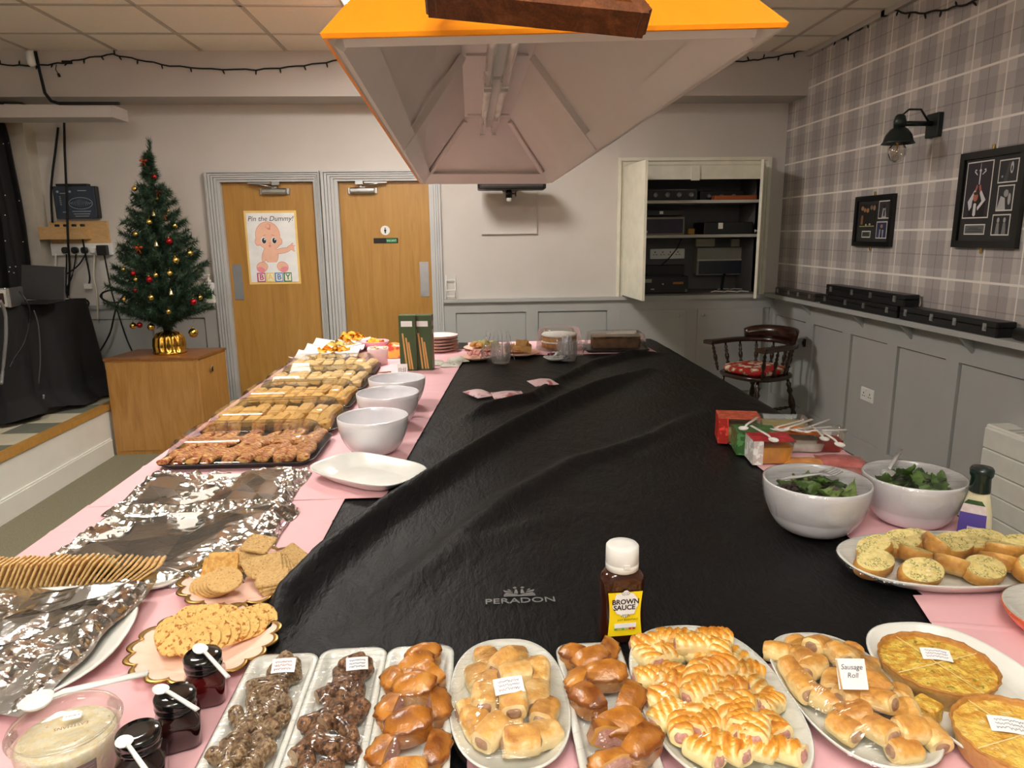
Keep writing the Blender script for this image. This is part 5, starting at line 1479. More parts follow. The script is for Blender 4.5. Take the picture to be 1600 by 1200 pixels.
def row_labels(objs, noun, per=5):
    """label pieces by their place: rows counted from the far end, then from the left"""
    objs = sorted(objs, key=lambda o: -o.location.y)
    rows = [objs[i:i + per] for i in range(0, len(objs), per)]
    for r, row in enumerate(rows):
        row.sort(key=lambda o: o.location.x)
        for c, o in enumerate(row):
            side = '' if len(row) == 1 else ', leftmost' if c == 0 else ', rightmost' if c == len(row) - 1 else ', ' + nth(c + 1) + ' from left'
            rw = ', farthest row' if r == 0 else ', nearest row' if r == len(rows) - 1 else ', ' + nth(r + 1) + ' row from far end'
            o['label'] = noun + side + rw


def seq_labels(objs, noun, tail, first, last):
    for k, o in enumerate(objs):
        o['label'] = noun + ' ' + (first if k == 0 else last if k == len(objs) - 1 else nth(k + 1) + ' ' + tail)


def bowl_mb(r, h, rb, th=.004, seg=44):
    mb = MB()
    prof = [(rb * .96, 0), (rb, .002)]
    for k in range(1, 11):
        f = k / 10
        prof.append((rb + (r - rb) * math.sin(f * PI / 2) ** .85 , .002 + (h - .002) * (1 - math.cos(f * PI / 2)) ** .80))
    inner = [(p[0] - th, p[1] + (.0 if k > 3 else th)) for k, p in enumerate(prof)][1:]
    prof2 = prof + [(r - th * .5, h + .0015)] + [(max(.003, a), b) for a, b in inner[::-1]] + [(.004, th + .003)]
    mb.lathe(prof2, seg)
    return mb


def spoon_mb(L_, w, deep=.006, seg=10):
    """plastic spoon along +x, bowl at the origin end"""
    mb = MB(); B = L_ * .27
    L = []
    n = 14
    def outl(s_, z): return [(B / 2 + B / 2 * s_ * math.cos(2 * PI * i / n), w / 2 * s_ * math.sin(2 * PI * i / n) * (1 + .12 * math.cos(2 * PI * i / n)), z) for i in range(n)]
    mb.loops([outl(.45, -deep), outl(.85, -deep * .55), outl(1, 0), outl(.93, .0008), outl(.8, -deep * .4), outl(.4, -deep * .8)], 0)
    mb.loops([[(B * .96, -w * .12, -.001), (B * .96, w * .12, -.001), (B * .96, w * .08, .0018), (B * .96, -w * .08, .0018)], [(B * 1.25, -w * .13, .002), (B * 1.25, w * .13, .002), (B * 1.25, w * .09, .005), (B * 1.25, -w * .09, .005)], [(L_, -w * .16, .002), (L_, w * .16, .002), (L_, w * .12, .0045), (L_, -w * .12, .0045)]], 0, True)
    return mb


def fork_mb(L_, w):
    mb = MB(); B = L_ * .30
    for k in range(4):
        y = (-1.5 + k) * w * .25
        mb.loops([[(0, y - w * .05, .004), (0, y + w * .05, .004), (0, y + w * .05, .006), (0, y - w * .05, .006)], [(B * .6, y - w * .09, -.002), (B * .6, y + w * .09, -.002), (B * .6, y + w * .09, .001), (B * .6, y - w * .09, .001)]], 0)
    mb.loops([[(B * .55, -w * .47, -.002), (B * .55, w * .47, -.002), (B * .55, w * .47, .001), (B * .55, -w * .47, .001)], [(B * .85, -w * .42, -.002), (B * .85, w * .42, -.002), (B * .85, w * .42, .001), (B * .85, -w * .42, .001)], [(B * 1.1, -w * .14, .001), (B * 1.1, w * .14, .001), (B * 1.1, w * .12, .004), (B * 1.1, -w * .12, .004)], [(L_, -w * .2, .004), (L_, w * .2, .004), (L_, w * .17, .007), (L_, -w * .17, .007)]], 0)
    return mb


def note(label, p, rot, w, h, lines, ink=(60, 60, 110), nm='name_card', cat='card', strokes=True):
    """small hand written paper card: card sheet with inked handwriting"""
    t = thing(nm, label, cat, p); t.rotation_euler = rot
    mb = MB(); mb.grid(lambda u, v: ((u - .5) * w, (v - .5) * h, .0015 * math.sin(u * PI)), 8, 2); mb.grid(lambda u, v: ((.5 - u) * w, (v - .5) * h, .0015 * math.sin(u * PI) - .0004), 8, 2)
    mb.build('sheet', m_card, t)
    mb = MB()
    for k, ln in enumerate(lines): mb.text(ln, h * .24, Matrix.Translation((0, h * (.22 - .27 * k), .0019)), 0, .2)
    mb.build('handwriting', mat('ink', ink, 0.6), t)
    return t
m_card = mat('white_card', (236, 236, 236), 0.6)

for kd, nn in (('g', 'small gold bauble on the tree,'), ('r', 'small red bauble on the tree,'), ('b', 'small pale bell on the tree,'), ('o', 'small copper bow on the tree,')):
    L_ = [o for _, o in sorted(ORN.get(kd, []), key=lambda q: q[0])]
    seq_labels(L_, nn, 'from the top', 'highest of its kind', 'lowest of its kind')
# ================================================================ foreground platters
random.seed(31)
def rect_plate(label, cx, y0, y1, w):
    L_ = y1 - y0
    t = thing('rectangular_platter', label, 'platter', (cx, (y0 + y1) / 2, ZT0), 0, 'rectangular white platters')
    ol = rrect(w, L_, .022, 5); k = (w - .034) / w
    mb = MB()
    def sc_(d, z): return [(x, y, z) for x, y in rrect(w - 2 * d, L_ - 2 * d, max(.022 - d, .006), 5)]
    mb.loops([sc_(.008, 0), sc_(.004, .004), sc_(0, .020), sc_(.001, .0225), sc_(.009, .0225), sc_(.013, .012), sc_(.017, .007)], 0)
    mb.build('dish', m_por, t)
    return t, ol
def oval_plate(label, cx, cy, w, L_, rot=0.0, h=.024, e=2.5, name='oval_platter', group='oval white platters'):
    t = thing(name, label, 'platter', (cx, cy, ZT0), rot, group)
    ol = super_oval(w / 2, L_ / 2, e, 56)
    plate_mb(ol, h, .74, .006, .005).build('dish', m_por, t)
    return t, ol
R = random.uniform
# --- two sausage platters
def sausages(cx, y0, y1, m, label, group, cat='sausage'):
    var = [sausage_mb(R(.042, .056), R(.0108, .0126), R(-.002, .005), k, k % 3 == 0).mesh('sausage', [m, m_cutend]) for k in range(7)]
    pl = []
    y = y0 + .030; k = 0
    while y < y1 - .012:
        w = .026 if y < y0 + .2 else .018
        for sx in (-1, 0, 1) if k % 2 else (-.6, .6):
            if y > y1 - .05 and sx == -1: continue
            pl.append((cx + sx * w + R(-.004, .004), y + R(-.006, .006), ZT0 + .0200 + (.008 if sx == 0 else 0) + R(0, .003), R(-.15, .15), R(-.2, .2), PI / 2 + R(-1.1, 1.1), 1))
        y += .029; k += 1
    scatter(var, 'sausage', label, cat, group, pl, 3)
def dome(ax, ay, h, e=2.4, base=.01):
    def f(x, y):
        q = min(1, (abs(x / ax) ** e + abs(y / ay) ** e))
        return base + h * (1 - q ** 1.4)
    return f
t, ol = rect_plate('narrow white platter of speckled sausages, leftmost of the foreground platters', -.2985, .665, 1.010, .104)
sausages(-.2985, .675, .985, m_saus2, 'pale herb flecked sausage on the leftmost platter', 'sausages on the leftmost platter')
o = film('cling_film', '', ol, .024, dome(.05, .172, .034)).build('cling_film', m_film, None, (-.2985, .8375, ZT0)); tag(o, 'cling film stretched over the leftmost narrow sausage platter', 'cling film')
t, ol = rect_plate('narrow white platter of dark browned sausages, second foreground platter from the left', -.1955, .668, 1.018, .104)
sausages(-.1955, .678, .992, m_saus, 'dark browned sausage on the second narrow platter', 'sausages on the second platter')
o = film('cling_film', '', ol, .024, dome(.05, .175, .034)).build('cling_film', m_film, None, (-.1955, .843, ZT0)); tag(o, 'cling film stretched over the second narrow sausage platter', 'cling film')
# --- pork pie platters
def pies(places, label, group):
    var = [pie_mb(.031, .028, k).mesh('pork_pie', [m_pie, m_meat]) for k in range(4)]
    scatter(var, 'pork_pie', label, 'pie', group, places, 2)
t, ol = rect_plate('narrow white platter of pork pie pieces between the sausages and the oval platter', -.092, .668, 1.016, .104)
cx = -.092
pies([(cx + .006, .985, ZT0 + .012, .1, -.1, -1.4, .95), (cx - .006, .952, ZT0 + .020, .2, .1, -1.0, 1), (cx + .022, .930, ZT0 + .020, -.1, .1, -2.3, .95), (cx - .020, .920, ZT0 + .012, .1, .1, -2.8, 1), (cx + .004, .893, ZT0 + .026, .15, .1, -1.7, 1.05), (cx + .020, .858, ZT0 + .014, .1, .1, .2, 1), (cx - .020, .852, ZT0 + .013, 0, 0, 2.9, 1), (cx + .002, .815, ZT0 + .024, .2, 0, -1.5, 1.1), (cx + .022, .778, ZT0 + .012, 0, .1, -.2, 1), (cx - .020, .772, ZT0 + .012, 0, 0, 2.8, 1), (cx, .735, ZT0 + .02, .1, 0, -1.5, 1), (cx, .70, ZT0 + .012, 0, 0, 1.5, 1)], 'pork pie piece on the platter beside sausages', 'pork pie pieces on the left pie platter')
o = film('cling_film', '', ol, .024, dome(.05, .172, .040)).build('cling_film', m_film, None, (cx, .842, ZT0)); tag(o, 'cling film stretched over the left pork pie platter', 'cling film')
t, ol = rect_plate('narrow white platter of pork pie pieces beside the brown sauce bottle', .168, .660, 1.004, .102)
cx = .168
pies([(cx + .014, .975, ZT0 + .014, .1, .2, -.4, .95), (cx - .018, .965, ZT0 + .011, 0, -.1, -2.2, .95), (cx - .004, .942, ZT0 + .022, .2, 0, -1.3, 1), (cx + .014, .908, ZT0 + .022, .1, .1, -1.7, 1.05), (cx - .018, .893, ZT0 + .012, 0, 0, 2.7, 1), (cx - .014, .855, ZT0 + .016, .1, 0, -2.6, 1.05), (cx + .020, .846, ZT0 + .020, .1, .1, -.5, 1.1), (cx + .010, .806, ZT0 + .016, .1, 0, -1.4, 1.1), (cx - .010, .775, ZT0 + .012, .5, 0, 1.7, 1.05), (cx + .024, .765, ZT0 + .02, .1, 0, -.9, 1.05), (cx - .010, .725, ZT0 + .012, 0, 0, 2, 1)], 'pork pie piece on the platter below sauce', 'pork pie pieces on the right pie platter')
o = film('cling_film', '', ol, .024, dome(.049, .17, .040)).build('cling_film', m_film, None, (cx, .832, ZT0)); tag(o, 'cling film stretched over the right pork pie platter', 'cling film')
# --- oval platter with pale flaky sausage rolls
t, ol = oval_plate('oval white platter of pale flaky sausage rolls in the middle of the foreground', .0385, .878, .166, .288)
var = [roll_mb(R(.042, .050), R(.036, .041), R(.024, .029), k, 0, .5, 3.0, True, 0, .55).mesh('sausage_roll', [m_roll, m_meatb]) for k in range(5)]
pos = [(-.030, .098, 1.9, 0), (.016, .100, 1.5, 0), (.044, .072, .3, 0), (-.044, .056, 1.7, 0), (-.004, .062, .9, .026), (.046, .036, 1.4, .018), (-.018, .030, .5, .014), (.012, .022, .15, .032), (.040, -.004, 1.5, .012), (-.036, -.010, 1.5, .018), (-.048, -.048, 1.9, 0), (.006, -.036, 1.55, .032), (.048, -.040, 1.2, .006), (.044, -.078, .5, 0), (-.026, -.082, .9, .014), (.010, -.098, .1, .010), (-.052, -.02, .3, 0), (0, -.05, 1.5, 0)]
scatter(var, 'sausage_roll', 'pale flaky sausage roll on the middle platter', 'sausage roll', 'sausage rolls on the middle oval platter', [(.0385 + x * .92, .874 + y * .93, ZT0 + .008 + dz * .75, R(-.12, .12), R(-.12, .12), a_, 1) for x, y, a_, dz in pos], 3)
o = film('cling_film', '', ol, .025, dome(.08, .14, .044)).build('cling_film', m_film, None, (.0385, .878, ZT0)); tag(o, 'cling film stretched over the middle oval sausage roll platter', 'cling film')
# --- large oval platter with slashed puff rolls
t, ol = oval_plate('largest oval white platter heaped with slashed golden puff pastry rolls', .323, .864, .214, .352)
var = [roll_mb(R(.046, .054), R(.034, .040), R(.024, .029), k * 1.7, 3 + k % 2, (.45, -.45, .3)[k % 3], 2.3, True, 0, .42).mesh('puff_roll', [m_puff, m_meat]) for k in range(6)]
pl = []
random.seed(8)
for row in range(7):
    y = .120 - row * .040
    half = .098 * math.sqrt(max(.1, 1 - (y / .19) ** 2)) - .022
    n_ = max(2, int(round(2 * half / .038)) + 1)
    for k in range(n_):
        x = -half + 2 * half * k / (n_ - 1)
        pl.append((.318 + x * .93 + R(-.004, .004), .866 + y + R(-.006, .006), ZT0 + .008 + R(0, .006) + .008 * (1 - abs(x) / .1), R(-.22, .22), R(-.25, .25), R(-.5, .9) + (PI / 2 if random.random() < .5 else 0), 1))
for k in range(8): pl.append((.315 + R(-.05, .045), .866 + .085 - k * .027, ZT0 + .026 + R(0, .005), R(-.2, .2), R(-.2, .2), R(-.3, 1.6), 1))
scatter(var, 'puff_roll', 'slashed puff pastry roll on the largest platter', 'sausage roll', 'puff rolls on the largest oval platter', pl, 5)
o = film('cling_film', '', ol, .025, dome(.10, .17, .046)).build('cling_film', m_film, None, (.323, .864, ZT0)); tag(o, 'cling film stretched over the largest oval platter of puff rolls', 'cling film')
# --- oval platter with smooth golden sausage rolls
t, ol = oval_plate('oval white platter of smooth golden sausage rolls with a paper flag, left of the quiches', .512, .855, .170, .298)
var = [roll_mb(R(.034, .041), R(.034, .039), R(.028, .032), k * 2.3, 0, .5, 2.2, True, 0, .62).mesh('golden_roll', [m_rolls, m_meatb]) for k in range(6)]
pl = []
for x, y, a_, dz in [(-.060, .098, 2.0, .004), (-.020, .118, 1.1, 0), (.020, .112, .6, 0), (.054, .092, .4, 0), (-.006, .086, .5, .026), (-.062, .056, 1.9, .002), (-.034, .068, 1.3, .012), (.032, .074, .2, .01), (-.026, .046, .2, .016), (.014, .050, 1.5, .032), (.058, .052, 1.1, .002), (-.058, .014, 1.9, .004), (-.020, .010, .9, .010), (.012, .008, .1, .008), (.056, .010, 1.2, .004), (-.048, -.026, 1.9, .006), (-.014, -.028, .8, .022), (.026, -.020, 2.2, .030), (.056, -.034, 1.0, .012), (-.020, -.062, .2, .014), (.016, -.060, 2.4, .032), (.052, -.070, 1.3, .014), (-.044, -.078, 2.1, .004), (-.006, -.096, 1.6, .010), (.030, -.100, .3, .014), (.060, -.098, 1.3, .004), (.010, -.124, .1, .002)]:
    pl.append((.510 + x * .95, .852 + y * .93, ZT0 + .009 + dz * .8, R(-.3, .3), R(-.3, .3), a_ + R(-.5, .5), 1))
scatter(var, 'golden_roll', 'smooth golden sausage roll on the flagged platter', 'sausage roll', 'golden rolls on the flagged platter', pl, 4)
o = film('cling_film', '', ol, .025, dome(.082, .145, .052)).build('cling_film', m_film, None, (.512, .855, ZT0)); tag(o, 'cling film stretched over the golden sausage roll platter with the flag', 'cling film')
# --- quiches
t, ol = oval_plate('oval white platter carrying two quiches at the lower right', .690, .846, .216, .352)
def quiche(label, cx, cy, r, cols, seed):
    t = thing('quiche', label, 'quiche', (cx, cy, ZT0 + .006))
    mb = MB(); n = 72
    prof = [(.80, 0, .12), (.86, .0, .15), (.97, .030, .30), (1.0, .034, .7), (.985, .037, .8), (.955, .033, .7), (.95, .028, .5)]
    L, at = [], []
    for rf, z, b in prof:
        lp = []
        for i in range(n):
            a_ = 2 * PI * i / n; q = 1 + (.012 * math.sin(a_ * 23 + seed) + .02 * noise.noise(Vector((math.cos(a_) * 3, math.sin(a_) * 3, seed))) if rf > .9 else 0)
            lp.append((r * rf * q * math.cos(a_), r * rf * q * math.sin(a_), z + (.003 * noise.noise(Vector((a_ * 5, seed, 0))) if z > .03 else 0))); at.append(b)
        L.append(lp)
    mb.loops(L, 0, True, True, False, at); mb.build('crust', m_qc, t)
    mb = MB(); L = []
    for k in range(11):
        f = 1 - k / 10.5
        L.append([(r * .955 * f * math.cos(2 * PI * i / n), r * .955 * f * math.sin(2 * PI * i / n), .0285 + .0035 * noise.noise(Vector((f * 9 * math.cos(2 * PI * i / n) + seed, f * 9 * math.sin(2 * PI * i / n), 0))) + .002 * (1 - f)) for i in range(n)])
    mb.loops(L, 0, True, False, True); mb.build('filling', cols, t)
    mb = MB()
    for a_ in (.25, .25 + PI / 2):
        c, s_ = math.cos(a_), math.sin(a_)
        mb.add([(r * .96 * c * f - s_ * .0007 * g, r * .96 * s_ * f + c * .0007 * g, .0325) for f, g in ((-1, -1), (1, -1), (1, 1), (-1, 1))], [(0, 1, 2, 3)])
    mb.build('cut_line', mat('cut_edge', (238, 218, 160), 0.7), t)
m_qc = pastry('quiche_crust', (226, 188, 120), (206, 150, 76), (160, 100, 40), .6, .0)
m_q1 = mat('quiche_filling_veg', (232, 200, 92), 0.4, col2=(206, 148, 50), ns=75, lo=.42, hi=.60, bump=.9, bs=130, bd=.006, coat=.35, col3=(140, 132, 44), ns3=110, lo3=.62, hi3=.68)
m_q2 = mat('quiche_filling_cheese', (238, 200, 96), 0.4, col2=(208, 140, 44), ns=50, lo=.42, hi=.66, bump=.9, bs=110, bd=.006, coat=.35, col3=(240, 214, 140), ns3=80)
quiche('whole round quiche flecked with green, further of the two on the white platter', .662, .888, .078, m_q1, 1)
quiche('whole round plain cheese quiche, nearer of the two on the white platter', .668, .735, .076, m_q2, 5)
# slice dropped against the first quiche
mb = MB(); mb.M = Matrix.Translation((.598, .812, ZT0 + .008)) @ Matrix.Rotation(.5, 4, 'Z'); mb.rr(.030, .034, 0, .026, .006, .003, 3); tag(mb.build('quiche_slice', m_q1), 'small piece cut from the quiche lying at its front left edge', 'quiche slice')
# --- garlic bread platter
t, ol = oval_plate('long oval white platter of herb garlic bread below the salad bowls', .915, 1.236, .415, .242, 0, .028, 2.4)
m_bread = pastry('bread_crust', (226, 190, 124), (212, 158, 76), (176, 108, 40), .55, .0)
tb = NT('garlic_crumb'); co = tb.coord()
c = tb.ramp(tb.noise(co, 120, 4), [(.35, (228, 206, 124)), (.65, (240, 226, 164))])
hf = tb.ramp(tb.noise(co, 260, 2, .6), [(.50, (0, 0, 0)), (.57, (1, 1, 1))])
hm = tb.ramp(tb.noise(co, 45, 1), [(.46, (0, 0, 0)), (.56, (1, 1, 1))])
c = tb.mix(tb.math('MULTIPLY', tb.math('MULTIPLY', hf, hm), .8), c, lin((112, 116, 40)))
tb.l(c, tb.b.inputs['Base Color']); tb.b.inputs['Roughness'].default_value = .45; tb.b.inputs['Coat Weight'].default_value = .25; tb.bump(tb.noise(co, 120, 3), .6, .004)
m_crumb = tb.m
def bread_mb(a, b, h, seed):
    mb = MB(); n = 24; L, at = [], []
    for rf, z, br in ((.70, 0, .3), (.92, .006, .5), (1.02, h * .4, .75), (1.0, h * .8, .55), (.95, h * .97, .35)):
        L.append([(a * rf * (1 + .05 * noise.noise(Vector((math.cos(2 * PI * i / n) * 1.5, math.sin(2 * PI * i / n) * 1.5, seed)))) * math.cos(2 * PI * i / n), b * rf * (1 + .05 * noise.noise(Vector((math.cos(2 * PI * i / n) * 1.5, math.sin(2 * PI * i / n) * 1.5, seed)))) * math.sin(2 * PI * i / n), z) for i in range(n)]); at += [br] * n
    mb.loops(L, 0, True, True, False, at)
    top = [(p[0], p[1], p[2]) for p in L[-1]]
    T2 = [[(x * f, y * f, z + .002 * (1 - f) + .001 * noise.noise(Vector((x * f * 90, y * f * 90, seed)))) for x, y, z in top] for f in (1, .8, .5, .2)]
    mb.loops(T2, 1, True, False, True, [.1] * (4 * n), 1)
    return mb
var = [bread_mb(R(.042, .052), R(.030, .037), R(.034, .042), k).mesh('garlic_bread', [m_bread, m_crumb]) for k in range(6)]
pl = []
random.seed(6)
for x, y, rx, ry, rz, dz in [(-.150, -.010, .5, -.2, .3, .004), (-.085, -.050, .75, -.1, .1, .006), (.035, -.052, .65, 0, .05, .008), (-.115, .035, -.2, -.5, .6, .016), (-.055, .010, .2, .6, .9, .014), (-.010, -.035, .3, .9, 1.2, .008), (-.055, .055, .45, -.3, .1, .020), (.0, .040, .9, .3, 1.3, .020), (.035, .030, .4, -.2, .2, .024), (.085, -.030, .3, .8, 1.4, .010), (.085, .045, .35, -.1, .1, .022), (.125, .0, -.3, .5, .4, .022), (.125, -.055, .7, .2, .3, .006), (.170, -.030, .5, .4, .9, .008), (.165, .020, .2, -.3, .3, .014), (.125, .060, .2, .0, .2, .012), (-.01, .075, .3, .0, .2, .010)]:
    pl.append((.905 + x, 1.232 + y, ZT0 + .009 + dz * .55, rx * .7, ry * .5, rz, .86))
scatter(var, 'garlic_bread', 'herb topped garlic bread slice', 'bread', 'garlic bread slices', pl, 6)
o = film('cling_film', '', ol, .029, dome(.2, .115, .048)).build('cling_film', m_film, None, (.915, 1.236, ZT0)); tag(o, 'cling film stretched over the garlic bread platter', 'cling film')
# --- orange sided dish at the right edge
t = thing('orange_dish', 'round dish white inside and orange outside at the right edge below the garlic bread', 'dish', (.985, 1.005, ZT0))
mb = MB(); mb.lathe([(.075, 0), (.098, .012), (.110, .032), (.108, .034)], 48, (0, 0, 0), 0, True, True, False); mb.lathe([(.108, .034), (.103, .033), (.092, .018), (.07, .010)], 48, (0, 0, 0), 1, True, False, True); mb.build('dish', [mat('orange_glaze', (236, 96, 48), 0.2, coat=.5), m_por], t)
var = [bread_mb(.05, .036, .03, 9).mesh('bread_piece', [m_bread, m_bread])]
scatter(var, 'bread_piece', 'brown bread piece in the orange dish', 'bread', 'bread pieces in the orange dish', [(.985, 1.03, ZT0 + .012, .1, -.2, .8, 1), (1.0, .97, ZT0 + .012, .1, .1, 2.0, 1)])
o = film('cling_film', '', circle(.110, 40), .035, dome(.1, .1, .03, 2)).build('cling_film', m_film, None, (.985, 1.005, ZT0)); tag(o, 'cling film stretched over the orange sided dish', 'cling film')
# --- cards on the platters
RX = math.radians(38)
def scrib(label, p, rot, w, h, rows, ink, nm='name_card'):
    t = thing(nm, label, 'card', p); t.rotation_euler = rot
    mb = MB(); mb.grid(lambda u, v: ((u - .5) * w, (v - .5) * h, .002 * math.sin(u * PI)), 8, 2); mb.grid(lambda u, v: ((.5 - u) * w, (v - .5) * h, .002 * math.sin(u * PI) - .0004), 8, 2)
    mb.build('sheet', m_card, t)
    mb = MB()
    for k in range(rows):
        y = h * (.24 - .25 * k); pts = []
        for i in range(26):
            if i in (9, 10, 18): continue
            x = (-.36 + .72 * i / 25 + R(-.01, .01)); pts.append((x * w, y + h * .07 * math.sin(i * 2.3 + k) + R(-1, 1) * h * .03, .002 * math.sin((x + .5) * PI) + .0006))
        mb.tube(pts, .0004, 3)
    mb.build('handwriting', mat('ink', ink, 0.6), t)
    return t
p = T(443, 1040, .926); scrib('small white card with red handwriting on the leftmost sausage platter', p, (RX, -.06, -.05), .034, .020, 3, (160, 90, 100))
p = T(558, 1037, .926); scrib('small white card with blue handwriting on the second sausage platter', p, (RX, .08, .2), .031, .018, 3, (90, 110, 150))
p = T(795, 1071, .938); scrib('tilted white card with scribbled writing on the middle oval sausage roll platter', p, (RX * .8, .0, .18), .040, .022, 3, (120, 100, 110))
p = T(1331, 1053, .955); note('white paper flag reading Sausage Roll standing in the golden sausage rolls', p, (math.radians(58), .0, -.10), .038, .038, ['Sausage', 'Roll'], (70, 70, 70), 'paper_flag', 'flag')
mb = MB(); q = Vector((p.x - .0195, p.y - .002, p.z)); mb.tube([q + Vector((0, .008, .018)), q + Vector((.003, -.018, -.034))], .0011, 6); tag(mb.build('cocktail_stick', m_pine), 'cocktail stick holding the paper flag in the golden sausage rolls', 'cocktail stick')
p = T(1463, 1023, .915); scrib('tilted white card with faint writing on the further quiche', p, (.25, 0, -.30), .040, .022, 3, (150, 140, 160))
p = T(1578, 1134, .915); scrib('white card with grey writing on the nearer quiche', p, (.25, 0, -.35), .046, .024, 3, (130, 130, 140))
# --- brown sauce bottle
c = T(973, 1003, ZT0); H = W(973, 855, c.y).z - ZT0
sb = thing('sauce_bottle', 'brown sauce bottle with yellow label and white cap standing on the black cover', 'bottle', (c.x, c.y + .018, ZT0 - .002), math.radians(4))
m_sauce = mat('brown_sauce', (52, 20, 8), 0.12, col2=(60, 24, 10), coat=.8)
ol = [(x, y) for x, y in rrect(.076, .044, .020, 6)]
def osc(fx, fy, z): return [(x * fx, y * fy, z) for x, y in ol]
HB = H * .74
mb = MB(); mb.loops([osc(.9, .86, 0), osc(1, 1, .006), osc(1.0, 1, HB * .16), osc(.93, .94, HB * .5), osc(.98, 1, HB * .82), osc(.98, 1.0, HB * .88), osc(.86, .94, HB * .95), osc(.66, .9, HB)], 0); mb.build('body', m_sauce, sb)
def lab(u, v):
    z = HB * (.14 + .62 * v); wd = .0285 * (1 - .10 * math.sin(v * PI)); fy = .94 + .06 * abs(v - .5) * 2
    return ((u - .5) * 2 * wd, -.0222 * fy - .0008 - .0012 * math.cos((u - .5) * 2), z)
m_yl = mat('label_yellow', (246, 214, 24), 0.4); m_ik = mat('label_ink', (34, 26, 20), 0.5)
mb = MB(); mb.grid(lab, 12, 12); lb = mb.build('label', m_yl, sb)
mb = MB(); mb.M = Matrix.Translation((0, -.0250, 0)) @ Matrix.Rotation(PI / 2, 4, 'X')
zc = HB * .47
mb.add([(.021 * math.cos(2 * PI * i / 30) * (1 + .08 * math.sin(i * 1.3)), zc + .016 + .022 * math.sin(2 * PI * i / 30) * (1 + .1 * math.cos(i * 1.7)), .0002) for i in range(30)], [tuple(range(30))], 0)
mb.b2(-.018, .018, zc - .026, zc - .018, .0002, .0004, 0)
mb.text('BROWN', .0118, Matrix.Translation((0, zc + .0195, .0006)), 1, bold=.0004); mb.text('SAUCE', .0118, Matrix.Translation((-.002, zc + .0095, .0006)), 1, bold=.0004)
mb.text('JUST ESSENTIALS', .0045, Matrix.Translation((.004, zc - .012, .0006)), 1)
for s_ in (-1, 1):
    for k in range(-2, 3):
        a_ = k * .35; b0 = Vector((math.sin(a_) * .004, s_ * .0155 - (0 if s_ > 0 else 0), 0)); mb.tube([(math.sin(a_) * .006, zc + .0145 + s_ * (.0165), .0006), (math.sin(a_) * .011, zc + .0145 + s_ * (.0165 + .006 * math.cos(a_)), .0006)], .0004, 3, 1)
for k, cc in enumerate((2, 3, 2, 3, 4, 4)): mb.b2(-.018 + k * .006, -.0135 + k * .006, zc - .0295, zc - .0265, .0003, .0006, cc)
mb.build('print', [m_card, m_ik, mat('traffic_green', (90, 170, 80), .5), mat('traffic_amber', (200, 190, 120), .5), mat('traffic_red', (200, 60, 50), .5)], lb)
mb = MB(); zb = HB; mb.lathe([(.020, zb - .002), (.0265, zb + .002), (.027, zb + .012), (.0262, zb + .013), (.0268, zb + .014), (.0265, H - .003), (.024, H), (.012, H - .0005)], 32); mb.b2(-.005, .005, -.029, -.025, zb + .012, zb + .018); mb.build('cap', m_wp, sb)
# ================================================================ near left: coleslaw, jars, crackers, foil
random.seed(41)
m_tin = NT('aluminium_foil'); m_tin.b.inputs['Base Color'].default_value = lin((214, 212, 208)); m_tin.b.inputs['Metallic'].default_value = 1.0; m_tin.b.inputs['Roughness'].default_value = .16
m_tin.l(m_tin.ramp(m_tin.noise(m_tin.coord(), 4, 2), [(.3, (206, 204, 200)), (.7, (222, 221, 218))]), m_tin.b.inputs['Base Color'])
m_tin.bump(m_tin.noise(m_tin.coord(), 55, 3, .6, .8), .25, .003)
m_foil = m_tin.m
def ridge(p, f, seed):
    q = Vector((p[0] * f + seed, p[1] * f * 1.15 + seed * .7, seed))
    return 1 - min(1, abs(noise.noise(q)) * 2.6)
def facet(x, y, c, seed):
    """piecewise flat random facets: linear over jittered triangles of size c"""
    r = seed * 1.3
    x, y = (x * math.cos(r) - y * math.sin(r)) / c + seed, (x * math.sin(r) + y * math.cos(r)) / c * .8
    i, j = math.floor(x), math.floor(y); u, v = x - i, y - j
    def h(a, b): return noise.cell(Vector((a + .5, b + .5, seed + .5))) - .5
    if u + v < 1: return h(i, j) * (1 - u - v) + h(i + 1, j) * u + h(i, j + 1) * v
    return h(i + 1, j + 1) * (u + v - 1) + h(i, j + 1) * (1 - u) + h(i + 1, j) * (1 - v)
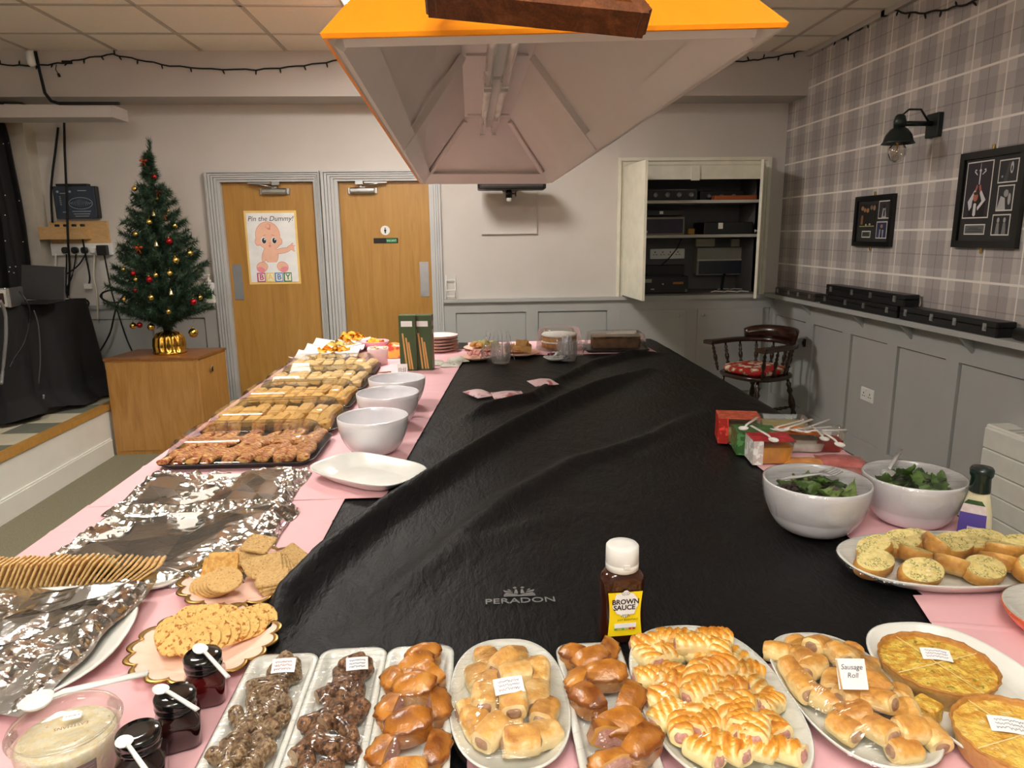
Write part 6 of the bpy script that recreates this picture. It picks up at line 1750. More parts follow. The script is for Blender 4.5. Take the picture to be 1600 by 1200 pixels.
def foil(label, x0, x1, y0, y1, h, seed, skew=(0, 0), hole=None, bulge=1.0, z0=0.0):
    """crumpled foil over a tray: flat facets with sharp creases, crushed rim"""
    mb = MB(); NU, NV = 150, 120
    def fn(u, v):
        e = min(u, 1 - u, v, 1 - v)
        x = x0 + (x1 - x0) * u; y = y0 + (y1 - y0) * v
        x += skew[0] * v + .010 * noise.noise(Vector((x * 8, y * 14, seed))) * (1 if e < .1 else .3); y += skew[1] * u + .012 * noise.noise(Vector((x * 13, y * 8, seed + 4))) * (1 if e < .1 else .3)
        k = min(1, e / .10)
        z = ZT0 + h * (k ** .55) * bulge
        m1 = min(1, max(0, noise.noise(Vector((x * 8 + 5, y * 6, seed * 1.7))) * 2.4 - .15) + max(0, 1 - e / .09) * .8)
        z += k * (.012 * facet(x, y, .125, seed) + .007 * facet(x, y, .060, seed + 9)) + m1 * (.014 * facet(x, y, .026, seed + 17) + .006 * facet(x, y, .012, seed + 23))
        rimk = max(0, 1 - abs(e - .05) / .06)
        z += rimk * (.008 + .010 * noise.noise(Vector((x * 60, y * 60, seed))))
        if e < .02: z = min(z, ZT0 + .006 + .006 * abs(noise.noise(Vector((x * 40, y * 40, seed)))))
        if hole:
            hd = math.hypot((u - hole[0]) / hole[2], (v - hole[1]) / hole[3])
            if hd < 1: z += .022 * (1 - hd ** 2)
        return (x, y, max(ZT0 + .0004 + z0, z))
    vs = [fn(u / NU, v / NV) for v in range(NV + 1) for u in range(NU + 1)]
    fs = []
    for v in range(NV):
        for u in range(NU):
            if hole and math.hypot(((u + .5) / NU - hole[0]) / hole[2], ((v + .5) / NV - hole[1]) / hole[3]) < .8: continue
            a = v * (NU + 1) + u; fs.append((a, a + 1, a + NU + 2, a + NU + 1))
    mb.add(vs, fs, 0, False)
    o = mb.build('foil_cover', m_foil)
    return tag(o, label, 'foil')
def tray(label, cx, cy, w, d, h=.014, nm='serving_tray', m=None):
    t = thing(nm, label, 'tray', (cx, cy, ZT0))
    mb = MB()
    def lp(i, z): return [(x, y, z) for x, y in rrect(w - 2 * i, d - 2 * i, .03, 4)]
    mb.loops([lp(.02, 0), lp(.012, .002), lp(0, h), lp(.004, h + .002), lp(.016, .006), lp(.024, .005)], 0); mb.build('dish', m or m_por, t)
    return t
tray('pale pink-edged tray under the middle foil sheet', -.675, 1.475, .40, .33, .012, m=m_por)
tray('white tray under the far foil sheet', -.69, 1.80, .37, .24, .012)
foil('crumpled foil sheet over the far tray, next to the clear lidded trays', -.905, -.465, 1.665, 1.945, .026, 3.1)
foil('large crumpled foil sheet over the middle tray, with an open edge at the front left', -.905, -.452, 1.285, 1.665, .030, 7.7, (.02, .0), (.26, .10, .13, .10))
mb = MB(); 
for k, (dx, m_) in enumerate(((-.04, 0), (-.01, 1), (.02, 2), (.045, 2))): pass
for k, (x, c, nm, lab, sz) in enumerate(((-.800, (88, 20, 34), 'cold_cuts', 'dark red cold meat showing under the lifted edge of the middle foil', .03), (-.765, (110, 34, 50), 'beetroot', 'purple red beetroot piece showing under the lifted edge of the middle foil', .022), (-.728, (176, 160, 84), 'cheese_wedge', 'yellow cheese piece showing under the lifted edge of the middle foil', .026))):
    mb = MB(); mb.ell((x, 1.335, ZT0 + .022), (sz * .8, sz, .016), 12, 8, 0, .5, 12, k); tag(mb.build(nm, mat(nm, c, 0.4, bump=.4, bs=80, coat=.3)), lab, 'food')
t, ol = oval_plate('large oval white plate under the foil at the left edge', -.792, 1.066, .435, .39, .12, .022)
foil('large crumpled foil sheet over the oval plate at the lower left edge', -1.0, -.618, .89, 1.25, .050, 12.4, (.02, -.0), None, 1.0, .024)
# --- row of long crackers on a white plate
t, ol = oval_plate('long white plate under the row of upright crackers at the left', -.775, 1.305, .40, .115, 0, .012)
m_crk = mat('cracker_pale', (226, 192, 134), 0.75, col2=(212, 168, 104), ns=140, lo=.4, hi=.65, bump=.4, bs=300, col3=(164, 108, 54), ns3=140, lo3=.62, hi3=.7)
mb = MB(); mb.rr(.056, .044, 0, .0042, .004, .001, 2)
me = mb.mesh('long_cracker', m_crk)
pl = []
for k in range(34):
    f = k / 33; x = -.955 + .325 * f
    tilt = math.radians(-62 + 30 * max(0, f - .55) / .45) if f > .55 else math.radians(-62)
    pl.append((x, 1.305 + .004 * math.sin(k), ZT0 + .033 - .012 * max(0, f - .6), 0, tilt, R(-.05, .05) + .25 * (f - .5), 1))
seq_labels(scatter([me], 'long_cracker', 'thin rectangular cracker in the upright row on the long white plate', 'cracker', 'upright row of long crackers', pl), 'thin upright cracker in the long row,', 'from the left end', 'leftmost', 'rightmost')
# --- scalloped plates
m_peach = mat('peach_card', (246, 202, 182), 0.6); m_goldt = mat('gold_edge', (150, 118, 62), 0.3, 0.9)
def scallop(label, cx, cy, r, rot):
    t = thing('scalloped_plate', label, 'plate', (cx, cy, ZT0), rot)
    n = 204
    def lobe(i): return abs(math.sin(2 * PI * i / n * 8.5)) ** .7
    def lp(rf, z, amp): return [((r * rf * (1 + amp * (lobe(i) - .5))) * math.cos(2 * PI * i / n), (r * rf * (1 + amp * (lobe(i) - .5))) * math.sin(2 * PI * i / n), z) for i in range(n)]
    mb = MB(); mb.loops([lp(.64, .0, 0), lp(.66, .001, 0), lp(.98, .014, .10), lp(.97, .0152, .10), lp(.9, .0125, .08), lp(.66, .003, 0), lp(.62, .0022, 0)], 0); mb.build('dish', m_peach, t)
    mb = MB(); mb.loops([lp(.985, .0136, .10), lp(1.002, .0146, .105), lp(.985, .0162, .10), lp(.925, .0152, .10)], 0, True, False, False); mb.build('rim', m_goldt, t)
    return t
scallop('peach scalloped paper plate with gold rim holding mixed biscuits', -.448, 1.300, .122, .2)
scallop('peach scalloped paper plate with gold rim holding round crackers, in front of the jars', -.446, 1.072, .114, .1)
m_cream = mat('round_cracker', (236, 200, 122), 0.65, col2=(228, 184, 104), ns=120, lo=.4, hi=.6, bump=.6, bs=260, col3=(178, 104, 36), ns3=130, lo3=.55, hi3=.64)
def disc(r, h, wav=.0):
    mb = MB(); n = 28
    def lp(f, z): return [(r * f * (1 + wav * math.cos(14 * 2 * PI * i / n)) * math.cos(2 * PI * i / n), r * f * (1 + wav * math.cos(14 * 2 * PI * i / n)) * math.sin(2 * PI * i / n), z + .0007 * noise.noise(Vector((math.cos(2 * PI * i / n) * 2, math.sin(2 * PI * i / n) * 2, f * 5)))) for i in range(n)]
    mb.loops([lp(.93, 0), lp(1, h * .4), lp(.985, h * .85), lp(.95, h)], 0)
    return mb
me = disc(.0275, .0052, .014).mesh('round_cracker', m_cream)
pl = []
for k in range(6): pl.append((-.512 + .006 * k, 1.100 - .011 * k, ZT0 + .015 + .0035 * k, math.radians(36), math.radians(-6), R(-.2, .2), 1))
for k in range(4): pl.append((-.492 + .014 * k, 1.126 - .003 * k, ZT0 + .020 + .002 * k, math.radians(34), math.radians(-10), R(-.2, .2), .95))
for k in range(8): pl.append((-.372 - .0115 * k, 1.124 - .0125 * k, ZT0 + .018 + .0022 * k, math.radians(36), math.radians(14), .15, 1))
pl.append((-.435, 1.135, ZT0 + .014, math.radians(30), 0, .1, .95))
scatter([me], 'round_cracker', 'round browned cheese cracker', 'cracker', 'round crackers', pl, 4)
m_bis = mat('digestive_biscuit', (220, 182, 120), 0.8, col2=(210, 168, 104), ns=200, bump=.5, bs=350, col3=(176, 130, 74), ns3=260)
m_sq = mat('square_cracker', (224, 180, 104), 0.75, col2=(200, 146, 70), ns=110, lo=.4, hi=.6, bump=.6, bs=90)
m_oat = mat('oat_cracker', (216, 182, 122), 0.85, col2=(196, 156, 98), ns=180, bump=.7, bs=260, col3=(150, 110, 64), ns3=240)
me = disc(.032, .006).mesh('digestive', m_bis)
pl = [(-.468 - .009 * k, 1.236 + .006 * k, ZT0 + .034 - .0060 * k, math.radians(18), math.radians(8), .1 * k, 1) for k in range(6)]
seq_labels(scatter([me], 'digestive_biscuit', 'round digestive biscuit stacked at the front of the further scalloped plate', 'biscuit', 'round digestive biscuits', pl), 'round digestive biscuit in the front stack of the biscuit plate,', 'from the top', 'topmost', 'lowest')
mb = MB(); mb.rr(.056, .056, 0, .006, .006, .0018, 2); ms = mb.mesh('square_cracker', m_sq)
scatter([ms], 'square_cracker', 'golden square cracker leaning on the biscuit plate', 'cracker', 'golden square crackers', [(-.495, 1.305, ZT0 + .030, math.radians(42), .1, .15, 1), (-.505, 1.30, ZT0 + .022, math.radians(40), .1, .1, 1), (-.488, 1.330, ZT0 + .020, math.radians(34), .1, .4, 1)])
mb = MB(); mb.rr(.058, .052, 0, .006, .005, .0016, 2); mo = mb.mesh('oat_cracker', m_oat)
scatter([mo], 'oat_cracker', 'square oat cracker in the leaning pile', 'cracker', 'oat crackers', [(-.405 + .008 * k, 1.288 - .002 * k, ZT0 + .036 - .006 * k, math.radians(24 - 2 * k), math.radians(-8), .25 + .04 * k, 1) for k in range(7)] + [(-.385, 1.252, ZT0 + .026 - .006 * q, .12, -.05, .2 + .2 * q, 1) for q in range(3)] + [(-.425, 1.30, ZT0 + .030, .3, 0, .6, 1), (-.37, 1.325, ZT0 + .03, .5, -.3, .9, 1)])
o = put('oat_cracker', mo, None, (-.437, 1.350, ZT0 + .052), (.22, .1, -.25)); tag(o, 'square oat cracker lying on top at the back of the further scalloped plate', 'cracker')
o = put('oat_cracker', mo, None, (-.450, 1.340, ZT0 + .036), (.3, -.1, .3)); tag(o, 'square oat cracker under the topmost one at the back of the further scalloped plate', 'cracker')
# --- coleslaw tub and spoon
tub = thing('coleslaw_tub', 'clear round tub of coleslaw at the bottom left corner', 'tub', (-.508, .792, ZT0))
m_slaw = mat('coleslaw', (250, 236, 190), 0.45, col2=(255, 250, 226), ns=140, lo=.4, hi=.6, bump=.4, bs=200, bd=.006, coat=.3, col3=(232, 150, 84), ns3=90, lo3=.66, hi3=.72)
mb = MB(); mb.lathe([(.044, .002), (.050, .004), (.0555, .058), (.052, .064), (.03, .067), (.004, .066)], 40); mb.build('coleslaw', m_slaw, tub)
mb = MB(); mb.lathe([(.046, 0), (.051, .002), (.0585, .070), (.062, .072), (.0635, .076), (.061, .081), (.057, .080), (.055, .074)], 48, (0, 0, 0), 0, True, True, False); mb.build('shell', m_clear, tub)
mb = MB(); mb.lathe([(.0575, .0805), (.056, .079), (.01, .0785), (.002, .0785)], 48, (0, 0, 0), 0, True, False, True); ld = mb.build('lid', m_clear, tub)
mb = MB(); mb.M = Matrix.Translation((.004, .010, .0795)) @ Matrix.Rotation(.3, 4, 'Z'); mb.rr(.020, .013, 0, .0006, .001, 0, 1); mb.build('sticker', m_card, ld)
mb = MB(); mb.text('2 FOR 3', .0045, Matrix.Translation((.004, .010, .0803)) @ Matrix.Rotation(.3, 4, 'Z'), 0); mb.text('EASTMANS', .0075, Matrix.Translation((.012, -.008, .0792)) @ Matrix.Rotation(.35 + PI, 4, 'Z'), 1); mb.build('print', [m_ik, mat('coleslaw_print', (120, 60, 40), .5)], ld)
def cyl_patch(a0, a1, z0, z1, r0, r1, mi, mb):
    mb.grid(lambda u, v: ((r0 + (r1 - r0) * v) * math.cos(a0 + (a1 - a0) * u), (r0 + (r1 - r0) * v) * math.sin(a0 + (a1 - a0) * u), z0 + (z1 - z0) * v), 10, 1, mi)
mb = MB(); cyl_patch(-1.25, -.55, .018, .052, .0533, .0575, 0, mb)
for k in range(7): cyl_patch(-1.2, -.6, .021 + k * .0042, .0225 + k * .0042, .0540 + k * .0005, .0541 + k * .0005, 1, mb)
cyl_patch(-1.78, -1.45, .020, .044, .0535, .0565, 1, mb)
for k in range(6): cyl_patch(-1.76, -1.47, .022 + k * .0038, .0236 + k * .0038, .0543 + k * .0005, .0544 + k * .0005, 2, mb)
mb.build('label', [mat('tub_label_grey', (120, 104, 104), .5), mat('label_tint', (150, 134, 130), .5), m_ik], tub)
me_sp = spoon_mb(.17, .040, .008).mesh('bowl', m_wp)
a, b = T(28, 1100, ZT0 + .090), T(232, 1054, ZT0 + .094)
def spoon(label, a, b, L_, w, nm='plastic_spoon', roll=0):
    d = (b - a); o = put(nm, spoon_mb(L_, w, w * .2).mesh('spoon', m_wp), None, a, (roll, -math.atan2(d.z, math.hypot(d.x, d.y)), math.atan2(d.y, d.x)))
    return tag(o, label, 'spoon')
spoon('large white plastic spoon lying across the lid of the coleslaw tub', a, b, (b - a).length, .042)
# --- three jam jars with teaspoons
m_jam = [mat('jam_red', (70, 8, 10), 0.1, coat=.9), mat('jam_dark', (34, 10, 8), 0.1, coat=.9), mat('jam_darkest', (26, 8, 8), 0.1, coat=.9)]
m_lid = mat('black_gloss_lid', (10, 10, 11), 0.12, coat=.8)
jl = ['small square jar of red jam with a black lid, furthest of the three jars', 'small square jar of dark chutney with a black lid, middle of the three jars', 'small square jar with black lid at the bottom edge, nearest of the three jars']
tl = ['white plastic teaspoon on the lid of the furthest jar', 'white plastic teaspoon on the lid of the middle jar', 'white plastic teaspoon on the lid of the nearest jar']
for k, (px, py, rz, s0, s1) in enumerate(((319, 1098, .25, (306, 1006), (357, 1061)), (276, 1166, .35, (242, 1071), (309, 1112)), (219, 1232, .3, (188, 1150), (224, 1200)))):
    c = T(px, py, ZT0)
    t = thing('jam_jar', jl[k], 'jar', (c.x, c.y + .012, ZT0), rz)
    mb = MB()
    def lp(s_, z, r=.012): return [(x, y, z) for x, y in rrect(s_, s_, r, 4)]
    mb.loops([lp(.048, .0), lp(.054, .003), lp(.056, .030), lp(.054, .038), lp(.042, .046, .02), lp(.040, .052, .0199)], 0); mb.build('glass', m_jam[k], t)
    mb = MB(); mb.lathe([(.022, .048), (.0255, .049), (.0262, .056), (.0245, .058), (.0262, .060), (.0262, .068), (.024, .071), (.012, .0712)], 36); mb.build('lid', m_lid, t)
    zz = ZT0 + .0775; a, b = T(*s0, zz), T(*s1, zz - .004)
    spoon(tl[k], a, b, max(.07, (b - a).length) if k < 2 else .085, .020, 'plastic_teaspoon')
# ================================================================ left row: clear trays, bowls, crisps
random.seed(51)
m_tray = mat('black_tray_plastic', (26, 25, 26), 0.35)
m_bacon = mat('bacon_strip', (166, 74, 48), 0.5, col2=(230, 184, 108), ns=75, lo=.42, hi=.58, bump=.5, bs=80, coat=.2, st=(1, 3, 1))
m_gold = mat('golden_slice', (206, 160, 82), 0.6, col2=(222, 184, 110), ns=40, bump=.4, bs=90, col3=(172, 112, 50), ns3=40)
m_pale = mat('pale_wrap', (222, 196, 144), 0.65, col2=(212, 178, 118), ns=36, bump=.4, bs=90, col3=(140, 136, 70), ns3=50, lo3=.64, hi3=.7)
trays = [(1.985, 'bacon topped'), (2.315, 'golden'), (2.645, 'pale brown'), (2.975, 'pale'), (3.305, 'pale')]
tl = ['clear lidded black tray of bacon topped pastries, nearest of the five trays', 'clear lidded black tray of golden slices, second nearest of the five trays', 'clear lidded black tray, middle of the five trays', 'clear lidded black tray, second furthest of the five trays', 'clear lidded black tray, furthest of the five trays beside the crisps']
il = ['bacon twist in the nearest clear tray', 'golden slice in the second nearest tray', 'golden slice in the middle clear tray', 'pale rolled sandwich in the second furthest tray', 'pale rolled sandwich in the furthest tray']
TW, TD = .455, .325
for k, (y0, _) in enumerate(trays):
    cx, cy = -.695, y0 + TD / 2
    t = thing('food_tray', tl[k], 'tray', (cx, cy, ZT0), R(-.02, .02), 'clear lidded food trays')
    mb = MB()
    def lp(i, z): return [(x, y, z) for x, y in rrect(TW - 2 * i, TD - 2 * i, .045, 5)]
    mb.loops([lp(.03, 0), lp(.018, .003), lp(.004, .016), lp(0, .017), lp(.0, .019), lp(.005, .019), lp(.016, .007), lp(.04, .006)], 0); mb.build('base', m_tray, t)
    mb = MB()
    mb.loops([lp(.004, .0195), lp(.012, .0215), lp(.016, .026), lp(.036, .070), lp(.046, .078), lp(.06, .080), lp(.066, .077), lp(.085, .077), lp(.09, .080), lp(.13, .080)], 0, True, False, True); mb.build('lid', m_clear, t)
    nx, ny = (12, 2) if k == 0 else (8, 2)
    if k == 0:
        var = []
        for q in range(4):
            mb = MB(); n = 14; L = []
            for i in range(n + 1):
                f = i / n; a_ = .5 * math.sin(f * 7 + q)
                L.append([(.021 * math.cos(b_) * math.cos(a_) + .004 * math.sin(f * 9 + q) - .007 * math.sin(b_) * math.sin(a_), (f - .5) * .155, .016 + .021 * math.cos(b_) * math.sin(a_) * .6 + .003 * math.sin(f * 14 + q * 2) + .008 * math.sin(b_) * math.cos(a_)) for b_ in [2 * PI * j / 8 for j in range(8)]])
            mb.loops(L, 0); var.append(mb.mesh('bacon_twist', m_bacon))
        nm = 'bacon_twist'
    else:
        var = []
        for q in range(3):
            mb = MB(); mb.rr(.050, .132, 0, .032 + .004 * q, .014, .008, 3); var.append(mb.mesh('slice', m_gold if k < 3 else m_pale))
        nm = 'pastry_slice' if k < 3 else 'rolled_sandwich'
    pl = []
    for i in range(nx):
        for j in range(ny):
            pl.append((cx - TW * .45 + TW * .90 * (i + .5) / nx + R(-.004, .004), cy - .070 + .140 * j + R(-.004, .004), ZT0 + .007 + R(0, .004), 0, R(-.15, .15), R(-.12, .12) if k else R(-.5, .1), 1))
    scatter(var, nm, il[k], 'pastry' if k < 3 else 'sandwich', 'food in clear tray ' + ('nearest', 'second nearest', 'middle', 'second furthest', 'furthest')[k], pl)
# --- three white bowls
for k, (x, y, r, lab) in enumerate(((-.312, 2.130, .108, 'empty white bowl nearest of the three beside the clear trays'), (-.304, 2.462, .110, 'empty white bowl in the middle of the three beside the clear trays'), (-.298, 2.722, .110, 'empty white bowl furthest of the three, near the breadstick boxes'))):
    tag(bowl_mb(r, .114, .052).build('bowl', m_bowl, None, (x, y, ZT0)), lab, 'bowl', 'empty white bowls')
t = thing('serving_dish', 'empty white rounded oblong dish in front of the white bowls', 'dish', (-.296, 1.878, ZT0), math.radians(-36))
plate_mb(super_oval(.164, .106, 3.4, 56), .032, .66, .005, .005).build('dish', m_por, t)
# --- square paper bowls with crisps
m_pap = mat('white_paper_bowl', (232, 233, 236), 0.6)
def paper_bowl(label, cx, cy, w, d, h=.05):
    mb = MB(); n = 12
    def lp(f, z, curl=0):
        out = []
        for q in range(4):
            for i in range(n):
                s_ = i / n
                C = [(1, -1), (1, 1), (-1, 1), (-1, -1)]
                a, b = C[q], C[(q + 1) % 4]
                x, y = a[0] + (b[0] - a[0]) * s_, a[1] + (b[1] - a[1]) * s_
                out.append((x * w / 2 * f, y * d / 2 * f, z - curl * math.sin(s_ * PI)))
        return out
    mb.loops([lp(.60, 0), lp(.62, .001), lp(.8, h * .5, .006), lp(1, h, .022), lp(.985, h + .001, .022), lp(.79, h * .53, .006), lp(.6, .004)], 0, False)
    t = thing('paper_bowl', label, 'bowl', (cx, cy, ZT0), R(-.03, .03)); mb.build('shell', m_pap, t); return t
m_crisp = mat('orange_crisp', (246, 176, 44), 0.6, col2=(232, 150, 26), ns=40, bump=.5, bs=90); m_crispy = mat('yellow_crisp', (226, 192, 96), 0.6, col2=(206, 166, 70), ns=40, bump=.5, bs=90)
def crisp_mb(s_, seed):
    mb = MB(); random.seed(seed)
    a_ = R(.8, 1.6)
    mb.grid(lambda u, v: ((u - .5) * s_ * 1.3, (v - .5) * s_, s_ * .35 * math.sin(u * PI * a_) + s_ * .2 * (v - .5) ** 2 * 3), 6, 4)
    mb.grid(lambda u, v: ((.5 - u) * s_ * 1.3, (v - .5) * s_, s_ * .35 * math.sin((1 - u) * PI * a_) + s_ * .2 * (v - .5) ** 2 * 3 - .0012), 6, 4)
    return mb
cO = [crisp_mb(.034, k).mesh('crisp', m_crisp) for k in range(3)]; cY = [crisp_mb(.030, k + 5).mesh('crisp', m_crispy) for k in range(3)]
random.seed(5)
def crisps(cx, cy, w, d, n, var, lab, grp, z0=.004, hgt=.034):
    pl = []
    for k in range(n):
        u, v = R(-1, 1), R(-1, 1); q = 1 - max(abs(u), abs(v))
        pl.append((cx + u * w / 2, cy + v * d / 2, ZT0 + z0 + .006 + hgt * (.3 + .7 * q) * R(.5, 1), R(-.7, .7), R(-.7, .7), R(0, 6), 1))
    scatter(var, 'crisp', lab, 'crisp', grp, pl)
for k, (cy, lab, var, c) in enumerate(((3.775, 'white square paper bowl of pale crisps nearest the clear trays', cY, 'pale yellow crisp in the nearest paper bowl'), (4.005, 'white square paper bowl of orange crisps, middle of the three', cO, 'orange crisp in the middle paper bowl'), (4.225, 'white square paper bowl of yellow crisps, furthest of the three', cY, 'yellow crisp in the furthest paper bowl'))):
    paper_bowl(lab, -.785, cy, .33, .235)
    crisps(-.785, cy, .15, .09, 16, var, c, 'crisps in the square paper bowl ' + str(('nearest', 'middle', 'furthest')[k]))
t = thing('crisp_plate', 'white paper plate of orange crisps behind the square paper bowls', 'plate', (-.745, 4.375, ZT0 + .0))
mb = MB(); mb.lathe([(.05, 0), (.06, .001), (.11, .022), (.108, .024), (.06, .005), (.01, .004)], 36); mb.build('dish', m_pap, t)
crisps(-.745, 4.37, .14, .09, 26, cO, 'orange crisp on the far paper plate', 'crisps on the far paper plate', .01, .07)
t = thing('pink_bowl', 'small pink bowl of orange crisps right of the square paper bowls', 'bowl', (-.575, 4.16, ZT0))
mb = MB(); mb.lathe([(.045, 0), (.05, .002), (.085, .05), (.083, .052), (.05, .008), (.01, .006)], 32); m_pinkp = mat('pink_plastic', (230, 160, 172), 0.5); mb.build('shell', m_pinkp, t)
crisps(-.575, 4.16, .09, .08, 14, cO, 'orange crisp in the small pink bowl', 'crisps in the pink bowl', .02, .035)
# pink pot of nuts
p = T(590, 570, ZT0)
t = thing('pink_pot', 'small square pink pot filled with pale snacks beside the breadstick boxes', 'pot', (p.x, p.y + .04, ZT0), .1)
mb = MB()
mb.loops([[(x, y, z) for x, y in rrect(s_, s_, .015, 3)] for s_, z in ((.088, 0), (.092, .003), (.108, .082), (.104, .083), (.098, .068))], 0, True, True, True); mb.build('shell', mat('pale_pink_card', (228, 190, 192), .6), t)
o = None
mb = MB(); random.seed(2)
for k in range(26): mb.ell((R(-.042, .042), R(-.042, .042), .072 + R(0, .012)), (.008, .006, .005), 6, 4)
o = mb.build('snacks', mat('pale_snacks', (206, 190, 150), .7), t); o['kind'] = 'stuff'
# sweet packet
p = T(622, 562, ZT0)
def bag_mb(w, d, h, seed=0):
    mb = MB(); 
    mb.grid(lambda u, v: ((u - .5) * w, (v - .5) * d, .002 + h * (math.sin(u * PI) * math.sin(v * PI)) ** .6 * (1 + .2 * noise.noise(Vector((u * 4, v * 4, seed))))), 14, 10)
    mb.grid(lambda u, v: ((.5 - u) * w, (v - .5) * d, .0005), 6, 4)
    return mb
m_pack = mat('red_orange_packet', (196, 50, 34), 0.3, col2=(240, 168, 70), ns=14, lo=.45, hi=.55, coat=.4)
o = bag_mb(.19, .12, .075).build('crisp_packet', m_pack, None, (p.x - .02, p.y + .10, ZT0), (0, 0, .1)); tag(o, 'red and orange snack packet lying left of the breadstick boxes', 'packet')
# breadstick boxes
m_box = mat('box_green', (62, 84, 50), 0.5); m_boxs = mat('box_brown_side', (140, 110, 84), 0.5); m_stick = mat('printed_breadstick', (212, 164, 96), 0.5)
bx = [(640, 579), (663, 578)]
for k, (px, py) in enumerate(bx):
    c = T(px, py, ZT0); wx = .082
    t = thing('breadstick_box', ['tall green breadstick box, left of the pair on the pink paper', 'tall green breadstick box, right of the pair on the pink paper'][k], 'box', (c.x + (.0 if k == 0 else .004), c.y + .035, ZT0), -.10)
    H = W(px, 493, c.y).z - ZT0
    mb = MB(); mb.b2(-wx / 2, wx / 2, -.035, .035, 0, H)
    mb.build('carton', m_box, t)
    mb = MB(); mb.b2(wx / 2, wx / 2 + .0006, -.034, .034, .002, H - .002); mb.build('side_print', m_boxs, t)
    mb = MB(); mb.b2(-.03, .025, -.0358, -.035, H * .80, H * .90, 0)
    for q, (x, h_) in enumerate(((-.018, .68), (-.002, .60), (.010, .52))): mb.loops([[(x - .004 + .010, -.0358, .006), (x + .004 + .010, -.0358, .006), (x + .004 + .010, -.035, .006), (x - .004 + .010, -.035, .006)], [(x - .004 - .006, -.0358, H * h_), (x + .004 - .006, -.0358, H * h_), (x + .004 - .006, -.035, H * h_), (x - .004 - .006, -.035, H * h_)]], 1, False)
    mb.build('front_print', [m_card, m_stick], t)
    mb = MB(); mb.b2(wx / 2 + .0006, wx / 2 + .0012, -.02, .02, H * .80, H * .9); mb.b2(wx / 2 + .0006, wx / 2 + .0012, -.02, .02, H * .66, H * .74); mb.build('side_label', m_card, t)
# tiny tent card
p = T(631, 581, ZT0); mb = MB(); mb.loops([[(-.024, -.014, 0), (.024, -.014, 0), (.024, .014, 0), (-.024, .014, 0)], [(-.024, -.001, .05), (.024, -.001, .05), (.024, .001, .05), (-.024, .001, .05)]], 0, False); mb.text('||:||', .03, Matrix.Translation((0, -.0095, .022)) @ Matrix.Rotation(math.radians(75), 4, 'X'), 1)
tag(mb.build('tent_card', [m_card, m_ik], None, (p.x, p.y - .06, ZT0)), 'tiny white tent card before the left breadstick box', 'card')
# stack of paper plates
for k in range(5):
    mb = MB(); mb.lathe([(.07, 0), (.075, .001), (.107, .017), (.106, .020), (.075, .006), (.005, .005)], 40)
    mb.lathe([(.108, .0165), (.1095, .018), (.1065, .0205)], 40, (0, 0, 0), 1, True, False, False)
    p = T(686, 552, ZT0); tag(mb.build('paper_plate', [mat('plate_pale_pink', (234, 206, 204), .6), m_goldt], None, (p.x + R(-.003, .003), p.y + .10, ZT0 + k * .018)), ['lowest', 'second lowest', 'middle', 'second highest', 'topmost'][k] + ' pale pink paper plate in the stack behind the breadstick boxes', 'plate', 'stacked paper plates')
# packs of napkins / tissues on the pink paper
for k, (px, py, rz, lab) in enumerate(((679, 568, .1, 'small white printed packet lying in front of the paper plate stack, left one'), (705, 570, -.1, 'small white printed packet lying in front of the paper plate stack, middle one'), (716, 563, .2, 'small white printed packet lying in front of the paper plate stack, right one'))):
    p = T(px, py, ZT0); mb = bag_mb(.10, .13, .018, k); tag(mb.build('tissue_packet', mat('tissue_print', (224, 222, 210), .5, col2=(150, 160, 140), ns=40, lo=.55, hi=.62), None, (p.x, p.y, ZT0), (0, 0, rz)), lab, 'packet')
p = T(600, 582, ZT0); mb = MB(); mb.M = Matrix.Rotation(.3, 4, 'Z'); mb.rr(.07, .012, 0, .003, .002, 0, 1); tag(mb.build('pen', m_goldt, None, (p.x, p.y, ZT0)), 'thin stick lying on the pink paper before the pink pot', 'stick')
# --- far end plates with sandwiches
m_crust2 = mat('sandwich_crust', (206, 162, 100), .8, col2=(190, 140, 80), ns=50, bump=.4, bs=100); m_salm = mat('salmon_filling', (222, 132, 112), .5, col2=(230, 170, 150), ns=50); m_green = mat('wrap_green', (160, 150, 70), .6, col2=(190, 170, 96), ns=40, bump=.4, bs=80); m_pinkf = mat('pink_sweet', (232, 140, 140), .5, col2=(240, 190, 180), ns=40)
def far_plate(px, py, r, lab, dy=0, m=None):
    p = T(px, py, ZT0); t = thing('paper_plate', lab, 'plate', (p.x, p.y + dy, ZT0))
    mb = MB(); mb.lathe([(r * .6, 0), (r * .65, .001), (r, .016), (r * .98, .018), (r * .65, .005), (.005, .004)], 36); mb.build('dish', m or m_peach, t); return Vector((p.x, p.y + dy, ZT0))
def heap(c, r, n, var, nm, lab, cat, grp, lay=.022):
    pl = []
    for k in range(n):
        a_ = k * 2.4; rr_ = r * math.sqrt(((k * 7) % n + .5) / n)
        pl.append((c.x + rr_ * math.cos(a_), c.y + rr_ * math.sin(a_), ZT0 + .014 + lay * (1 - rr_ / r) * R(.4, 1.2), R(-.3, .3), R(-.3, .3), R(0, 6), 1))
    scatter(var, nm, lab, cat, grp, pl)
vw = []
for q in range(3):
    mb = MB(); mb.rr(.055, .035, 0, .024, .012, .008, 3); vw.append(mb.mesh('wrap', (m_green, m_crust2, m_green)[q]))
c = far_plate(755, 545, .115, 'peach plate of green filled wraps at the far end left of the glass mug', -.03); heap(c, .085, 12, vw, 'wrap', 'green and tan wrap on the far plate', 'wrap', 'wraps on the far left plate')
vs_ = []
for q in range(2):
    mb = MB(); mb.prism([(0, 0), (.06, 0), (.03, .05)], 0, .03); mb.prism([(.002, .001), (.058, .001), (.03, .048)], .011, .019, 1); vs_.append(mb.mesh('sandwich', [m_crust2, m_salm]))
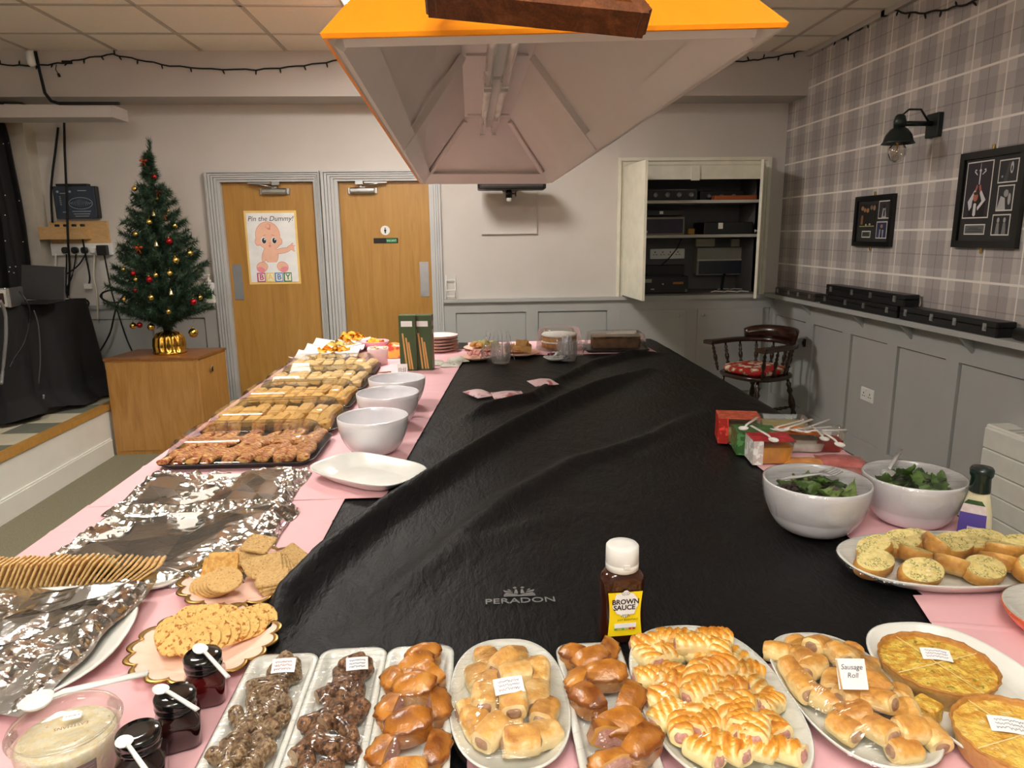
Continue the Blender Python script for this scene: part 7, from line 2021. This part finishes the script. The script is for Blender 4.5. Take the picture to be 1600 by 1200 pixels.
mb = MB(); mb.rr(.09, .035, 0, .032, .016, .010, 4); vs_.append(mb.mesh('bread_roll', [m_crust2]))
c = far_plate(812, 555, .115, 'peach plate of filled rolls and sandwiches between the mug and the domed cake', .02); heap(c, .08, 11, vs_, 'sandwich', 'filled sandwich on the far middle plate', 'sandwich', 'sandwiches on the far middle plate', .05)
mp = MB(); mp.ell((0, 0, .01), (.014, .011, .010), 10, 6); mpm = mp.mesh('sweet', m_pinkf)
c = far_plate(745, 561, .085, 'small peach plate of pink sweets just left of the glass mug', .0); heap(c, .06, 12, [mpm], 'pink_sweet', 'small pink sweet on the small plate', 'sweet', 'pink sweets on the small plate')
# sweets in a small dish
c = far_plate(870, 563, .07, 'small white dish of wrapped sweets between the cake and the right mug', .02, m_por)
sw = [];
for col in ((130, 20, 50), (40, 44, 96), (226, 224, 224), (30, 30, 34)):
    mb = MB(); mb.ell((0, 0, .008), (.016, .010, .008), 10, 6)
    for s_ in (-1, 1): mb.loops([[(s_ * .014, -.003, .006), (s_ * .014, .003, .006), (s_ * .014, .003, .010), (s_ * .014, -.003, .010)], [(s_ * .026, -.009, .007), (s_ * .026, .009, .007), (s_ * .026, .009, .009), (s_ * .026, -.009, .009)]], 0, False)
    sw.append(mb.mesh('wrapped_sweet', mat('sweet_wrapper', col, .3, .3)))
heap(c, .05, 12, sw, 'wrapped_sweet', 'shiny wrapped sweet in the small dish', 'sweet', 'wrapped sweets in the small dish', .03)
# glass mugs with cutlery
def mug(lab, px, py, dy, hside):
    p = T(px, py, ZT0); c = Vector((p.x, p.y + dy, ZT0))
    t = thing('glass_mug', lab, 'mug', c); r = .052; h = .108
    mb = MB(); n = 48
    def lp(rf, z, amp): return [(r * rf * (1 + amp * math.cos(12 * 2 * PI * i / n)) * math.cos(2 * PI * i / n), r * rf * (1 + amp * math.cos(12 * 2 * PI * i / n)) * math.sin(2 * PI * i / n), z) for i in range(n)]
    mb.loops([lp(.78, 0, 0), lp(.85, .004, .02), lp(1, .04, .05), lp(1, .08, .05), lp(.95, h * .9, .01), lp(.97, h, 0), lp(.92, h, 0), lp(.88, h * .85, 0), lp(.9, .04, .03), lp(.75, .012, 0)], 0); mb.build('glass', m_cglass, t)
    mb = MB(); mb.tube([(hside * r * .95, 0, h * .82), (hside * r * 1.6, 0, h * .85), (hside * r * 1.85, 0, h * .6), (hside * r * 1.6, 0, h * .32), (hside * r * .98, 0, h * .28)], .009, 8); mb.build('handle', m_cglass, t)
    return c
m_cut = clear('clear_cutlery', (.97, .97, .97), .12, .5, .1, .3, 0, 30, (1, 1, 1), .7, (236, 230, 236))
c = mug('cut glass mug of clear plastic cutlery, left of the two mugs', 783, 569, .035, -1)
fm = fork_mb(.15, .030).mesh('plastic_fork', m_cut)
for k in range(7):
    a_ = k * .9; lean = .18 + .1 * (k % 3)
    f_ = k / 6 - .5
    o = put('plastic_fork', fm, None, (c.x - .012 + .11 * f_, c.y + .012 * math.sin(k * 2.0), ZT0 + .165 + .008 * (k % 3)), (0, math.radians(90 - 26 * f_ * -1), PI)); tag(o, 'clear plastic fork standing in the left glass mug, ' + nth(k + 1) + ' from the left', 'fork', 'forks in the left mug')
c = mug('cut glass mug packed with clear cups or spoons, right of the two mugs', 887, 565, .035, 1)
sm = spoon_mb(.12, .03, .006).mesh('plastic_spoon', m_cut)
for k in range(6):
    a_ = k * 1.05
    o = put('plastic_spoon', sm, None, (c.x + .022 * math.cos(a_), c.y + .022 * math.sin(a_), ZT0 + .128 + .004 * (k % 2)), (0, math.radians(86), a_)); tag(o, 'clear plastic spoon in the right glass mug, ' + ('rightmost', 'back right', 'back left', 'leftmost', 'front left', 'front right')[k], 'spoon', 'spoons in the right mug')
# domed cake
p = T(877, 549, ZT0); c = Vector((p.x + .0, p.y + .10, ZT0))
dm = thing('cake_box', 'round clear plastic cake dome over an iced cake at the far end', 'cake box', c)
mb = MB(); mb.lathe([(.13, 0), (.135, .004), (.135, .010), (.12, .012)], 40); mb.build('base', m_clear, dm)
mb = MB(); mb.lathe([(.134, .010), (.132, .03), (.124, .105), (.112, .122), (.09, .126), (.004, .127)], 40, (0, 0, 0), 0, True, False, True); mb.build('dome', m_clear, dm)
ck_ = thing('cake', 'round sponge cake with white icing inside the round clear dome', 'cake', c + Vector((-.0, 0, .0125)))
mb = MB(); n = 60; mb.loops([[((.098 + .004 * math.cos(20 * 2 * PI * i / n)) * math.cos(2 * PI * i / n), (.098 + .004 * math.cos(20 * 2 * PI * i / n)) * math.sin(2 * PI * i / n), z) for i in range(n)] for z in (0, .03, .034, .064)], 0); mb.build('sponge', mat('sponge_brown', (176, 120, 70), .8, col2=(196, 146, 92), ns=40, bump=.5, bs=100), ck_)
mb = MB(); mb.lathe([(.103, .028), (.103, .036)], 40); mb.build('cream', m_wp, ck_)
mb = MB(); mb.lathe([(.100, .064), (.104, .070), (.098, .078), (.05, .081), (.004, .081)], 40); mb.build('icing', mat('white_icing', (240, 238, 234), .6, bump=.4, bs=60), ck_)
# square dark cake box
p = T(968, 551, ZT0); c = Vector((p.x + .0, p.y + .13, ZT0))
cx_ = thing('cake_box', 'rectangular clear lidded box of dark chocolate cake at the far right corner', 'cake box', c, -.07)
mb = MB(); mb.loops([[(x, y, z) for x, y in rrect(w, d, .02, 3)] for w, d, z in ((.33, .22, 0), (.36, .25, .010), (.36, .25, .013), (.32, .21, .013))], 0); mb.build('base', m_tray, cx_)
mb = MB(); mb.loops([[(x, y, z) for x, y in rrect(w, d, .03, 4)] for w, d, z in ((.355, .245, .013), (.345, .235, .018), (.315, .205, .090), (.29, .18, .100), (.2, .1, .101))], 0, True, False, True); ld = mb.build('lid', m_clear, cx_)
mb = MB(); mb.M = Matrix.Translation((.02, -.07, .1012)); mb.rr(.16, .045, 0, .001, .003, 0, 1); mb.build('label', m_card, ld)
ch_ = thing('cake', 'dark chocolate cake inside the rectangular clear box', 'cake', c + Vector((0, 0, .014)), -.07)
mb = MB(); mb.rr(.27, .16, 0, .058, .02, .006, 4); mb.build('sponge', mat('chocolate_cake', (70, 44, 26), .6, col2=(110, 76, 44), ns=30, bump=.4, bs=70), ch_)
mb = MB(); mb.rr(.272, .162, .058, .068, .02, .004, 4); mb.build('icing', mat('chocolate_icing', (60, 40, 28), .3, col2=(150, 116, 70), ns=9, lo=.5, hi=.6, coat=.3), ch_)
# three printed packets on the black cover
for k, (px, py, w, d, rz, lab) in enumerate(((748, 617, .085, .12, .55, 'small pink printed packet on the black cover, left of three'), (795, 621, .13, .14, .12, 'larger pink printed packet on the black cover, middle of three'), (848, 606, .11, .10, .3, 'small pink printed packet on the black cover, right of three and half behind a fold'))):
    p = T(px, py, ZT0); tag(bag_mb(w, d, .014, k).build('printed_packet', mat('packet_pink_print', (226, 196, 200), .35, col2=(176, 90, 96), ns=22, lo=.5, hi=.6, coat=.3), None, (p.x, p.y, ZT0 + (.004 if k != 2 else .022)), (.05, 0, rz)), lab, 'packet')
# ================================================================ right: salad bowls, dressing, dips
random.seed(61)
m_leafs = [mat('leaf_green', (70, 104, 40), .5, col2=(98, 132, 58), ns=30), mat('leaf_dark_green', (42, 72, 32), .5, col2=(64, 96, 46), ns=30), mat('leaf_purple', (66, 38, 50), .5, col2=(84, 64, 56), ns=30), mat('leaf_light', (132, 156, 84), .5, col2=(110, 138, 64), ns=30)]
def leaf_mb(L_, w, curl, frill, seed):
    mb = MB(); n, m_ = 10, 6
    def fn(u, v, d=0):
        wd = w * math.sin(min(1, u * 1.06 + .02) * PI) ** .7 * (1 + frill * math.sin(u * 26 + seed))
        y = (v - .5) * wd
        return ((u - .5) * L_, y, curl * L_ * (u - .5) ** 2 * 2 + abs(v - .5) * w * .3 + frill * .01 * math.sin(u * 30 + v * 9 + seed) + d)
    mb.grid(lambda u, v: fn(u, v, .0004), n, m_); mb.grid(lambda u, v: fn(u, 1 - v, -.0004), n, m_)
    return mb
def salad(label, cx, cy, r, h, lf, grp, n, spin, big, fl):
    tag(bowl_mb(r, h, .058, .0045).build('salad_bowl', m_bowl, None, (cx, cy, ZT0)), label, 'bowl')
    var = [leaf_mb(R(.040, .068), R(.024, .036), R(-.3, .6), (.18, .0, .22, .1)[k % 4], k).mesh('salad_leaf', m_leafs[k % 4 if not spin else (0, 1, 0, 1)[k % 4]]) for k in range(8)]
    pl = []
    for k in range(n):
        a_ = k * 2.4; f = math.sqrt((k + .5) / n); rr_ = (r * .64) * f
        pl.append((cx + rr_ * math.cos(a_), cy + rr_ * math.sin(a_), ZT0 + h * .70 + .020 * (1 - f) + R(-.004, .012), R(-.7, .7), R(-.7, .7), R(0, 6), R(.8, 1.1)))
    scatter(var, 'salad_leaf', lf, 'leaf', grp, pl)
    # bed of leaves below, out of sight: closes the heap
    mb = MB(); mb.lathe([(r * .5, h * .32), (r * .86, h * .66), (r * .5, h * .73), (.004, h * .75)], 24); o = tag(mb.build('salad_bed', m_leafs[1], None, (cx, cy, ZT0)), 'packed salad under the loose leaves in the ' + fl + ' salad bowl', 'salad'); o['kind'] = 'stuff'
    mb = MB(); n = 60; L = []
    for k in range(8):
        q = k / 7; zz = h * (1 - .62 * q); f = 1 - zz / h
        ff = max(.01, 1 - math.asin(min(1, max(0, 1 - (zz / h)))) * .0)
        a_ = math.acos(max(-1, min(1, 1 - (zz / h) ** 1.25))); rr_ = .058 + (r - .058) * math.sin(min(PI / 2, a_)) ** .85
        L.append([((rr_ + .0012 + .0016 * max(0, noise.noise(Vector((math.cos(2 * PI * i / n) * 5, math.sin(2 * PI * i / n) * 5, q * 4 + r))))) * math.cos(2 * PI * i / n), (rr_ + .0012 + .0016 * max(0, noise.noise(Vector((math.cos(2 * PI * i / n) * 5, math.sin(2 * PI * i / n) * 5, q * 4 + r))))) * math.sin(2 * PI * i / n), zz) for i in range(n)])
    wrap_ = MB(); wrap_.loops(L[::-1], 0, True, False, False)
    f_ = film('cling_film', '', circle(r, 40), h + .002, lambda x, y: h - .006 - .010 * (1 - (x * x + y * y) / (r * r))).build('cling_film', m_film, None, (cx, cy, ZT0)); wrap_.build('skirt', m_film, f_); tag(f_, 'cling film stretched over the ' + fl + ' salad bowl', 'cling film')
salad('white salad bowl of mixed leaves, left of the two and nearer', .752, 1.450, .113, .116, 'mixed salad leaf in the left salad bowl', 'salad leaves in the left bowl', 46, 0, 0, 'left')
salad('white salad bowl of rocket and spinach, right of the two', .992, 1.478, .107, .110, 'green salad leaf in the right salad bowl', 'salad leaves in the right bowl', 40, 1, 0, 'right')
m_fork = clear('serving_fork_plastic', (.93, .93, .93), .2, .5, .12, .3, 0, 30, (1, 1, 1), .6, (232, 232, 234))
a, b = T(1310, 737, ZT0 + .118), T(1218, 752, ZT0 + .112)
def lay(nm, me, a, b, label, cat):
    d = b - a; o = put(nm, me, None, a, (0, -math.atan2(d.z, math.hypot(d.x, d.y)), math.atan2(d.y, d.x))); return tag(o, label, cat)
lay('serving_fork', fork_mb((b - a).length, .036).mesh('serving_fork', m_fork), a, b, 'clear plastic serving fork lying on the left salad bowl', 'fork')
a, b = T(1383, 745, ZT0 + .10), T(1400, 716, ZT0 + .125)
lay('serving_spoon', spoon_mb(.12, .034, .006).mesh('serving_spoon', m_fork), a, b, 'clear plastic serving spoon standing in the right salad bowl', 'spoon')
# dressing bottle
c = T(1531, 846, ZT0); y_ = c.y + .02; H = W(1537, 730, y_).z - ZT0
db = thing('dressing_bottle', 'creamy salad dressing bottle with dark green cap and purple label at the right edge', 'bottle', (c.x, y_, ZT0), -.75)
m_dr = mat('creamy_dressing', (222, 214, 176), .12, col2=(230, 224, 190), ns=30, coat=.7, col3=(150, 150, 96), ns3=90, lo3=.7, hi3=.74)
mb = MB()
ol = rrect(.062, .040, .018, 6)
def o2(f, z): return [(x * f, y * f, z) for x, y in ol]
mb.loops([o2(.9, 0), o2(1, .005), o2(1.02, H * .18), o2(.92, H * .38), o2(.74, H * .56), o2(.62, H * .66), o2(.60, H * .70)], 0); mb.build('body', m_dr, db)
mb = MB(); mb.lathe([(.0195, H * .66), (.0205, H * .67), (.0190, H * .86), (.0225, H * .90), (.0228, H * .97), (.020, H), (.01, H)], 28); mb.build('cap', mat('cap_dark_green', (14, 36, 32), .25, coat=.4), db)
def lb(mb, z0, z1, mi, off, w0=.029, w1=.027):
    mb.grid(lambda u, v: ((u - .5) * 2 * (w0 + (w1 - w0) * v) * .9 - .004, -.0200 * (1.03 - .16 * max(0, (z0 + (z1 - z0) * v) / H - .2) / .2 if (z0 + (z1 - z0) * v) / H > .2 else 1.03) - off - .0015 * math.cos((u - .5) * 2), z0 + (z1 - z0) * v), 10, 4, mi)
mb = MB(); lb(mb, H * .05, H * .38, 0, .0005); lb(mb, H * .38, H * .50, 1, .0008, .027, .022); lb(mb, H * .50, H * .56, 2, .0012, .022, .014)
mb.b2(-.012, .012, -.0232, -.0228, H * .08, H * .2, 1)
for k in range(7): mb.b2(-.010 + k * .003, -.0085 + k * .003, -.0236, -.0231, H * .09, H * .17, 3)
mb.build('label', [mat('label_purple', (84, 70, 150), .4), mat('label_white', (226, 220, 220), .5, col2=(214, 190, 190), ns=60), m_leafs[1], m_ik], db)
# dips
def pot(label, px, py, w, d, h, fill, sleeve=None, rz=0., lidm=None, dy=0, nm='dip_pot', fillh=.7):
    c = T(px, py, ZT0); t = thing(nm, label, 'dip', (c.x, c.y + d / 2 + dy, ZT0), rz)
    mb = MB(); mb.loops([[(x, y, z) for x, y in rrect(w * f, d * f, .018, 4)] for f, z in ((.80, .001), (.84, .003), (.84 + .14 * fillh, h * fillh), (.8, h * fillh + .001))], 0); mb.build('dip', mat('dip', fill, .4, bump=.4, bs=60, coat=.2, col2=tuple(min(255, v * 1.12) for v in fill), ns=30), t)
    mb = MB(); mb.loops([[(x, y, z) for x, y in rrect(w * f, d * f, .02, 4)] for f, z in ((.84, 0), (1.0, h), (1.04, h + .001), (1.04, h + .003), (.98, h + .003))], 0, True, True, True); mb.build('pot', m_clear, t)
    if sleeve:
        mb = MB()
        x1 = w * .54
        mb.b2(-x1, -x1 + .0012, -d * .5, d * .5, .0, h + .006, 0); mb.b2(-x1, x1 * .9, -d * .5, d * .5, h + .005, h + .0062, 1); mb.b2(-x1, -x1 * .55, -d * .52, -d * .505, 0, h + .006, 0)
        mb.build('sleeve', [mat('sleeve', sleeve, .4, col2=tuple(min(255, v * 1.2 + 30) for v in sleeve), ns=45, lo=.52, hi=.56), mat('sleeve_top', lidm or sleeve, .4, col2=tuple(min(255, v * 1.15 + 12) for v in (lidm or sleeve)), ns=50, lo=.5, hi=.56)], t)
    return t
pot('red cardboard sleeved dip pot, furthest left of the dips', 1163, 694, .125, .11, .075, (176, 150, 90), (186, 44, 34), -.25, (180, 80, 56))
pot('green cardboard sleeved dip pot of guacamole, middle of the left row of dips', 1187, 710, .115, .10, .062, (140, 146, 70), (58, 104, 52), -.2, (66, 110, 60), -.01)
pot('orange dip pot with red and white sleeve, nearest of the dips', 1210, 724, .115, .095, .064, (226, 168, 76), (214, 206, 200), -.12, (172, 36, 46), -.015, fillh=.75)
pot('clear tub of pale green dip at the back of the dips', 1245, 691, .15, .10, .05, (190, 190, 140), None, -.2, dy=.06)
pot('orange sleeved dip pot in the middle of the right row of dips', 1262, 711, .12, .09, .05, (212, 206, 190), (232, 150, 30), -.3, (220, 120, 40), .03)
pot('clear tub of red salsa, rightmost of the dips', 1306, 712, .105, .09, .062, (160, 52, 28), None, -.2, dy=.03, fillh=.5)
pot('clear flat tub of white dip between the orange pot and the salsa', 1276, 716, .12, .08, .035, (220, 220, 212), None, -.2, dy=.05)
for k, (px, py, c1, lab) in enumerate(((1262, 727, (214, 140, 66), 'clear sealed packet of orange salmon slices behind the salad bowls'), (1316, 727, (168, 84, 80), 'clear sealed packet of dark pink ham behind the salad bowls'), (1316, 741, (170, 92, 84), 'second clear packet of pink ham nearer the right salad bowl'))):
    p = T(px, py, ZT0); mb = bag_mb(.13, .11, .014, k); tag(mb.build('meat_packet', mat('cured_meat', c1, .25, col2=tuple(min(255, v + 40) for v in c1), ns=24, coat=.6), None, (p.x, p.y, ZT0 + .002 + .008 * (k == 1)), (0, 0, -.2)), lab, 'packet')
for k, (s0, s1, lab) in enumerate((((1158, 671), (1180, 656), 'white plastic spoon on the red dip pot'), ((1215, 690), (1190, 676), 'white plastic spoon on the green dip pot'))):
    a, b = T(*s0, ZT0 + .085 - .012 * k), T(*s1, ZT0 + .095 - .012 * k); spoon(lab, a, b, .11, .030)
for k, (s0, s1, lab) in enumerate((((1292, 688), (1266, 665), 'white plastic spoon propped on the orange sleeved pot'), ((1318, 698), (1300, 686), 'white plastic spoon on the salsa tub'))):
    a, b = T(*s0, ZT0 + .068), T(*s1, ZT0 + .075); spoon(lab, a, b, .12, .028)
fk = fork_mb(.15, .022).mesh('plastic_fork', m_wp)
for k in range(7):
    p = T(1205 + k * 9, 664 + (k % 3) * 4, ZT0 + .075); o = put('plastic_fork', fk, None, (p.x - .02, p.y - .01, ZT0 + .062 + .006 * (k % 3)), (R(-.1, .1), R(-.08, .08), .2 + R(-.35, .35))); tag(o, 'white plastic fork loose on the back dip tubs, ' + nth(k + 1) + ' from the left', 'fork', 'loose forks on the dips')
